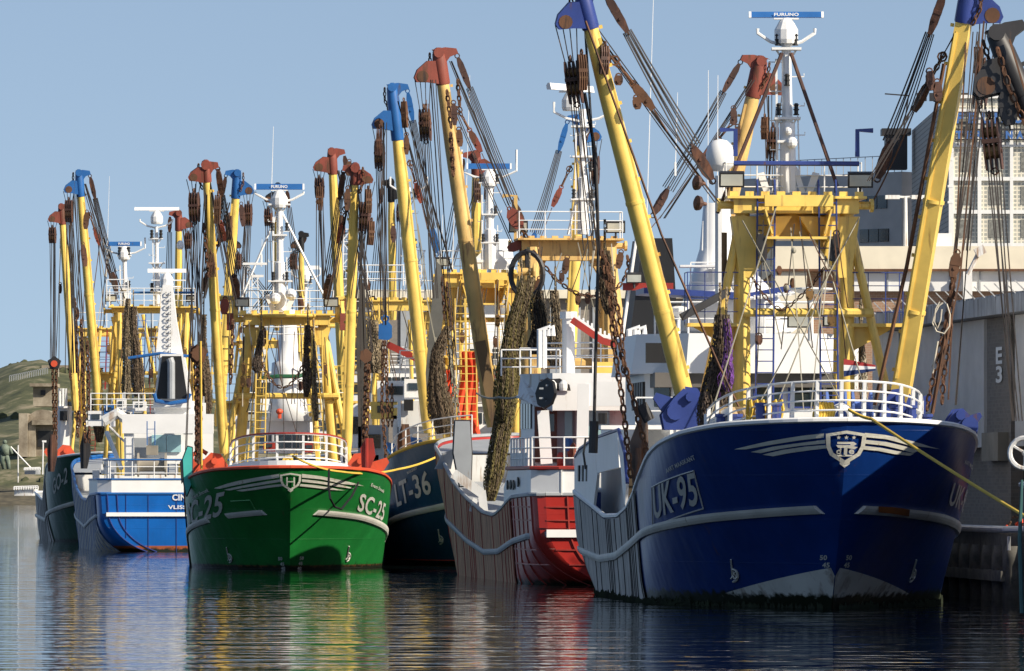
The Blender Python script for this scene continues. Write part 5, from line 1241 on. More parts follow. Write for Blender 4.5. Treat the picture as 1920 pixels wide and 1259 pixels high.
    # booms
    f1 = P(925, 800, 243); b1, hn = boom(rt, f1, P(822, 100, 242), h.r*-1, .30, YELO, RUSTR, lift=P(990, 450, 242), drop=(P(815, 560, 242), 1.0), sleeve=1.2, headstyle=0)
    f2 = P(1296, 700, 243); b2, hn = boom(rt, f2, P(1426, 115, 242), h.r, .34, YELO, RUSTR, lift=P(1215, 420, 242), drop=(P(1440, 500, 242), 1.2), sleeve=1.4)
    mb = MB(); 
    mb.chain([P(845, 250, 241), P(850, 330, 241)], .22, .05); mb.build('chain', RUST, b1)
    # long pale brown timber leaning under the boom foot
    mb = MB(); mb.beam(P(900, 640, 241.5), P(932, 800, 241.5), .42, .42); mb.build('boom_guard', BROWN, rt)
    # hanging grey plate and chute amidships
    sp = [P(853, 790, 236), P(880, 790, 236), P(884, 850, 236), P(882, 910, 236), P(862, 912, 236), P(850, 850, 236)]
    shoe('trawl_shoe', sp, h.d*.25, GREYP, 'pale grey steel trawl shoe standing on the low rail of the red boat', sp[4])
    mb = MB(); mb.beam(P(850, 888, 235), P(903, 925, 235), .25, .35); mb.beam(P(903, 920, 235), P(908, 962, 235), .2, .3); mb.beam(P(892, 935, 235), P(884, 960, 235), .15, .2); mb.build('gear_chute', WHTW, rt)
    mb = MB(); mb.prism([P(815, 880, 245), P(830, 850, 245), P(853, 842, 245), P(845, 880, 245)], h.d*.2); mb.build('bow_chock', GREYP, rt)
    # black life-raft style wheel guard at the wing
    c = P(1024, 738, 217); mb = MB(); mb.lathe(c, [(.5, -.06), (.55, 0), (.5, .06)], 8, 0, axis=(-.75, -.65, .1))
    for a in range(5): an = a*1.256; mb.obox(c+V(.2*math.cos(an), -.1, .28*math.sin(an)), V(.07, 0, 0), V(0, .03, 0), V(0, 0, .03), 1)
    mb.build('rope_reel', [BLK, GREYP], rt)
    return rt, h
red_trawler()

# ================================================================== DARK TEAL TRAWLER (bow hidden behind the red boat)
def wheelhouse_bow(rt, px0, px1, pyt, pyb, Y, h, glass=GLASS, mat=WHT, nwin=5, wh=(.35, .75), cap=True, dep=5):
    """bow-facing wheelhouse: bevelled block, brow, row of panes"""
    a, b = P(px0, pyb, Y), P(px1, pyt, Y); cx = (a[0]+b[0])/2; hw = (b[0]-a[0])/2; z0, z1 = a[2], b[2]
    c = V(cx, Y, 0)-h.O; u0, v0 = float(np.dot(c, h.r)), float(np.dot(c, h.d)); bev = min(hw*.4, 1.0)
    pl = [(-hw, dep), (-hw, bev), (-hw+bev, 0), (hw-bev, 0), (hw, bev), (hw, dep)]; mb = MB(); n = len(pl)
    A = [h.W(u0+u, v0+y, z0) for u, y in pl]; B_ = [h.W(u0+u, v0+y, z1) for u, y in pl]
    mb.add(A+B_, [(i, (i+1) % n, n+(i+1) % n, n+i) for i in range(n)]+[tuple(range(n, 2*n))])
    wl = mb.build('wheelhouse', mat, rt); H = z1-z0
    if cap:
        mb = MB(); A = [h.W(u0+u*1.08, v0+(y-.25 if y < .01 else y), z1-.02) for u, y in pl]; B_ = [p+V(0, 0, .12) for p in A]
        mb.add(A+B_, [(i, (i+1) % n, n+(i+1) % n, n+i) for i in range(n)]+[tuple(range(n, 2*n)), tuple(range(n-1, -1, -1))]); mb.build('roof', mat, wl)
    if nwin:
        wd = (2*hw-2*bev)/nwin
        for i in range(nwin):
            mb = MB(); c = h.W(u0-hw+bev+wd*(i+.5), v0-.02, z0+H*(wh[0]+wh[1])/2); mb.obox(c, h.r*wd*.42, h.d*.03, V(0, 0, H*(wh[1]-wh[0])/2)); mb.build('window', glass, wl)
        for s in (-1, 1):
            ax = nrm(h.r*s+h.d); c = h.W(u0+s*(hw-bev/2), v0+bev/2, z0+H*(wh[0]+wh[1])/2)-h.d*.03+h.r*s*.02
            mb = MB(); mb.obox(c, ax*bev*.55, np.cross(ax, V(0, 0, 1))*.03, V(0, 0, H*(wh[1]-wh[0])/2)); mb.build('window', glass, wl)
    return wl

def teal_trawler():
    sh = [(0, 5.4), (2, 5.2), (4, 4.9), (7, 4.5), (10, 4.0), (12, 3.2), (16, 2.6), (24, 2.6), (38, 3)]
    X0 = -.3; h = Hull(38, 4.55, sh, 3.4, (9.5, 7), 'bow', (X0, 268), -.08, full=2.0)
    rt = root('fishing_trawler', (X0, 268, 0), 'dark teal trawler numbered 36 lying between the green and the red trawlers', 'trawler', 'beam trawlers moored side by side')
    hull = hull_parts(rt, h, hull_mat('hull_teal', (.014, .06, .125), wear=.3), 1.0, 11, ROPEY, GREYP)
    for s in (-1, 1): strake(hull, h, [(1.2, 2.9), (4, 2.45), (8, 1.95), (12, 1.4), (20, 1.1), (38, 1.4)], 1.6, 38, s)
    hull_word(hull, h, 'LT-36', (746, 952), (812, 926), (740, 908), LETTER, bold=.02)
    hull_word(hull, h, 'MARGRIET', (765, 890), (784, 880), (764, 885), LETTER)
    thruster_mark(hull, h, 828, 1012, -1, 1)
    mb = MB(); mb.path([h.W(-(h.half(v, .22)+.02), v, .2) for v in np.linspace(3.2, 16, 14)], .03, 4); mb.build('boot_line', REDP, hull)
    bracket(rt, h, -3.2, 9.5, 4.5, -1, BLUC, 1.05)
    # rail round the bow
    pts = [h.W(-(h.half(v, h.sheer(v))-.35), v+.3, h.sheer(v)) for v in (8.5, 6.5, 4.8, 3.4, 2.2, 1.2, .5)]
    rails(rt, pts, 1.0, 3, 1.5, WHT, .03)
    Y = 280; g = gantry(rt, h, 12, 1.45, 1.45, P(0, 515, Y)[2], 4, YEL, .6, YEL, brace=2.5, crossw=P(0, 690, Y)[2], post_r=.2, lod=1, railmat=WHT, inner=True, gusset=.7)
    m = mast(rt, P(920, 505, Y), P(917, 340, Y), .24, WHT, plats=((.3, .8), (.62, .7), (.98, .9)), lights=((.3, -.3), (.3, .3), (.62, .25), (.98, -.35), (.98, .35)), scan=True, scanL=1.9, yoke=(1.02, 1.2, 1.3), scany=.1, whips=((P(870, 510, Y), 8.6), (P(848, 520, Y), 4.8), (P(826, 540, Y), 3.2)))
    mb = MB()
    for s in (-1, 1): mb.prism([P(918, 505, Y)+V(s*.2, 0, 0), P(918, 505, Y)+V(s*1.0, 0, 0), P(918, 505, Y)+V(s*.9, 0, .2), P(918, 505, Y)+V(s*.2, 0, .9)], V(0, .1, 0))
    mb.box(P(905, 490, Y), 1.4, .2, .12); mb.build('mast_gusset', WHT, m)
    fl = P(805, 812, 278.5); b1, hn = boom(rt, fl, P(735, 165, 278), h.r*-1, .30, YEL, BLUC, lift=P(822, 492, 279), drop=(P(717, 600, 278), .5), sleeve=2.3, headstyle=1)
    b2, _ = boom(rt, P(1068, 700, 279), P(1090, 222, 279), h.r, .26, YEL, BLUC, lift=P(985, 500, 279), drop=(P(1112, 500, 279), .6), sleeve=1.2, headstyle=1)
    # blue box block and chains under the left boom
    mb = MB(); c = P(722, 620, 277.5); mb.prism([c+V(-.28, 0, .25), c+V(.1, 0, .42), c+V(.3, 0, .2), c+V(.3, 0, -.3), c+V(.15, 0, -.42), c+V(-.28, 0, -.38)], V(0, .5, 0)); mb.ring(c+V(0, 0, .5), .14, .05, V(0, 1, 0), 10, 5)
    mb.build('pulley_block', BLUC, b1)
    mb = MB(); mb.chain([P(722, 640, 277), P(726, 740, 277), P(728, 800, 277)], .24, .035); mb.chain([P(718, 640, 277), P(716, 760, 277), P(724, 860, 277)], .24, .035); mb.chain([P(735, 720, 277), P(735, 800, 277)], .24, .03)
    mb.build('chain', RUST, b1)
    mb = MB(); mb.path([P(821, 420, 278), P(825, 480, 278), P(822, 610, 278)], .03, 4); mb.path([P(770, 330, 278), P(800, 560, 277), P(848, 800, 276)], .035, 4); mb.path([P(783, 420, 277), P(815, 620, 277), P(845, 800, 276)], .03, 4)
    mb.chain([P(843, 620, 277), P(848, 700, 277), P(852, 790, 277)], .24, .035); mb.chain([P(836, 640, 277), P(855, 730, 277), P(862, 790, 277)], .22, .03); mb.build('guy_wire', WIREL, b1)
    wheelhouse_bow(rt, 760, 1000, 762, 812, 287, h, nwin=6)
    up = side_house(rt, h, 752, 820, 752, 800, 285, 2.5, WHTW, 'bridge_wing'); mb = MB(); mb.box(P(766, 760, 284.8), .42, .1, .5); mb.build('window', BLK, up)
    side_house(rt, h, 830, 1010, 640, 720, 292, 3, WHT, 'upper_deck'); side_house(rt, h, 870, 1000, 590, 650, 294, 2, WHT, 'bridge_deck')
    mb = MB(); mb.lathe(P(940, 590, 290), [(.8, 0), (.6, 2.2), (.45, 3.4)], 12); mb.build('funnel_casing', WHT, rt, True)
    for px in (884, 905, 930, 958, 985): mb = MB(); c = P(px, 665, 291.8); mb.box(c, .35, .15, .5); mb.build('window', GLASS, rt)
    rails(rt, [P(830, 650, 289), P(1000, 650, 289)], 1.0, 3, .9, WHT, .03); rails(rt, [P(820, 775, 283), P(960, 765, 283)], 1.0, 3, .9, WHT, .03)
    # orange cloth hanging on the gear
    rn = random.Random(5)
    for (px, py0, py1, w_, lb) in ((878, 660, 815, 1.0, 'bright orange oilskin cloth hung tall inside the yellow gallows'), (840, 695, 745, .5, 'small orange red cloth bundle beside the yellow gallows leg')):
        mb = MB(); G = []
        for i in range(12):
            t = i/11; row = []
            for j in range(9): u = j/8-.5; row.append(P(px, py0+(py1-py0)*t, 279)+V(u*w_*(.6+.5*t)+.08*math.sin(t*6), .12*math.sin(j*2.1+t*3), .05*rn.random()))
            G.append(row)
        mb.grid(G); mb.grid([[p+V(0, .06, 0) for p in r_] for r_ in G], flip=True)
        tag(mb.build('oilskin_cloth', ORFL, None, True, loc=tuple(P(px, py1, 279))), lb, 'cloth')
    return rt, h
teal_trawler()

# ================================================================== GREEN TRAWLER (bow to the camera)
def green_trawler():
    sh = [(0, 4.1), (2, 4.0), (4, 3.82), (6, 3.55), (8, 3.2), (10, 2.85), (13, 2.4), (17, 2.2), (24, 2.4), (36, 3)]
    X0 = P(545, 0, 255)[0]; h = Hull(36, 4.2, sh, 3.0, (8.5, 6.5), 'bow', (X0, 255), -.05, full=2.1)
    rt = root('fishing_trawler', (X0, 255, 0), 'bright green trawler bow to the camera with shield on the stem and number 25', 'trawler', 'beam trawlers moored side by side')
    hull = hull_parts(rt, h, hull_mat('hull_green', (.012, .16, .03), boot=(.12, .05, .02), bootw=.16, wear=.3), 1.0, 11, ORNG, GREYP)
    tab = [(1.0, 2.35), (4, 2.1), (8, 1.6), (12, 1.1), (18, .9), (36, 1.2)]
    strake(hull, h, tab, 1.5, 3.3, -1, LETTER, .1, .08); strake(hull, h, tab, 4.9, 36, -1, LETTER, .1, .08); strake(hull, h, tab, 1.5, 36, 1, LETTER, .1, .08)
    sheath(hull, h, 10.5, 33, -1, mat=WOOD, battens=[10.6, 11.5, 12.4, 14, 17, 20, 25])
    for s, pl in ((-1, [([(402, 916), (440, 904), (480, 896), (524, 889)], [(414, 917), (450, 909), (485, 902), (525, 896)]),
                        ([(421, 919), (460, 910), (490, 905), (526, 899)], [(433, 920), (465, 914), (495, 909), (527, 904)]),
                        ([(444, 920), (470, 916), (500, 911), (528, 908)], [(455, 922), (480, 919), (505, 915), (530, 912)])]),
                  (1, [([(567, 889), (600, 893), (640, 901), (668, 908)], [(567, 896), (600, 899), (640, 908), (682, 912)]),
                       ([(566, 899), (595, 902), (630, 908), (655, 914)], [(565, 904), (595, 907), (630, 913), (662, 917)]),
                       ([(564, 908), (590, 910), (615, 914), (635, 918)], [(562, 912), (590, 915), (620, 919), (645, 920)])])):
        mb = MB()
        for up, lo in pl: hull_poly(mb, h, (up, lo), 0, .045)
        mb.build('bow_stripes', DECAL, hull)
    emblem(hull, h, (545, 903), 20, 'H')
    hull_word(hull, h, 'SC-25', (354, 992), (416, 968), (352, 946), LETTER, bold=.02); hull_word(hull, h, 'Evert Snoek', (362, 938), (393, 922), (361, 931), LETTER, bold=.02)
    hull_word(hull, h, 'SC-25', (668, 958), (716, 978), (676, 925), LETTER, bold=.02); hull_word(hull, h, 'Evert Snoek', (694, 912), (718, 925), (696, 906), LETTER, bold=.02)
    thruster_mark(hull, h, 432, 1046, -1, 1); thruster_mark(hull, h, 653, 1044, 1, 1)
    draft_marks(hull, h, [(527, 1048), (530, 1058), (532, 1066)], ''); draft_marks(hull, h, [(565, 1047), (562, 1057), (560, 1066)], '')
    mb = MB(); pk = [h.pick(*p) for p in [(434, 940), (470, 938), (486, 966)]]; mb.path([h.S(a, w_, .03) for a, w_ in pk], .025, 4); mb.build('hull_outline', paint('pale_green', (.1, .35, .12), .5), hull)
    # hose hanging from the bow rail, right
    mb = MB(); mb.path([P(617, 880, 253.5), P(616, 910, 253.5), P(619, 935, 253.5), P(628, 951, 254), P(640, 955, 254.5), P(660, 930, 256), P(672, 905, 257)], .045, 6); mb.build('bow_hose', BLK, rt)
    def arc2(inset, t0, t1, n, dz=0):
        pts = []
        for t in np.linspace(t0, t1, n):
            a = t*math.pi/2; pts.append(h.W((2.35-inset)*math.sin(a), .9+inset+(1-math.cos(a))*4.5, h.sheer(1+(1-math.cos(a))*4.5)+dz+.05))
        return pts
    mb = MB(); mb.grid([[a, b+V(0, 0, .3)] for a, b in zip(arc2(-.35, -1, 1, 24, -.05), arc2(-.3, -1, 1, 24, .0))]); mb.grid([[a, b] for a, b in zip(arc2(-.3, -1, 1, 24, .21), arc2(.4, -1, 1, 24, .21))]); mb.build('waterway_step', WHT, rt)
    mb = MB()
    for k in range(4): mb.path([p+V(0, 0, 1.25*(k+1)/4) for p in arc2(0, -1, 1, 20, .1)], .028, 5)
    for p in arc2(0, -1, 1, 8, .1): mb.prism([p+h.d*.1, p+h.d*.4, p+h.d*.1+V(0, 0, 1.2), p-h.d*.03+V(0, 0, 1.2)], h.r*.1)
    rl = mb.build('railing', WHT, rt); mb = MB(); mb.path([p+V(0, 0, 1.28) for p in arc2(0, -1, 1, 20, .1)], .045, 6); mb.build('rail_top', REDP, rl)
    mb = MB(); c = h.W(-.1, 1.2, 4.2); mb.ring(c+V(0, 0, .2), .17, .06, V(0, 1, 0), 12, 5, 0, .7); mb.ball(c+V(0, .1, .2), .15); mb.build('bow_fairlead', ROPEY, rt)
    for s in (-1, 1): bracket(rt, h, s*3.0, 9.0, 3.8, s, ORNG, 1.0)
    mb = MB(); mb.path([h.W(-3.9, 9, 3.3), h.W(-3.95, 9, 4.6), h.W(-3.6, 9, 4.9), h.W(-3.3, 9, 4.7)], .1, 8); mb.build('davit_arm', ORNG, rt)
    Y = 266; g = gantry(rt, h, 11, 1.5, 2.05, P(0, 592, Y)[2], 3.6, YEL, .4, YEL, brace=2.75, crossw=P(0, 743, Y)[2], post_r=.21, lod=1, inner=False, gusset=.6)
    mb = MB()
    for s in (-1, 1): c = h.W(s*2.15, 11, P(0, 560, Y)[2]); mb.path([c-V(0, 0, .8), c, c+h.r*s*.75], .14, 6); mb.tube(h.W(s*1.35, 10.6, 3.6), h.W(s*1.0, 10.6, P(0, 600, Y)[2]), .1, n=8)
    mb.lathe(h.W(0, 10.7, P(0, 597, Y)[2]), [(.2, 0), (1.2, .02), (1.25, .08), (1.2, .14)], 18); mb.build('gantry_arm', YEL, g)
    for s in (-1, 1):
        pulley(g, h.W(s*2.55, 10.8, P(0, 558, Y)[2]), h.W(s*2.6, 10.8, P(0, 590, Y)[2]), .35, RUSTR, lod=1); mb = MB(); c = h.W(s*2.35, 10.8, P(0, 604, Y)[2]); mb.obox(c, h.r*.14, h.d*.3, V(0, 0, .35)); mb.build('cheek_plate', RUSTR, g)
        pulley(g, h.W(s*1.0, 10.5, P(0, 615, Y)[2]), h.W(s*1.0, 10.5, P(0, 650, Y)[2]), .3, RUST, lod=1)
        rails(g, [h.W(s*2.4, 10.8, P(0, 700, Y)[2]), h.W(s*3.1, 10.8, P(0, 700, Y)[2])], 1.5, 3, .4, YEL, .035, 'basket_rail')
    # mast with A-stays
    m = mast(rt, P(526, 585, Y), P(524, 380, Y), .2, WHT, plats=((.28, 1.0), (.7, .6), (.98, .9)), lights=((.73, -.3), (.73, .3), (.28, -.28), (.28, .28)), scan=True, scanL=2.0, stays=((.95, P(452, 560, Y)), (.95, P(610, 560, Y))), yoke=(1.0, 1.0, .45), scany=.1, word=True, whips=((P(508, 400, Y), 3.6), (P(490, 500, Y), 1.2)))
    mb = MB(); mb.box(P(478, 495, Y), 1.0, .1, .1); mb.box(P(483, 518, Y), .5, .1, .1); mb.prism([P(497, 555, Y), P(510, 590, Y), P(540, 590, Y), P(556, 555, Y), P(548, 552, Y), P(534, 578, Y), P(515, 578, Y), P(505, 552, Y)], V(0, .12, 0)); mb.build('mast_gusset', WHT, m)
    for c in (P(516, 560, Y-.5), P(545, 552, Y-.5)): mb = MB(); mb.ball(c, .24, 12); mb.build('dome_antenna', WHT, m)
    # booms
    fl, fr = P(420, 850, 263.5), P(650, 850, 263.5)
    b1, _ = boom(rt, fl, P(386, 310, 262), h.r*-1, .215, YEL, RUSTR, lift=P(447, 575, Y), drop=(P(370, 648, 262), .4), sleeve=.7)
    b2, _ = boom(rt, fr, P(666, 315, 262), h.r, .215, YEL, RUSTR, lift=P(610, 575, Y), drop=(P(672, 560, 262), .7), sleeve=.7)
    for b, pts, c in ((b1, [P(371, 672, 262), P(370, 760, 262), P(367, 865, 262)], P(371, 664, 261.8)), (b2, [P(686, 680, 262), P(684, 760, 262), P(680, 850, 262)], P(686, 668, 261.8))):
        mb = MB(); mb.chain(pts, .24, .035); mb.chain([p+V(.13, -.1, -.1) for p in pts], .24, .035); mb.build('chain', RUST, b)
        mb = MB(); mb.prism([c+.26*V(math.cos(a), 0, math.sin(a)*1.2) for a in np.linspace(.4, .4+2*math.pi, 7)[:-1]], V(0, .35, 0)); mb.build('pulley_block', RUST, b)
    mb = MB(); mb.path([P(376, 640, 261), P(378, 880, 261)], .05, 5); mb.build('hoisting_wire', ROPEY, b1)
    mb = MB()
    for a, b in ((( 674, 440), (678, 850)), ((683, 440), (690, 660)), ((430, 560), (430, 860)), ((520, 640), (500, 860)), ((528, 600), (533, 860)), ((560, 620), (555, 870)), ((505, 640), (570, 860))): mb.path([P(*a, 262), P(*b, 262)], .022, 4)
    mb.build('gantry_wire', WIRE, g)
    mb = MB(); mb.chain(sag(P(480, 655, 264), P(580, 655, 264), 1.6, 9), .22, .03); mb.build('chain', RUST, g)
    # bridge
    wh = wheelhouse_bow(rt, 478, 602, 786, 850, 276, h, nwin=5, wh=(.15, .55), dep=6)
    mb = MB(); mb.lathe(P(540, 790, 276), [(.95, 0), (.8, .9), (.72, 2.2), (.7, 2.5), (.5, 2.6), (.42, 3.4), (.36, 4.6), (.3, 4.8)], 18); fo = mb.build('funnel_casing', WHT, rt, True)
    mb = MB(); mb.path([P(484, 710, 274.8), P(520, 706, 274.6), P(560, 706, 274.6), P(592, 695, 274.8)], .09, 6); mb.build('canopy_edge', paint('green_paint', (.02, .12, .05), .5, .2), fo)
    mb = MB(); c = P(524, 772, 273); mb.ball(c, .16, 10, 0, .8); mb.tube(c-V(0, 0, .3), c, .08); mb.build('beacon', ORNG, wh)
    rails(wh, [P(480, 788, 275.5), P(600, 788, 275.5)], 1.0, 3, .8, WHT, .03); rails(rt, [P(570, 745, 275), P(612, 745, 275)], 1.6, 4, .5, WHT, .03)
    for px in (472, 606): flood(wh, P(px, 782, 274.5), s=.3)
    mb = MB(); c = P(480, 690, 274); mb.prism([c, c+V(.3, 0, .9), c+V(.5, 0, .7), c+V(.4, 0, -.3)], V(0, .1, 0)); mb.build('wing_plate', WHT, fo)
    # teal trawl shoe hanging over the left side
    sp = [P(343, 862, 260), P(352, 838, 260), P(360, 840, 260), P(360, 905, 260), P(350, 930, 260), P(345, 905, 260)]
    shoe('trawl_shoe', sp, h.d*.35, TEAL, 'turquoise trawl shoe with a rust spot hanging over the left side of the green boat', sp[3])
    mb = MB(); mb.prism([P(337, 868, 261), P(343, 858, 261), P(347, 900, 261), P(340, 908, 261)], h.d*.3); mb.build('fender_plate', DARK, rt)
    return rt, h
green_trawler()

# ================================================================== BLUE AND WHITE TRAWLER (stern to the camera)
def stern_trawler():
    sh = [(0, 5.2), (5, 4.8), (10, 4.0), (14, 3.2), (20, 2.7), (26, 2.6), (30, 2.9), (38, 2.97)]
    X0 = -17.3; h = Hull(38, 4.15, sh, 3.4, (10, 7), 'stern', (X0, 330), -.11)
    rt = root('fishing_trawler', (X0, 330, 0), 'cobalt blue and white trawler lying stern to the camera with round blue portholes', 'trawler', 'beam trawlers moored side by side')
    hull = hull_parts(rt, h, hull_mat('hull_cobalt', (.004, .105, .40), boot=(.3, .08, .03), bootw=.3, wear=.2), 1.0, 9, BLUC, GREYP)
    strake(hull, h, [(3, 2.6), (12, 1.6), (22, 1.2), (30, 1.6), (38, 1.88)], 3, 38, -1, GREYP, .09)
    mb = MB(); mb.obox(h.W(0, 38.06, 1.93), h.r*3.62, h.d*.07, V(0, 0, .1)); mb.build('rubbing_strake', WHT, hull)
    sheath(hull, h, 8, 36.6, -1, mat=WOOD, battens=[9, 11, 13, 15, 17, 19, 21, 23, 25, 27, 29, 30.5, 32, 33, 34, 35, 35.8, 36.5], batmat=BLUC)
    mb = MB()
    for u in (-2.6, -1.45, 0, 1.6): mb.path([h.W(u, 38.02, z) for z in np.linspace(-.1, 3.0, 16) if h.half(38, z) > abs(u)], .018, 4)
    for k in (0, .5): mb.path([h.W(-(h.half(38, z)-.05-k), 38.03, z) for z in np.linspace(.0, 3.0, 16)], .03, 5)
    mb.build('hull_seam', BLU, hull)
    mb = MB(); G = []
    for u, v in [(-(h.half(v, 3)), v) for v in np.linspace(29, 37.6, 10)]+[(-3.35, 38.02), (3.6, 38.02), (3.65, 34)]: G.append([h.W(u, v, h.sheer(min(v, 38))+.01), h.W(u, v, 3.72)])
    mb.grid(G); q = mb.build('raised_quarter', WHT, rt)
    mb = MB(); mb.path([r_[1]+V(0, 0, .02) for r_ in G], .05, 6); mb.build('quarter_rim', BLUC, q)
    for px in (236, 271): mb = MB(); c = P(px, 914, 329.9); mb.lathe(c, [(.17, 0), (.17, .06)], 14, axis=(0, -1, 0)); mb.build('porthole', BLUC, q)
    mb = MB(); mb.grid([[h.W(s*3.6, v, 3.68) for s in (-1, 1)] for v in (29, 38)]); mb.build('aft_deck', GREYP, q)
    letters('lettering', 'CINDY', lambda u, v: h.W(0, 38.06, 0)*V(0, 1, 0)+V(P(323, 0, 330)[0]+u*1.35, 0, P(0, 939, 330)[2]+v*.33), WHT, hull, .03)
    letters('lettering', 'VLISSINGEN', lambda u, v: h.W(0, 38.06, 0)*V(0, 1, 0)+V(P(315, 0, 330)[0]+u*2.2, 0, P(0, 955, 330)[2]+v*.2), WHT, hull, .03)
    rails(rt, [h.W(-3.5, 34, 3.72), h.W(-3.4, 37.7, 3.72), h.W(3.4, 37.7, 3.72)], 1.0, 3, 1.2, WHT, .03)
    mb = MB(); mb.path([h.W(-3.55, 33, 4.75), h.W(-3.45, 37.75, 4.75), h.W(3.4, 37.75, 4.75)], .045, 6); mb.build('rail_top', BLUC, rt)
    # after house with cyan panes
    hs = side_house(rt, h, 248, 400, 800, 870, 334, 4, WHT, 'deckhouse')
    for px in (298, 326): mb = MB(); c = P(px, 832, 333.9); mb.box(c, .75, .1, .9); mb.build('window', GLASSC, hs)
    mb = MB(); mb.box(P(262, 845, 333.9), .7, .1, 1.3); mb.build('door', GREYP, hs)
    mb = MB(); mb.beam(P(243, 893, 332), P(241, 780, 332), .52, .5); mb.build('gallows_post', WHT, rt)
    mb = MB(); mb.beam(P(230, 786, 332), P(400, 786, 332), 1.0, .6) if False else mb.obox(P(315, 795, 332), V(2.35, 0, 0), V(0, .4, 0), V(0, 0, .5)); mb.build('gallows_beam', WHT, rt)
    mb = MB(); mb.prism([P(345, 785, 333), P(362, 800, 333), P(362, 815, 333), P(345, 815, 333)], V(0, 1, 0)); mb.build('wing_plate', WHT, rt)
    ladder(rt, P(283, 835, 331), P(283, 790, 331), V(1, 0, 0), .4, BLUC)
    # net drum and winch
    mb = MB(); c = P(285, 872, 331.3); mb.lathe(c-V(.75, 0, 0), [(.62, 0), (.62, .08), (.35, .1), (.35, 1.4), (.62, 1.42), (.62, 1.5)], 16, 0, axis=(1, 0, 0)); mb.box(c+V(0, .2, .75), .6, .3, .5); mb.build('net_drum', paint('canvas_grey', (.3, .27, .22), .9, .3), rt)
    mb = MB(); mb.path([P(195, 790, 334), P(220, 775, 334), P(240, 790, 334)], .3, 8); mb.path([P(205, 800, 334), P(245, 840, 333)], .06, 5); mb.build('winch', WHTW, rt)
    mb = MB(); mb.path([P(200, 810, 333), P(228, 880, 332)], .12, 6); mb.build('davit_arm', WHT, rt)
    for px, py in ((180, 890), (196, 880), (208, 890), (200, 868)): mb = MB(); mb.box(P(px, py, 335), .35, .3, .5); mb.build('deck_locker', WHT, rt)
    # stepped white mast tower over black arched funnel
    fb = MB(); fb.prism([P(289, 765, 336), P(292, 745, 336), P(303, 665, 336), P(345, 665, 336), P(358, 745, 336), P(358, 765, 336)], V(0, 2.4, 0), 0)
    fo = fb.build('funnel', WHT, rt)
    mb = MB(); mb.prism([P(293, 748, 334.7), P(304, 668, 334.7), P(340, 668, 334.7), P(352, 748, 334.7)], V(0, .1, 0)); mb.build('funnel_opening', BLK, fo)
    mb = MB(); mb.path([P(321, 748, 334.4), P(321, 680, 334.4), P(318, 672, 334.4)], .2, 10); mb.build('exhaust_pipe', GREYP, fo)
    mb = MB(); mb.path([P(289, 738, 334.5), P(293, 752, 334.5), P(320, 757, 334.5), P(350, 752, 334.5), P(356, 738, 334.5)], .12, 8); mb.build('funnel_rim', BLUC, fo)
    mb = MB(); y = 336
    mb.prism([P(293, 667, y), P(300, 600, y), P(306, 535, y), P(324, 535, y), P(331, 600, y), P(343, 667, y)], V(0, 1.0, 0))
    mt = mb.build('mast_tower', WHT, rt)
    mb = MB()
    for i, py in enumerate(range(548, 660, 12)):
        for s in (-4.2, 4.2): mb.prism([P(314.5+s, py+1.5, y-.6), P(315.5+s, py-1, y-.6), P(316.5+s, py+1.5, y-.6)], V(0, .1, 0))
        mb.path([P(311, py+3, y-.6), P(311, py+6, y-.6), P(320, py+6, y-.6), P(320, py+3, y-.6)], .025, 4)
    mb.build('climbing_step', DARK, mt)
    radar(mt, P(313, 508, y), 1.95, WHT, False, .2); mb = MB(); mb.box(P(316, 526, y), 1.8, .3, .06); mb.box(P(316, 538, y), 1.3, .3, .06); mb.build('platform', WHT, mt)
    mb = MB(); mb.path([P(240, 672, 335), P(300, 663, 335), P(350, 668, 335), P(390, 665, 335)], .08, 6); mb.build('cross_rail', BLUC, fo)
    # forward gallows, masts and booms
    Y = 354; g = gantry(rt, h, 14, 1.9, 1.7, P(0, 578, Y)[2], 4, YEL, .3, BLUC, brace=2.6, crossw=P(0, 732, Y)[2], post_r=.22, lod=1, railmat=WHT, inner=False, gusset=.9)
    mb = MB(); a = P(250, 549, Y); b = P(368, 549, Y); mb.tube(a, b, .06, n=6); mb.tube(b, P(368, 580, Y), .1, n=6); mb.build('rail_top', BLUC, g)
    m = mast(rt, P(236, 578, Y), P(233, 478, Y), .18, WHT, plats=((.98, .8), (.35, .6)), lights=((.98, -.25), (.98, .25), (.35, .2)), scan=True, scanL=1.85, yoke=(1.0, 1.15, .95), scany=.05, word=True)
    m2 = mast(rt, P(296, 578, Y), P(293, 425, Y), .15, WHT, plats=((.85, .7), (.55, .9), (.2, .8)), lights=((.85, -.25), (.85, .25), (.2, -.3), (.2, .3)), yoke=(.98, .9, .5), whips=((P(198, 575, Y), 7.2), (P(240, 480, Y), 0.01)))
    radar(m2, P(294, 392, Y), 2.4, WHT, False, .18)
    mb = MB(); mb.lathe(P(338, 465, Y), [(.1, -.1), (.2, .0), (.21, .2), (.12, .38), (.01, .42)], 10); mb.build('dome_antenna', WHT, m2, 'auto')
    b1, _ = boom(rt, P(186, 780, 353), P(148, 325, 352), h.r*-1, .26, YEL, BLUC, lift=P(222, 560, Y), drop=(P(133, 700, 352), .35), sleeve=1.3, lod=1, headstyle=0)
    b2, _ = boom(rt, P(410, 800, 353), P(445, 325, 352), h.r, .28, YEL, BLUC, lift=P(380, 560, Y), drop=(P(463, 560, 352), .5), sleeve=1.4, lod=1, headstyle=0)
    return rt, h
stern_trawler()

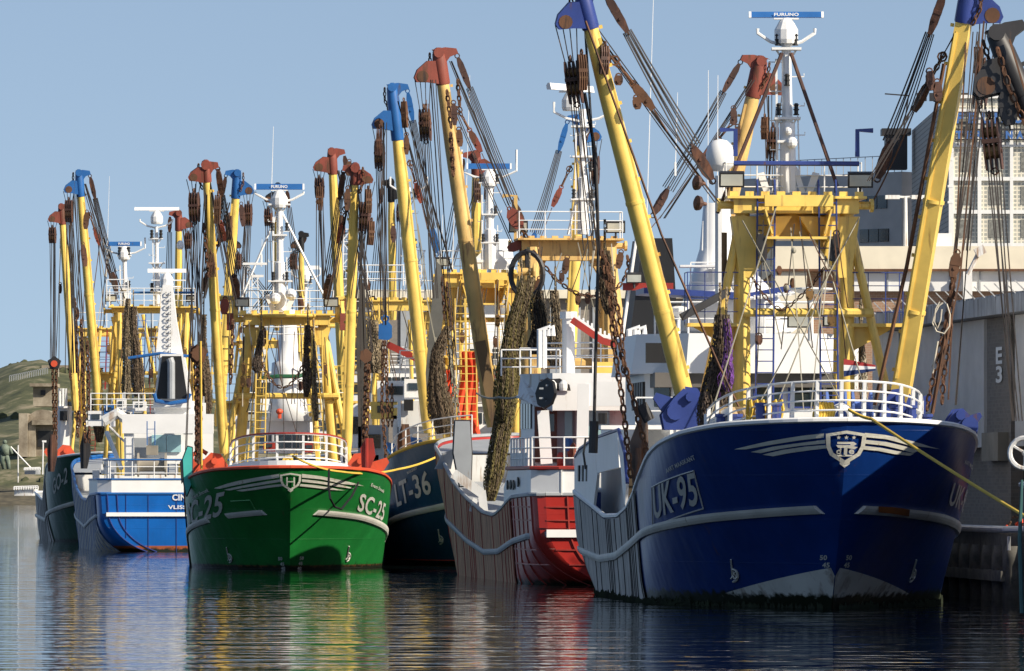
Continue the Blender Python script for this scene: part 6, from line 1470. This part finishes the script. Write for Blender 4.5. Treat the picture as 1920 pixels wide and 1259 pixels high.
# ================================================================== FAR TRAWLERS
def far_trawler(X0, Y0, slope, label, hullcol, hname, sheer0, heads, feet, headmat, gan, gmat=YEL, mst=None, ladm=None, wh=None, r=.25, near='bow', name=None, drops=None, winX=None):
    sh = [(0, sheer0), (4, sheer0-.3), (8, sheer0-.9), (12, sheer0-1.9), (18, 2.5), (38, 3)]
    h = Hull(38, 4.2, sh, 3.4, (9.5, 7), near, (X0, Y0), slope); rt = root('fishing_trawler', (X0, Y0, 0), label, 'trawler', 'beam trawlers moored side by side')
    hull = hull_parts(rt, h, hull_mat(hname, hullcol), 1.0, 11, WHT, GREYP)
    for s in (-1, 1): strake(hull, h, [(1, 2.8), (8, 1.9), (14, 1.3), (38, 1.5)], 1.6, 38, s)
    sheath(hull, h, 10, 34, -1, mat=WOOD, battens=[10.5, 12, 14, 16, 18.5, 21, 24, 28])
    Y = Y0+12
    g = None
    if gan:
        pc, wpx, py = gan; c = P(pc, py, Y); u = float(np.dot(V(c[0], c[1], 0)-h.O, h.r)); h2 = Hull(38, 4.2, sh, 3.4, (9.5, 7), near, (X0, Y0), slope); h2.O = h2.O+h.r*u
        hw = wpx/2/F*Y; g = gantry(rt, h2, 12, hw-.4, hw-.3, c[2], 4, gmat, .45, ladm, brace=hw+.5, crossw=(c[2]+4)/2-.8, post_r=.18, lod=2, railmat=WHT, inner=False, gusset=.7, floods=False)
    for i, ((hx, hy), (fx, fy)) in enumerate(zip(heads, feet)):
        s = -1 if i == 0 else 1; lf = P(gan[0]+s*gan[1]/2, gan[2]-8, Y) if gan else None
        boom(rt, P(fx, fy, Y-1), P(hx, hy, Y-2), h.r*s, r, YEL, headmat, lift=lf, drop=(P(hx+s*14, (drops or (650, 650))[i], Y-2), .3), sleeve=1.1, lod=2, headstyle=0)
    if mst:
        bx, by, tx, ty, L_, mt = mst; mast(rt, P(bx, by, Y), P(tx, ty, Y), .16, WHT, plats=((.45, .7), (.9, .8)), lights=((.45, -.25), (.45, .25), (.9, -.28), (.9, .28)), scan=bool(L_), scanL=L_ or 1, scanmat=mt, yoke=(.95, .9, .8), scany=.05)
    if wh: wheelhouse_bow(rt, *wh, Y+10, h, nwin=5)
    return rt, h, hull, g
# green trawler at the far left, its hull beyond the blue and white stern
gt = far_trawler(-23.6, 385, -.10, 'far left green trawler with timbered side and orange bracket', (.015, .07, .04), 'hull_dark_green', 5.4, ((115, 388), (335, 400)), ((142, 770), (335, 760)), RUSTR, (230, 170, 618), mst=None, ladm=REDP, wh=(118, 300, 765, 800), r=.25, drops=(672, 640))
hull_word(gt[2], gt[1], 'GO-2', (100, 930), (127, 905), (99, 900), LETTER, bold=.02)
bracket(gt[0], gt[1], -3.0, 8.5, 4.9, -1, ORNG, 1.1)
o_ = wheelhouse_bow(gt[0], 108, 135, 765, 850, 397, gt[1], nwin=0, mat=WHT, dep=3); mb = MB(); mb.box(P(119, 780, 396.8), .45, .1, .6); mb.build('window', BLK, o_)
for px in (112, 118, 124): mb = MB(); c = P(px, 765, 397); mb.tube(c, c+V(0, 0, 1.2), .09, n=6); mb.build('vent_pipe', WHT, o_)
far_trawler(-5.6, 302, -.06, 'trawler hidden behind the others with two red headed booms and pale yellow gallows', (.05, .05, .055), 'hull_charcoal', 5.0, ((622, 285), (893, 290)), ((646, 760), (893, 640)), RUSTR, (757, 130, 566), gmat=YEL, mst=(770, 560, 766, 352, 0, BLUC), wh=(690, 830, 690, 760), r=.27, drops=(700, 560))
far_trawler(-10.2, 346, -.05, 'far trawler with black headed booms behind the green boat', (.03, .035, .06), 'hull_navy', 5.0, ((521, 350), (733, 342)), ((521, 620), (737, 600)), BLK, (632, 130, 600), gmat=YEL, mst=(650, 600, 655, 430, 0, BLUC), wh=(560, 700, 700, 770), r=.22, drops=(620, 600))
far_trawler(-13.5, 392, -.05, 'farthest trawler with short black headed booms seen between the rigging', (.04, .04, .05), 'hull_slate', 5.0, ((565, 440), (432, 440)), ((565, 700), (432, 700)), BLK, (500, 110, 640), gmat=YEL, mst=(570, 640, 574, 520, 1.6, WHT), wh=(470, 560, 700, 770), r=.2)

# ================================================================== NETS, ROPES AND SMALL THINGS
NG = None
NDK = net_mat('net_dark', (.09, .065, .05)); NBK = net_mat('net_black', (.03, .028, .025)); NPU = net_mat('net_purple', (.15, .05, .26))
net('fishing_net', P(1350, 590, 180.6), P(1342, 838, 180.6), .3, .75, NDK, 'dark brown net bundle hung beside the left leg of the nearest yellow gallows', seed=1)
net('fishing_net', P(1362, 598, 180.2), P(1366, 735, 180.2), .12, .3, NPU, 'thin purple net strand on the gallows of the deep blue trawler', seed=2, strands=8)
net('fishing_net', P(993, 520, 238), P(915, 940, 237), .25, .7, NETG, 'long olive green net hanging down to the deck of the red trawler', seed=3, strands=50, mid=[P(972, 620, 238), P(958, 740, 238), P(935, 850, 237.5)])
net('fishing_net', P(978, 530, 237.5), P(940, 790, 237.5), .2, .6, NETG, 'narrow olive net strip left of the long green net on the red trawler', seed=4, strands=24, mid=[P(958, 610, 237.5), P(950, 700, 237.5)])
net('fishing_net', P(1014, 545, 238.5), P(1008, 665, 238.5), .3, .7, NBK, 'short black net bundle under the ochre gallows of the red trawler', seed=5)
net('fishing_net', P(1041, 545, 238), P(1042, 690, 238), .25, .5, NETT, 'pale tan net bundle right of the ochre gallows leg', seed=6)
net('fishing_net', P(836, 612, 276), P(828, 815, 276), .25, .8, NETB, 'broad brown net hanging left of the gallows on the dark teal trawler', seed=7, strands=44, mid=[P(822, 660, 276), P(822, 740, 276)])
net('fishing_net', P(1134, 470, 184), P(1142, 590, 184), .2, .42, NETB, 'grey brown chafing bundle hanging from the left boom of the deep blue trawler', seed=8)
net('fishing_net', P(240, 560, 350), P(235, 750, 350), .25, .5, NETT, 'pale tan net on the left leg of the gallows beside the white mast tower', seed=9, strands=12)
net('fishing_net', P(250, 575, 350), P(258, 745, 350), .3, .6, NETB, 'second tan net just left of the black arched funnel', seed=10, strands=12)
net('fishing_net', P(382, 590, 350), P(386, 790, 350), .25, .6, NETB, 'brown net right of the white mast tower', seed=11, strands=14)
net('fishing_net', P(577, 610, 264), P(574, 745, 264), .15, .3, NDK, 'brown net inside the right leg of the yellow gallows on the green trawler', seed=12, strands=14)
net('fishing_net', P(588, 640, 264), P(592, 790, 264), .1, .25, NETT, 'tan net strip beside the right gallows leg of the green trawler', seed=13, strands=10)
net('fishing_net', P(490, 620, 264), P(482, 700, 264), .15, .35, NDK, 'small dark net left of the white funnel casing on the green trawler', seed=14, strands=10)
net('fishing_net', P(697, 600, 300), P(702, 700, 300), .4, .9, NETT, 'tan net beside the blue box block behind the green trawler', seed=15, strands=14)
net('fishing_net', P(186, 690, 356), P(184, 830, 356), .3, .6, NETB, 'grey brown net bundle under the far left yellow booms', seed=16, strands=12)
net('fishing_net', P(1615, 560, 184), P(1618, 770, 184), .08, .2, net_mat('net_pale', (.4, .36, .28)), 'pale rope bundle hanging down the right leg of the nearest gallows', seed=17, strands=8)
def tarp(pts, Y, mat, label):
    mb = MB(); mb.prism([P(px, py, Y) for px, py in pts], V(0, .18, 0)); tag(mb.build('tarpaulin', mat, None, loc=tuple(P(*pts[-1], Y))), label, 'tarpaulin')
tarp([(818, 490), (828, 500), (835, 560), (825, 640), (808, 700), (800, 740), (798, 700), (806, 600)], 277, paint('tarp_grey', (.12, .12, .11), .9, .3), 'long dark grey tarpaulin hung left of the yellow gallows on the teal trawler')
tarp([(676, 520), (684, 540), (690, 700), (684, 800), (672, 800), (668, 640)], 264, paint('tarp_dark', (.06, .055, .05), .9, .3), 'dark narrow tarpaulin right of the green trawler rigging')
def rope(pts, r, mat, label, sg=.25, nm='mooring_rope'):
    mb = MB(); allp = []
    for a, b in zip(pts, pts[1:]): allp += sag(a, b, sg, 10)[:-1]
    allp.append(pts[-1]); mb.path(allp, r, 6); tag(mb.build(nm, mat, None, loc=tuple(pts[0])), label, 'rope')
rope([P(1591, 768, 171.6), P(1634, 786, 171.2), P(1925, 970, 158), P(2100, 1060, 150)], .045, ROPEY, 'yellow mooring rope running from the deep blue bow down to the right', .04)
rope([P(548, 855, 253.8), P(640, 885, 254.5), P(748, 880, 262), P(846, 842, 266)], .045, ROPEY, 'yellow mooring rope slung between the green bow and the teal bow', .12)
rope([P(894, 738, 236), P(935, 745, 230), P(985, 738, 224), P(1000, 730, 222)], .04, WIREL, 'grey blue rope across the net of the red trawler', .1)
def coil(px, py, Y, w_, label):
    c = P(px, py, Y); mb = MB(); rn = random.Random(int(px))
    for k in range(6): x = (k-2.5)*w_/5; mb.path([c+V(x, 0, 0), c+V(x+.03, -.1, .25+.1*rn.random()), c+V(x+.08, -.16, .35), c+V(x+.12, -.2, .1), c+V(x+.05, -.2, -.2), c+V(x, -.1, -.15)], .05, 5, closed=True)
    tag(mb.build('rope_coil', ROPEY, None, loc=tuple(c)), label, 'rope coil')
coil(1430, 775, 175, .85, 'yellow rope coils draped over the railing of the deep blue bow at left'); coil(1540, 780, 173.5, .4, 'small yellow rope coil beside the windlass of the deep blue bow')
# dark trawl beam end hanging on chains beside the blue trawler
mb = MB(); q = [P(1196, 790, 184), P(1210, 770, 184), P(1215, 800, 184), P(1216, 900, 184), P(1205, 945, 184), P(1190, 950, 184), P(1183, 880, 184), P(1181, 830, 184)]
mb.prism(q, V(0, .3, 0)); mb.tube(P(1197, 840, 183.7), P(1197, 940, 183.7), .1, n=8); mb.tube(P(1200, 760, 184), P(1216, 790, 184), .22, n=8, m=1)
tag(mb.build('trawl_beam', [paint('rust_grey_plate', (.13, .1, .085), .7, .5, .8), DARK], None, loc=tuple(q[5])), 'rusty dark trawl beam end hanging upright beside the deep blue trawler', 'trawl beam')
def small_beam(px, py, Y, hgt_, mat, label):
    c = P(px, py, Y); mb = MB(); mb.prism([c+V(-.25, 0, -hgt_/2), c+V(.1, 0, -hgt_/2), c+V(.3, 0, -.1), c+V(.2, 0, hgt_/2), c+V(-.1, 0, hgt_/2), c+V(-.3, 0, .2)], V(0, .3, 0)); mb.tube(c+V(-.05, -.2, -hgt_/2), c+V(-.05, -.2, hgt_/2), .07, n=6)
    tag(mb.build('trawl_shoe', mat, None, loc=tuple(c)), label, 'trawl shoe')
small_beam(98, 850, 380, 2.2, DARKR, 'dark upright trawl shoe hanging by chain at the far left'); small_beam(160, 845, 352, 2.0, DARK, 'dark blue black trawl shoe hanging left of the blue stern'); small_beam(758, 835, 274, 1.8, RUST, 'rusty trawl shoe hanging in front of the teal hull'); small_beam(690, 850, 258, 1.2, REDP, 'dark red trawl shoe on the right side of the green boat')
# hexagonal block with chain at the far left
def chain_block(px, py, py2, Y, label, mat=RUST):
    c = P(px, py, Y); rt = root('chain_block', tuple(c), label, 'pulley block'); mb = MB()
    mb.prism([c+.42*V(math.cos(a), 0, math.sin(a)) for a in np.linspace(math.pi/2, math.pi*2.5, 6)[:-1]], V(0, .4, 0)); mb.build('cheek_plate', mat, rt)
    mb = MB(); mb.lathe(c-V(0, .3, .05), [(.2, 0), (.2, .1)], 10, axis=(0, 1, 0)); mb.build('sheave', ORNG, rt)
    mb = MB()
    for o in (-.1, .12): mb.chain([P(px, py+10, Y)+V(o, -.1, 0), P(px+2, py2, Y)+V(o*.4, -.1, 0)], .26, .045)
    mb.build('chain', RUST, rt)
    mb = MB(); mb.path([c+V(0, 0, .4), P(px-2, py-220, Y)], .03, 4); mb.path([c+V(.1, 0, .4), P(px+12, py-220, Y)], .03, 4); mb.build('hoisting_wire', WIRE, rt)
chain_block(102, 681, 850, 382, 'dark hexagonal block with orange sheave and twin chains at the far left', DARK)
chain_block(371, 664, 868, 262.4, 'rust brown hexagonal block with chain beside the left boom of the green trawler')
# small boats and post on the far bank
def small_boat(px0, px1, py, Y, hcol, label, cabin=True):
    a, b = P(px0, py, Y), P(px1, py, Y); L = b[0]-a[0]; rt = root('small_boat', ((a[0]+b[0])/2, Y, 0), label, 'boat'); z0 = a[2]
    mb = MB(); G = []
    for t in np.linspace(0, 1, 9):
        w_ = L*.13*math.sin(math.pi*min(t*.9+.12, 1))**.6; x = a[0]+L*t; top = z0+L*.19+L*.05*t
        G.append([V(x, Y-w_, top), V(x, Y-w_*.7, z0-.2), V(x, Y+w_*.7, z0-.2), V(x, Y+w_, top), V(x, Y-w_, top)])
    mb.grid(G); mb.build('hull', hcol, rt)
    rails(rt, [V(a[0], Y-1, z0+L*.2), V(b[0], Y-1, z0+L*.23)], L*.13, 2, L*.1, WHT, .12)
small_boat(27, 72, 928, 1235, WHTW, 'small white boat moored under the stone bank at the far left')
small_boat(46, 76, 888, 1262, GREYP, 'little grey boat drawn up on the bank above the white boat')
mb = MB(); mb.tube(P(34, 905, 1262), P(34, 835, 1262), .13, n=5); mb.tube(P(20, 838, 1262), P(60, 880, 1262), .16, n=5); tag(mb.build('derrick_post', WHTW, None, loc=tuple(P(34, 905, 1262))), 'thin pale post with slanting spar on the left bank', 'post')
mb = MB(); mb.tube(P(80, 890, 1262), P(81, 828, 1262), .13, n=5); mb.box(P(83, 828, 1262), .8, .3, .4); tag(mb.build('signal_post', WHT, None, loc=tuple(P(80, 890, 1262))), 'white signal post standing on the bank beside the small boats', 'post')
rk = ground_mat('verdigris', (.07, .1, .07), (.2, .24, .19), .8); mb = MB(); c = P(8, 880, 1255)
mb.path([c, c+V(-.4, 0, 1.6), c+V(-.1, 0, 3)], [.4, .55, .7], 8); mb.path([c+V(.9, 0, 0), c+V(.7, 0, 1.6), c+V(.2, 0, 3)], [.4, .5, .6], 8); mb.path([c+V(.1, 0, 2.8), c+V(.1, 0, 4.4), c+V(.1, 0, 4.9)], [.9, 1.0, .4], 9); mb.ball(c+V(.1, 0, 5.3), .45); mb.path([c+V(1.0, 0, 4.4), c+V(1.5, 0, 3.0)], .3, 6); mb.path([c+V(-.8, 0, 4.4), c+V(-1.2, 0, 3.0)], .3, 6)
tag(mb.build('statue', rk, None, True, loc=tuple(c)), 'weathered green standing figure statue on the left bank', 'statue')
# nets heaped on the quay
rn = random.Random(9); mb = MB()
for i in range(160):
    a, b = rn.uniform(0, 6.28), rn.random()**.5; c = V(15.9+1.3*b*math.cos(a), 186+.8*b*math.sin(a), 2.05+.55*(1-b*b)*rn.random()); pts = [c]
    for j in range(4): pts.append(pts[-1]+V(rn.uniform(-.3, .3), rn.uniform(-.2, .2), rn.uniform(-.12, .14)))
    mb.path(pts, .04, 4, 0 if rn.random() < .3 else 1)
tag(mb.build('net_heap', [ORFL, paint('net_heap_brown', (.12, .07, .04), .9, .4)], None, loc=(15.9, 186, 2)), 'heap of orange and brown netting lying on the quay at right', 'net heap')

# ================================================================== EXTRA RIGGING AND DECK FITTINGS, boat by boat
def boat(word): return next(o for o in bpy.data.objects if o.name.startswith('fishing_trawler') and word in o.get('label', ''))
def fan(rt, Y, tops, bots, r=None, mat=WIRE, name='rigging_wire', sg=.05):
    for (a, b) in zip(tops, bots):
        mb = MB(); mb.path(sag(P(*a, Y), P(*b, Y), sg, 5), r or WR((0, Y)), 4); mb.build(name, mat, rt)
rn = random.Random(21)
SCb, LTb, RDb, UKb, CNb, GOb, Hb = boat('shield on the stem'), boat('numbered 36'), boat('red and white'), boat('number 95'), boat('cobalt'), boat('far left green'), boat('pale yellow gallows')
def bundle(rt, Y, x0, y0, x1, y1, n, s0, s1): fan(rt, Y, [(x0+rn.uniform(-s0, s0), y0) for _ in range(n)], [(x1+rn.uniform(-s1, s1), y1) for _ in range(n)])
bundle(SCb, 262, 388, 330, 372, 640, 4, 3, 14); bundle(SCb, 262, 392, 330, 440, 570, 4, 3, 10); bundle(SCb, 262, 660, 340, 620, 560, 4, 3, 8); bundle(SCb, 262, 672, 350, 690, 660, 4, 3, 10)
bundle(SCb, 262, 367, 345, 350, 850, 2, 3, 8); bundle(LTb, 277, 722, 230, 720, 610, 4, 4, 4); bundle(LTb, 277, 745, 190, 822, 480, 4, 3, 8); bundle(LTb, 278, 757, 200, 850, 510, 3, 3, 8)
bundle(RDb, 241, 812, 150, 846, 720, 4, 5, 14); bundle(RDb, 241, 845, 115, 985, 440, 4, 4, 12); bundle(RDb, 241, 850, 200, 962, 460, 2, 3, 8); bundle(RDb, 241, 1412, 150, 1240, 410, 4, 5, 12); bundle(RDb, 241, 1434, 180, 1436, 330, 3, 8, 8)
bundle(UKb, 182, 1106, 40, 1330, 345, 4, 6, 10); bundle(UKb, 182, 1112, 60, 1345, 380, 2, 3, 5); bundle(UKb, 182, 1100, 60, 1128, 480, 3, 8, 5); bundle(UKb, 181, 1800, 40, 1630, 340, 3, 5, 8); bundle(UKb, 180, 1832, 60, 1790, 480, 3, 8, 4); bundle(UKb, 180.5, 1838, 110, 1792, 760, 2, 6, 6)
bundle(CNb, 352, 140, 360, 150, 700, 4, 5, 16); bundle(CNb, 352, 158, 345, 225, 560, 5, 4, 10); bundle(CNb, 352, 463, 400, 452, 600, 3, 4, 10); bundle(CNb, 352, 430, 380, 385, 560, 3, 4, 8)
bundle(GOb, 396, 104, 450, 101, 674, 3, 3, 3); bundle(GOb, 396, 120, 400, 150, 700, 3, 3, 10); bundle(GOb, 396, 345, 420, 370, 600, 4, 4, 14)
bundle(Hb, 312, 600, 340, 605, 560, 4, 4, 10); bundle(Hb, 312, 632, 320, 700, 600, 4, 4, 16); bundle(Hb, 312, 900, 330, 850, 520, 4, 4, 14)
# chains
def chains(rt, Y, lst, link=.24, r=.04):
    for pts in lst: mb = MB(); mb.chain([P(*p, Y) for p in pts], link, r); mb.build('chain', RUST, rt)
chains(SCb, 262, [[(437, 600), (432, 720)], [(382, 420), (392, 520)]]); chains(LTb, 276, [[(838, 530), (846, 620)], [(829, 520), (834, 600)]]); chains(RDb, 240, [[(1176, 480), (1190, 560)], [(838, 170), (846, 240)], [(858, 150), (862, 200)]]); chains(GOb, 396, [[(140, 560), (150, 800)], [(136, 640), (146, 820)]], .3, .05)
chains(CNb, 351, [[(152, 600), (160, 830)], [(164, 640), (168, 830)]], .28, .045)
# small blocks hung along the booms
for rt, Y, lst in ((SCb, 261.5, [(409, 360, 420), (395, 470, 520), (690, 350, 400), (697, 410, 460), (652, 350, 395)]), (LTb, 277, [(757, 185, 240), (762, 250, 290), (737, 420, 455), (712, 235, 292)]), (RDb, 241, [(850, 190, 235), (860, 240, 275), (799, 190, 238), (1375, 200, 235), (1383, 235, 265), (1434, 215, 262)]),
                   (UKb, 181, [(1134, 80, 140), (1160, 140, 160), (1193, 180, 205), (1742, 130, 170), (1757, 150, 190), (1834, 80, 160), (1090, 95, 170)]), (CNb, 351, [(163, 395, 430), (155, 455, 500), (452, 380, 425), (430, 400, 450)]), (Hb, 311, [(600, 345, 395), (655, 300, 330), (640, 400, 440), (893, 330, 380)])):
    for px, y0, y1 in lst: pulley(rt, P(px, y0, Y), P(px+rn.uniform(-3, 5), y1, Y), .24 if Y < 300 else .3, rn.choice((DARKR, RUST)), side=V(rn.uniform(-.4, .6), 1, 0) if y1-y0 > 45 else None, lod=1)
# low deck clutter: rails, ladders, posts
for rt, Y, lst in ((Hb, 313, [(655, 790, 536, 1.0), (650, 760, 712, 1.1), (690, 770, 690, 1.0)]), (SCb, 272, [(440, 478, 790, 1.2), (602, 650, 790, 1.2), (455, 610, 640, .9)]), (LTb, 284, [(835, 1000, 700, .9), (750, 800, 700, 1.0)]), (CNb, 340, [(170, 290, 770, .9), (200, 240, 560, 1.0)]), (RDb, 223, [(1100, 1180, 770, .8), (940, 1050, 705, .9)])):
    for x0, x1, py, hh in lst: rails(rt, [P(x0, py, Y), P(x1, py, Y)], hh, 3, .9, WHT, .03)
for rt, Y, x, y0, y1, mt in ((SCb, 264, 487, 850, 620, YEL), (SCb, 264, 598, 850, 620, YEL), (SCb, 268, 640, 850, 700, YEL), (LTb, 278, 866, 800, 560, YEL), (LTb, 278, 886, 800, 560, YEL), (LTb, 279, 895, 590, 530, YEL), (Hb, 312, 722, 700, 570, YEL), (GOb, 396, 204, 730, 620, REDP), (GOb, 396, 190, 730, 620, REDP), (CNb, 352, 262, 740, 590, BLUC)): ladder(rt, P(x, y0, Y), P(x+(4 if x < 550 else -4), y1, Y), V(1, 0, 0), .42, mt)
mb = MB(); mb.beam(P(726, 646, 285), P(780, 672, 285), .3, .3); mb.build('crane_arm', REDP, Hb)
for x, y, w_, h_, mt in ((660, 800, 1.2, 2.0, WHT), (700, 830, 1.4, 1.6, GREYP), (740, 735, 1.6, 1.0, WHT), (720, 770, 1.2, .8, YEL), (672, 730, .8, 1.3, WHT), (755, 810, .9, 1.5, WHTW), (690, 870, 1.0, .8, DARKR)):
    mb = MB(); c = P(x, y, 296); mb.box(c, w_, .8, h_); mb.box(c+V(0, -.43, .05), w_*.5, .08, h_*.4, 1); mb.build('deck_locker', [mt, GLASS], Hb)
# the crowded middle ground: masts, struts, lattice and gear of the boats lying behind
Fb = next(o for o in bpy.data.objects if 'black headed booms behind' in o.get('label', '')); Eb = next(o for o in bpy.data.objects if 'farthest trawler' in o.get('label', ''))
def lattice(rt, Y, px, y0, y1, w_=.5, mat=WHT):
    mb = MB(); a, b = P(px, y1, Y), P(px, y0, Y); n = int((b[2]-a[2])/.6)
    for s in (-1, 1): mb.tube(a+V(s*w_/2, 0, 0), b+V(s*w_/2*.6, 0, 0), .04, n=4)
    for i in range(n): z0, z1 = a[2]+(b[2]-a[2])*i/n, a[2]+(b[2]-a[2])*(i+1)/n; s = 1 if i % 2 else -1; mb.tube(V(a[0]+s*w_/2, Y, z0), V(a[0]-s*w_/2, Y, z1), .03, n=4); mb.tube(V(a[0]-w_/2, Y, z1), V(a[0]+w_/2, Y, z1), .03, n=4)
    mb.build('lattice_mast', mat, rt)
lattice(Fb, 330, 650, 430, 640); lattice(Hb, 314, 790, 470, 600, .4); lattice(Eb, 400, 462, 500, 640, .5); lattice(Fb, 360, 478, 520, 620, .5)
for rt, Y, lst in ((Fb, 357, [(560, 600, 560, 660), (600, 700, 600, 700)]), (Eb, 404, [(440, 700, 455, 560), (500, 700, 490, 560)]), (Hb, 313, [(700, 740, 712, 580), (830, 760, 818, 580), (775, 800, 768, 600)]), (CNb, 353, [(205, 780, 232, 590), (300, 760, 268, 590), (345, 760, 338, 590), (372, 770, 350, 590)]), (GOb, 396, [(175, 780, 188, 620), (215, 780, 206, 625), (272, 780, 262, 625)]), (SCb, 268, [(445, 850, 478, 620), (622, 850, 600, 620)]), (LTb, 281, [(868, 800, 862, 540), (955, 800, 950, 540)])):
    for x0, y0, x1, y1 in lst: mb = MB(); mb.tube(P(x0, y0, Y), P(x1, y1, Y), .1, n=7); mb.build('strut', YEL, rt)
for rt, Y, x0, x1, py in ((Fb, 357, 555, 705, 612), (Hb, 313, 655, 700, 590), (GOb, 397, 180, 300, 618), (CNb, 353, 232, 372, 700), (Fb, 357, 555, 700, 690), (LTb, 281, 850, 960, 600)): mb = MB(); mb.tube(P(x0, py, Y), P(x1, py, Y), .11, n=7); mb.build('cross_tube', YEL, rt)
for rt, Y, n_, (x0, x1), (y0, y1) in ((SCb, 265, 16, (455, 615), (615, 780)), (LTb, 279, 14, (840, 960), (530, 760)), (RDb, 240, 12, (1000, 1160), (460, 700)), (CNb, 352, 16, (225, 375), (590, 760)), (GOb, 396, 10, (110, 215), (450, 760)), (Hb, 312, 16, (660, 830), (570, 780)), (UKb, 182, 8, (1395, 1590), (420, 740))):
    for k in range(n_):
        xa = rn.uniform(x0, x1); xb = min(max(xa+rn.gauss(0, 26), x0), x1); ya = y0+rn.uniform(-15, 20); mt = rn.choice((WIRE, WIRE, WIREL, RUST, ROPEW)); mb = MB(); mb.path(sag(P(xa, ya, Y), P(xb, rn.uniform(ya+90, y1), Y), .1, 5), WR((0, Y)), 4); mb.build('rigging_wire', mt, rt)
        if k % 3 == 0: yy = rn.uniform(y0+30, y1-60); pulley(rt, P(xa, yy, Y-.3), P(xa, yy+20, Y-.3), .2, rn.choice((RUST, DARKR, BRASS)), lod=1)
for rt, Y, lst in ((SCb, 275, [(455, 800, .6, .9, WHT), (612, 805, .7, .8, WHT), (505, 838, .5, .4, REDP), (580, 840, .5, .4, REDP), (640, 810, .6, 1.2, YEL), (628, 760, .5, .7, GREYP)]), (LTb, 286, [(775, 730, .8, .9, WHT), (860, 760, .7, .9, WHTW), (985, 770, .7, .8, YEL), (925, 700, .5, .5, REDP), (880, 720, .6, .9, WHT), (848, 740, .4, .7, ORFL), (970, 650, .5, .6, WHT)]),
                   (CNb, 341, [(180, 785, .8, .8, WHT), (205, 770, .5, .6, BLUC), (228, 760, .5, .7, WHT), (262, 762, .7, .5, WHT), (375, 770, .6, .8, WHT)]), (GOb, 398, [(150, 790, .7, .8, WHT), (132, 760, .6, .7, YEL), (165, 770, .6, .8, GREYP)]), (UKb, 196, [(1275, 612, .5, .6, WHT), (1225, 690, .4, .4, WHT), (1405, 640, .35, .5, WHT), (1470, 650, .5, .35, WHTW), (1590, 700, .6, 1.0, WHT), (1240, 720, .3, 1.2, YEL)])):
    for x, y, w_, h_, mt in lst:
        c = P(x, y, Y); mb = MB(); mb.box(c, w_, .6, h_); mb.box(c+V(0, -.32, h_*.12), w_*.55, .06, h_*.35, 1); mb.tube(c+V(w_*.3, -.1, h_/2), c+V(w_*.3, -.1, h_/2+.35), .06, n=6, m=2); mb.build('deck_fitting', [mt, GLASS, GREYP], rt)

o_ = side_house(CNb, type('h', (), {'d': V(0, 1, 0)}), 290, 362, 752, 812, 336.5, 2.5, WHT, 'funnel_base')
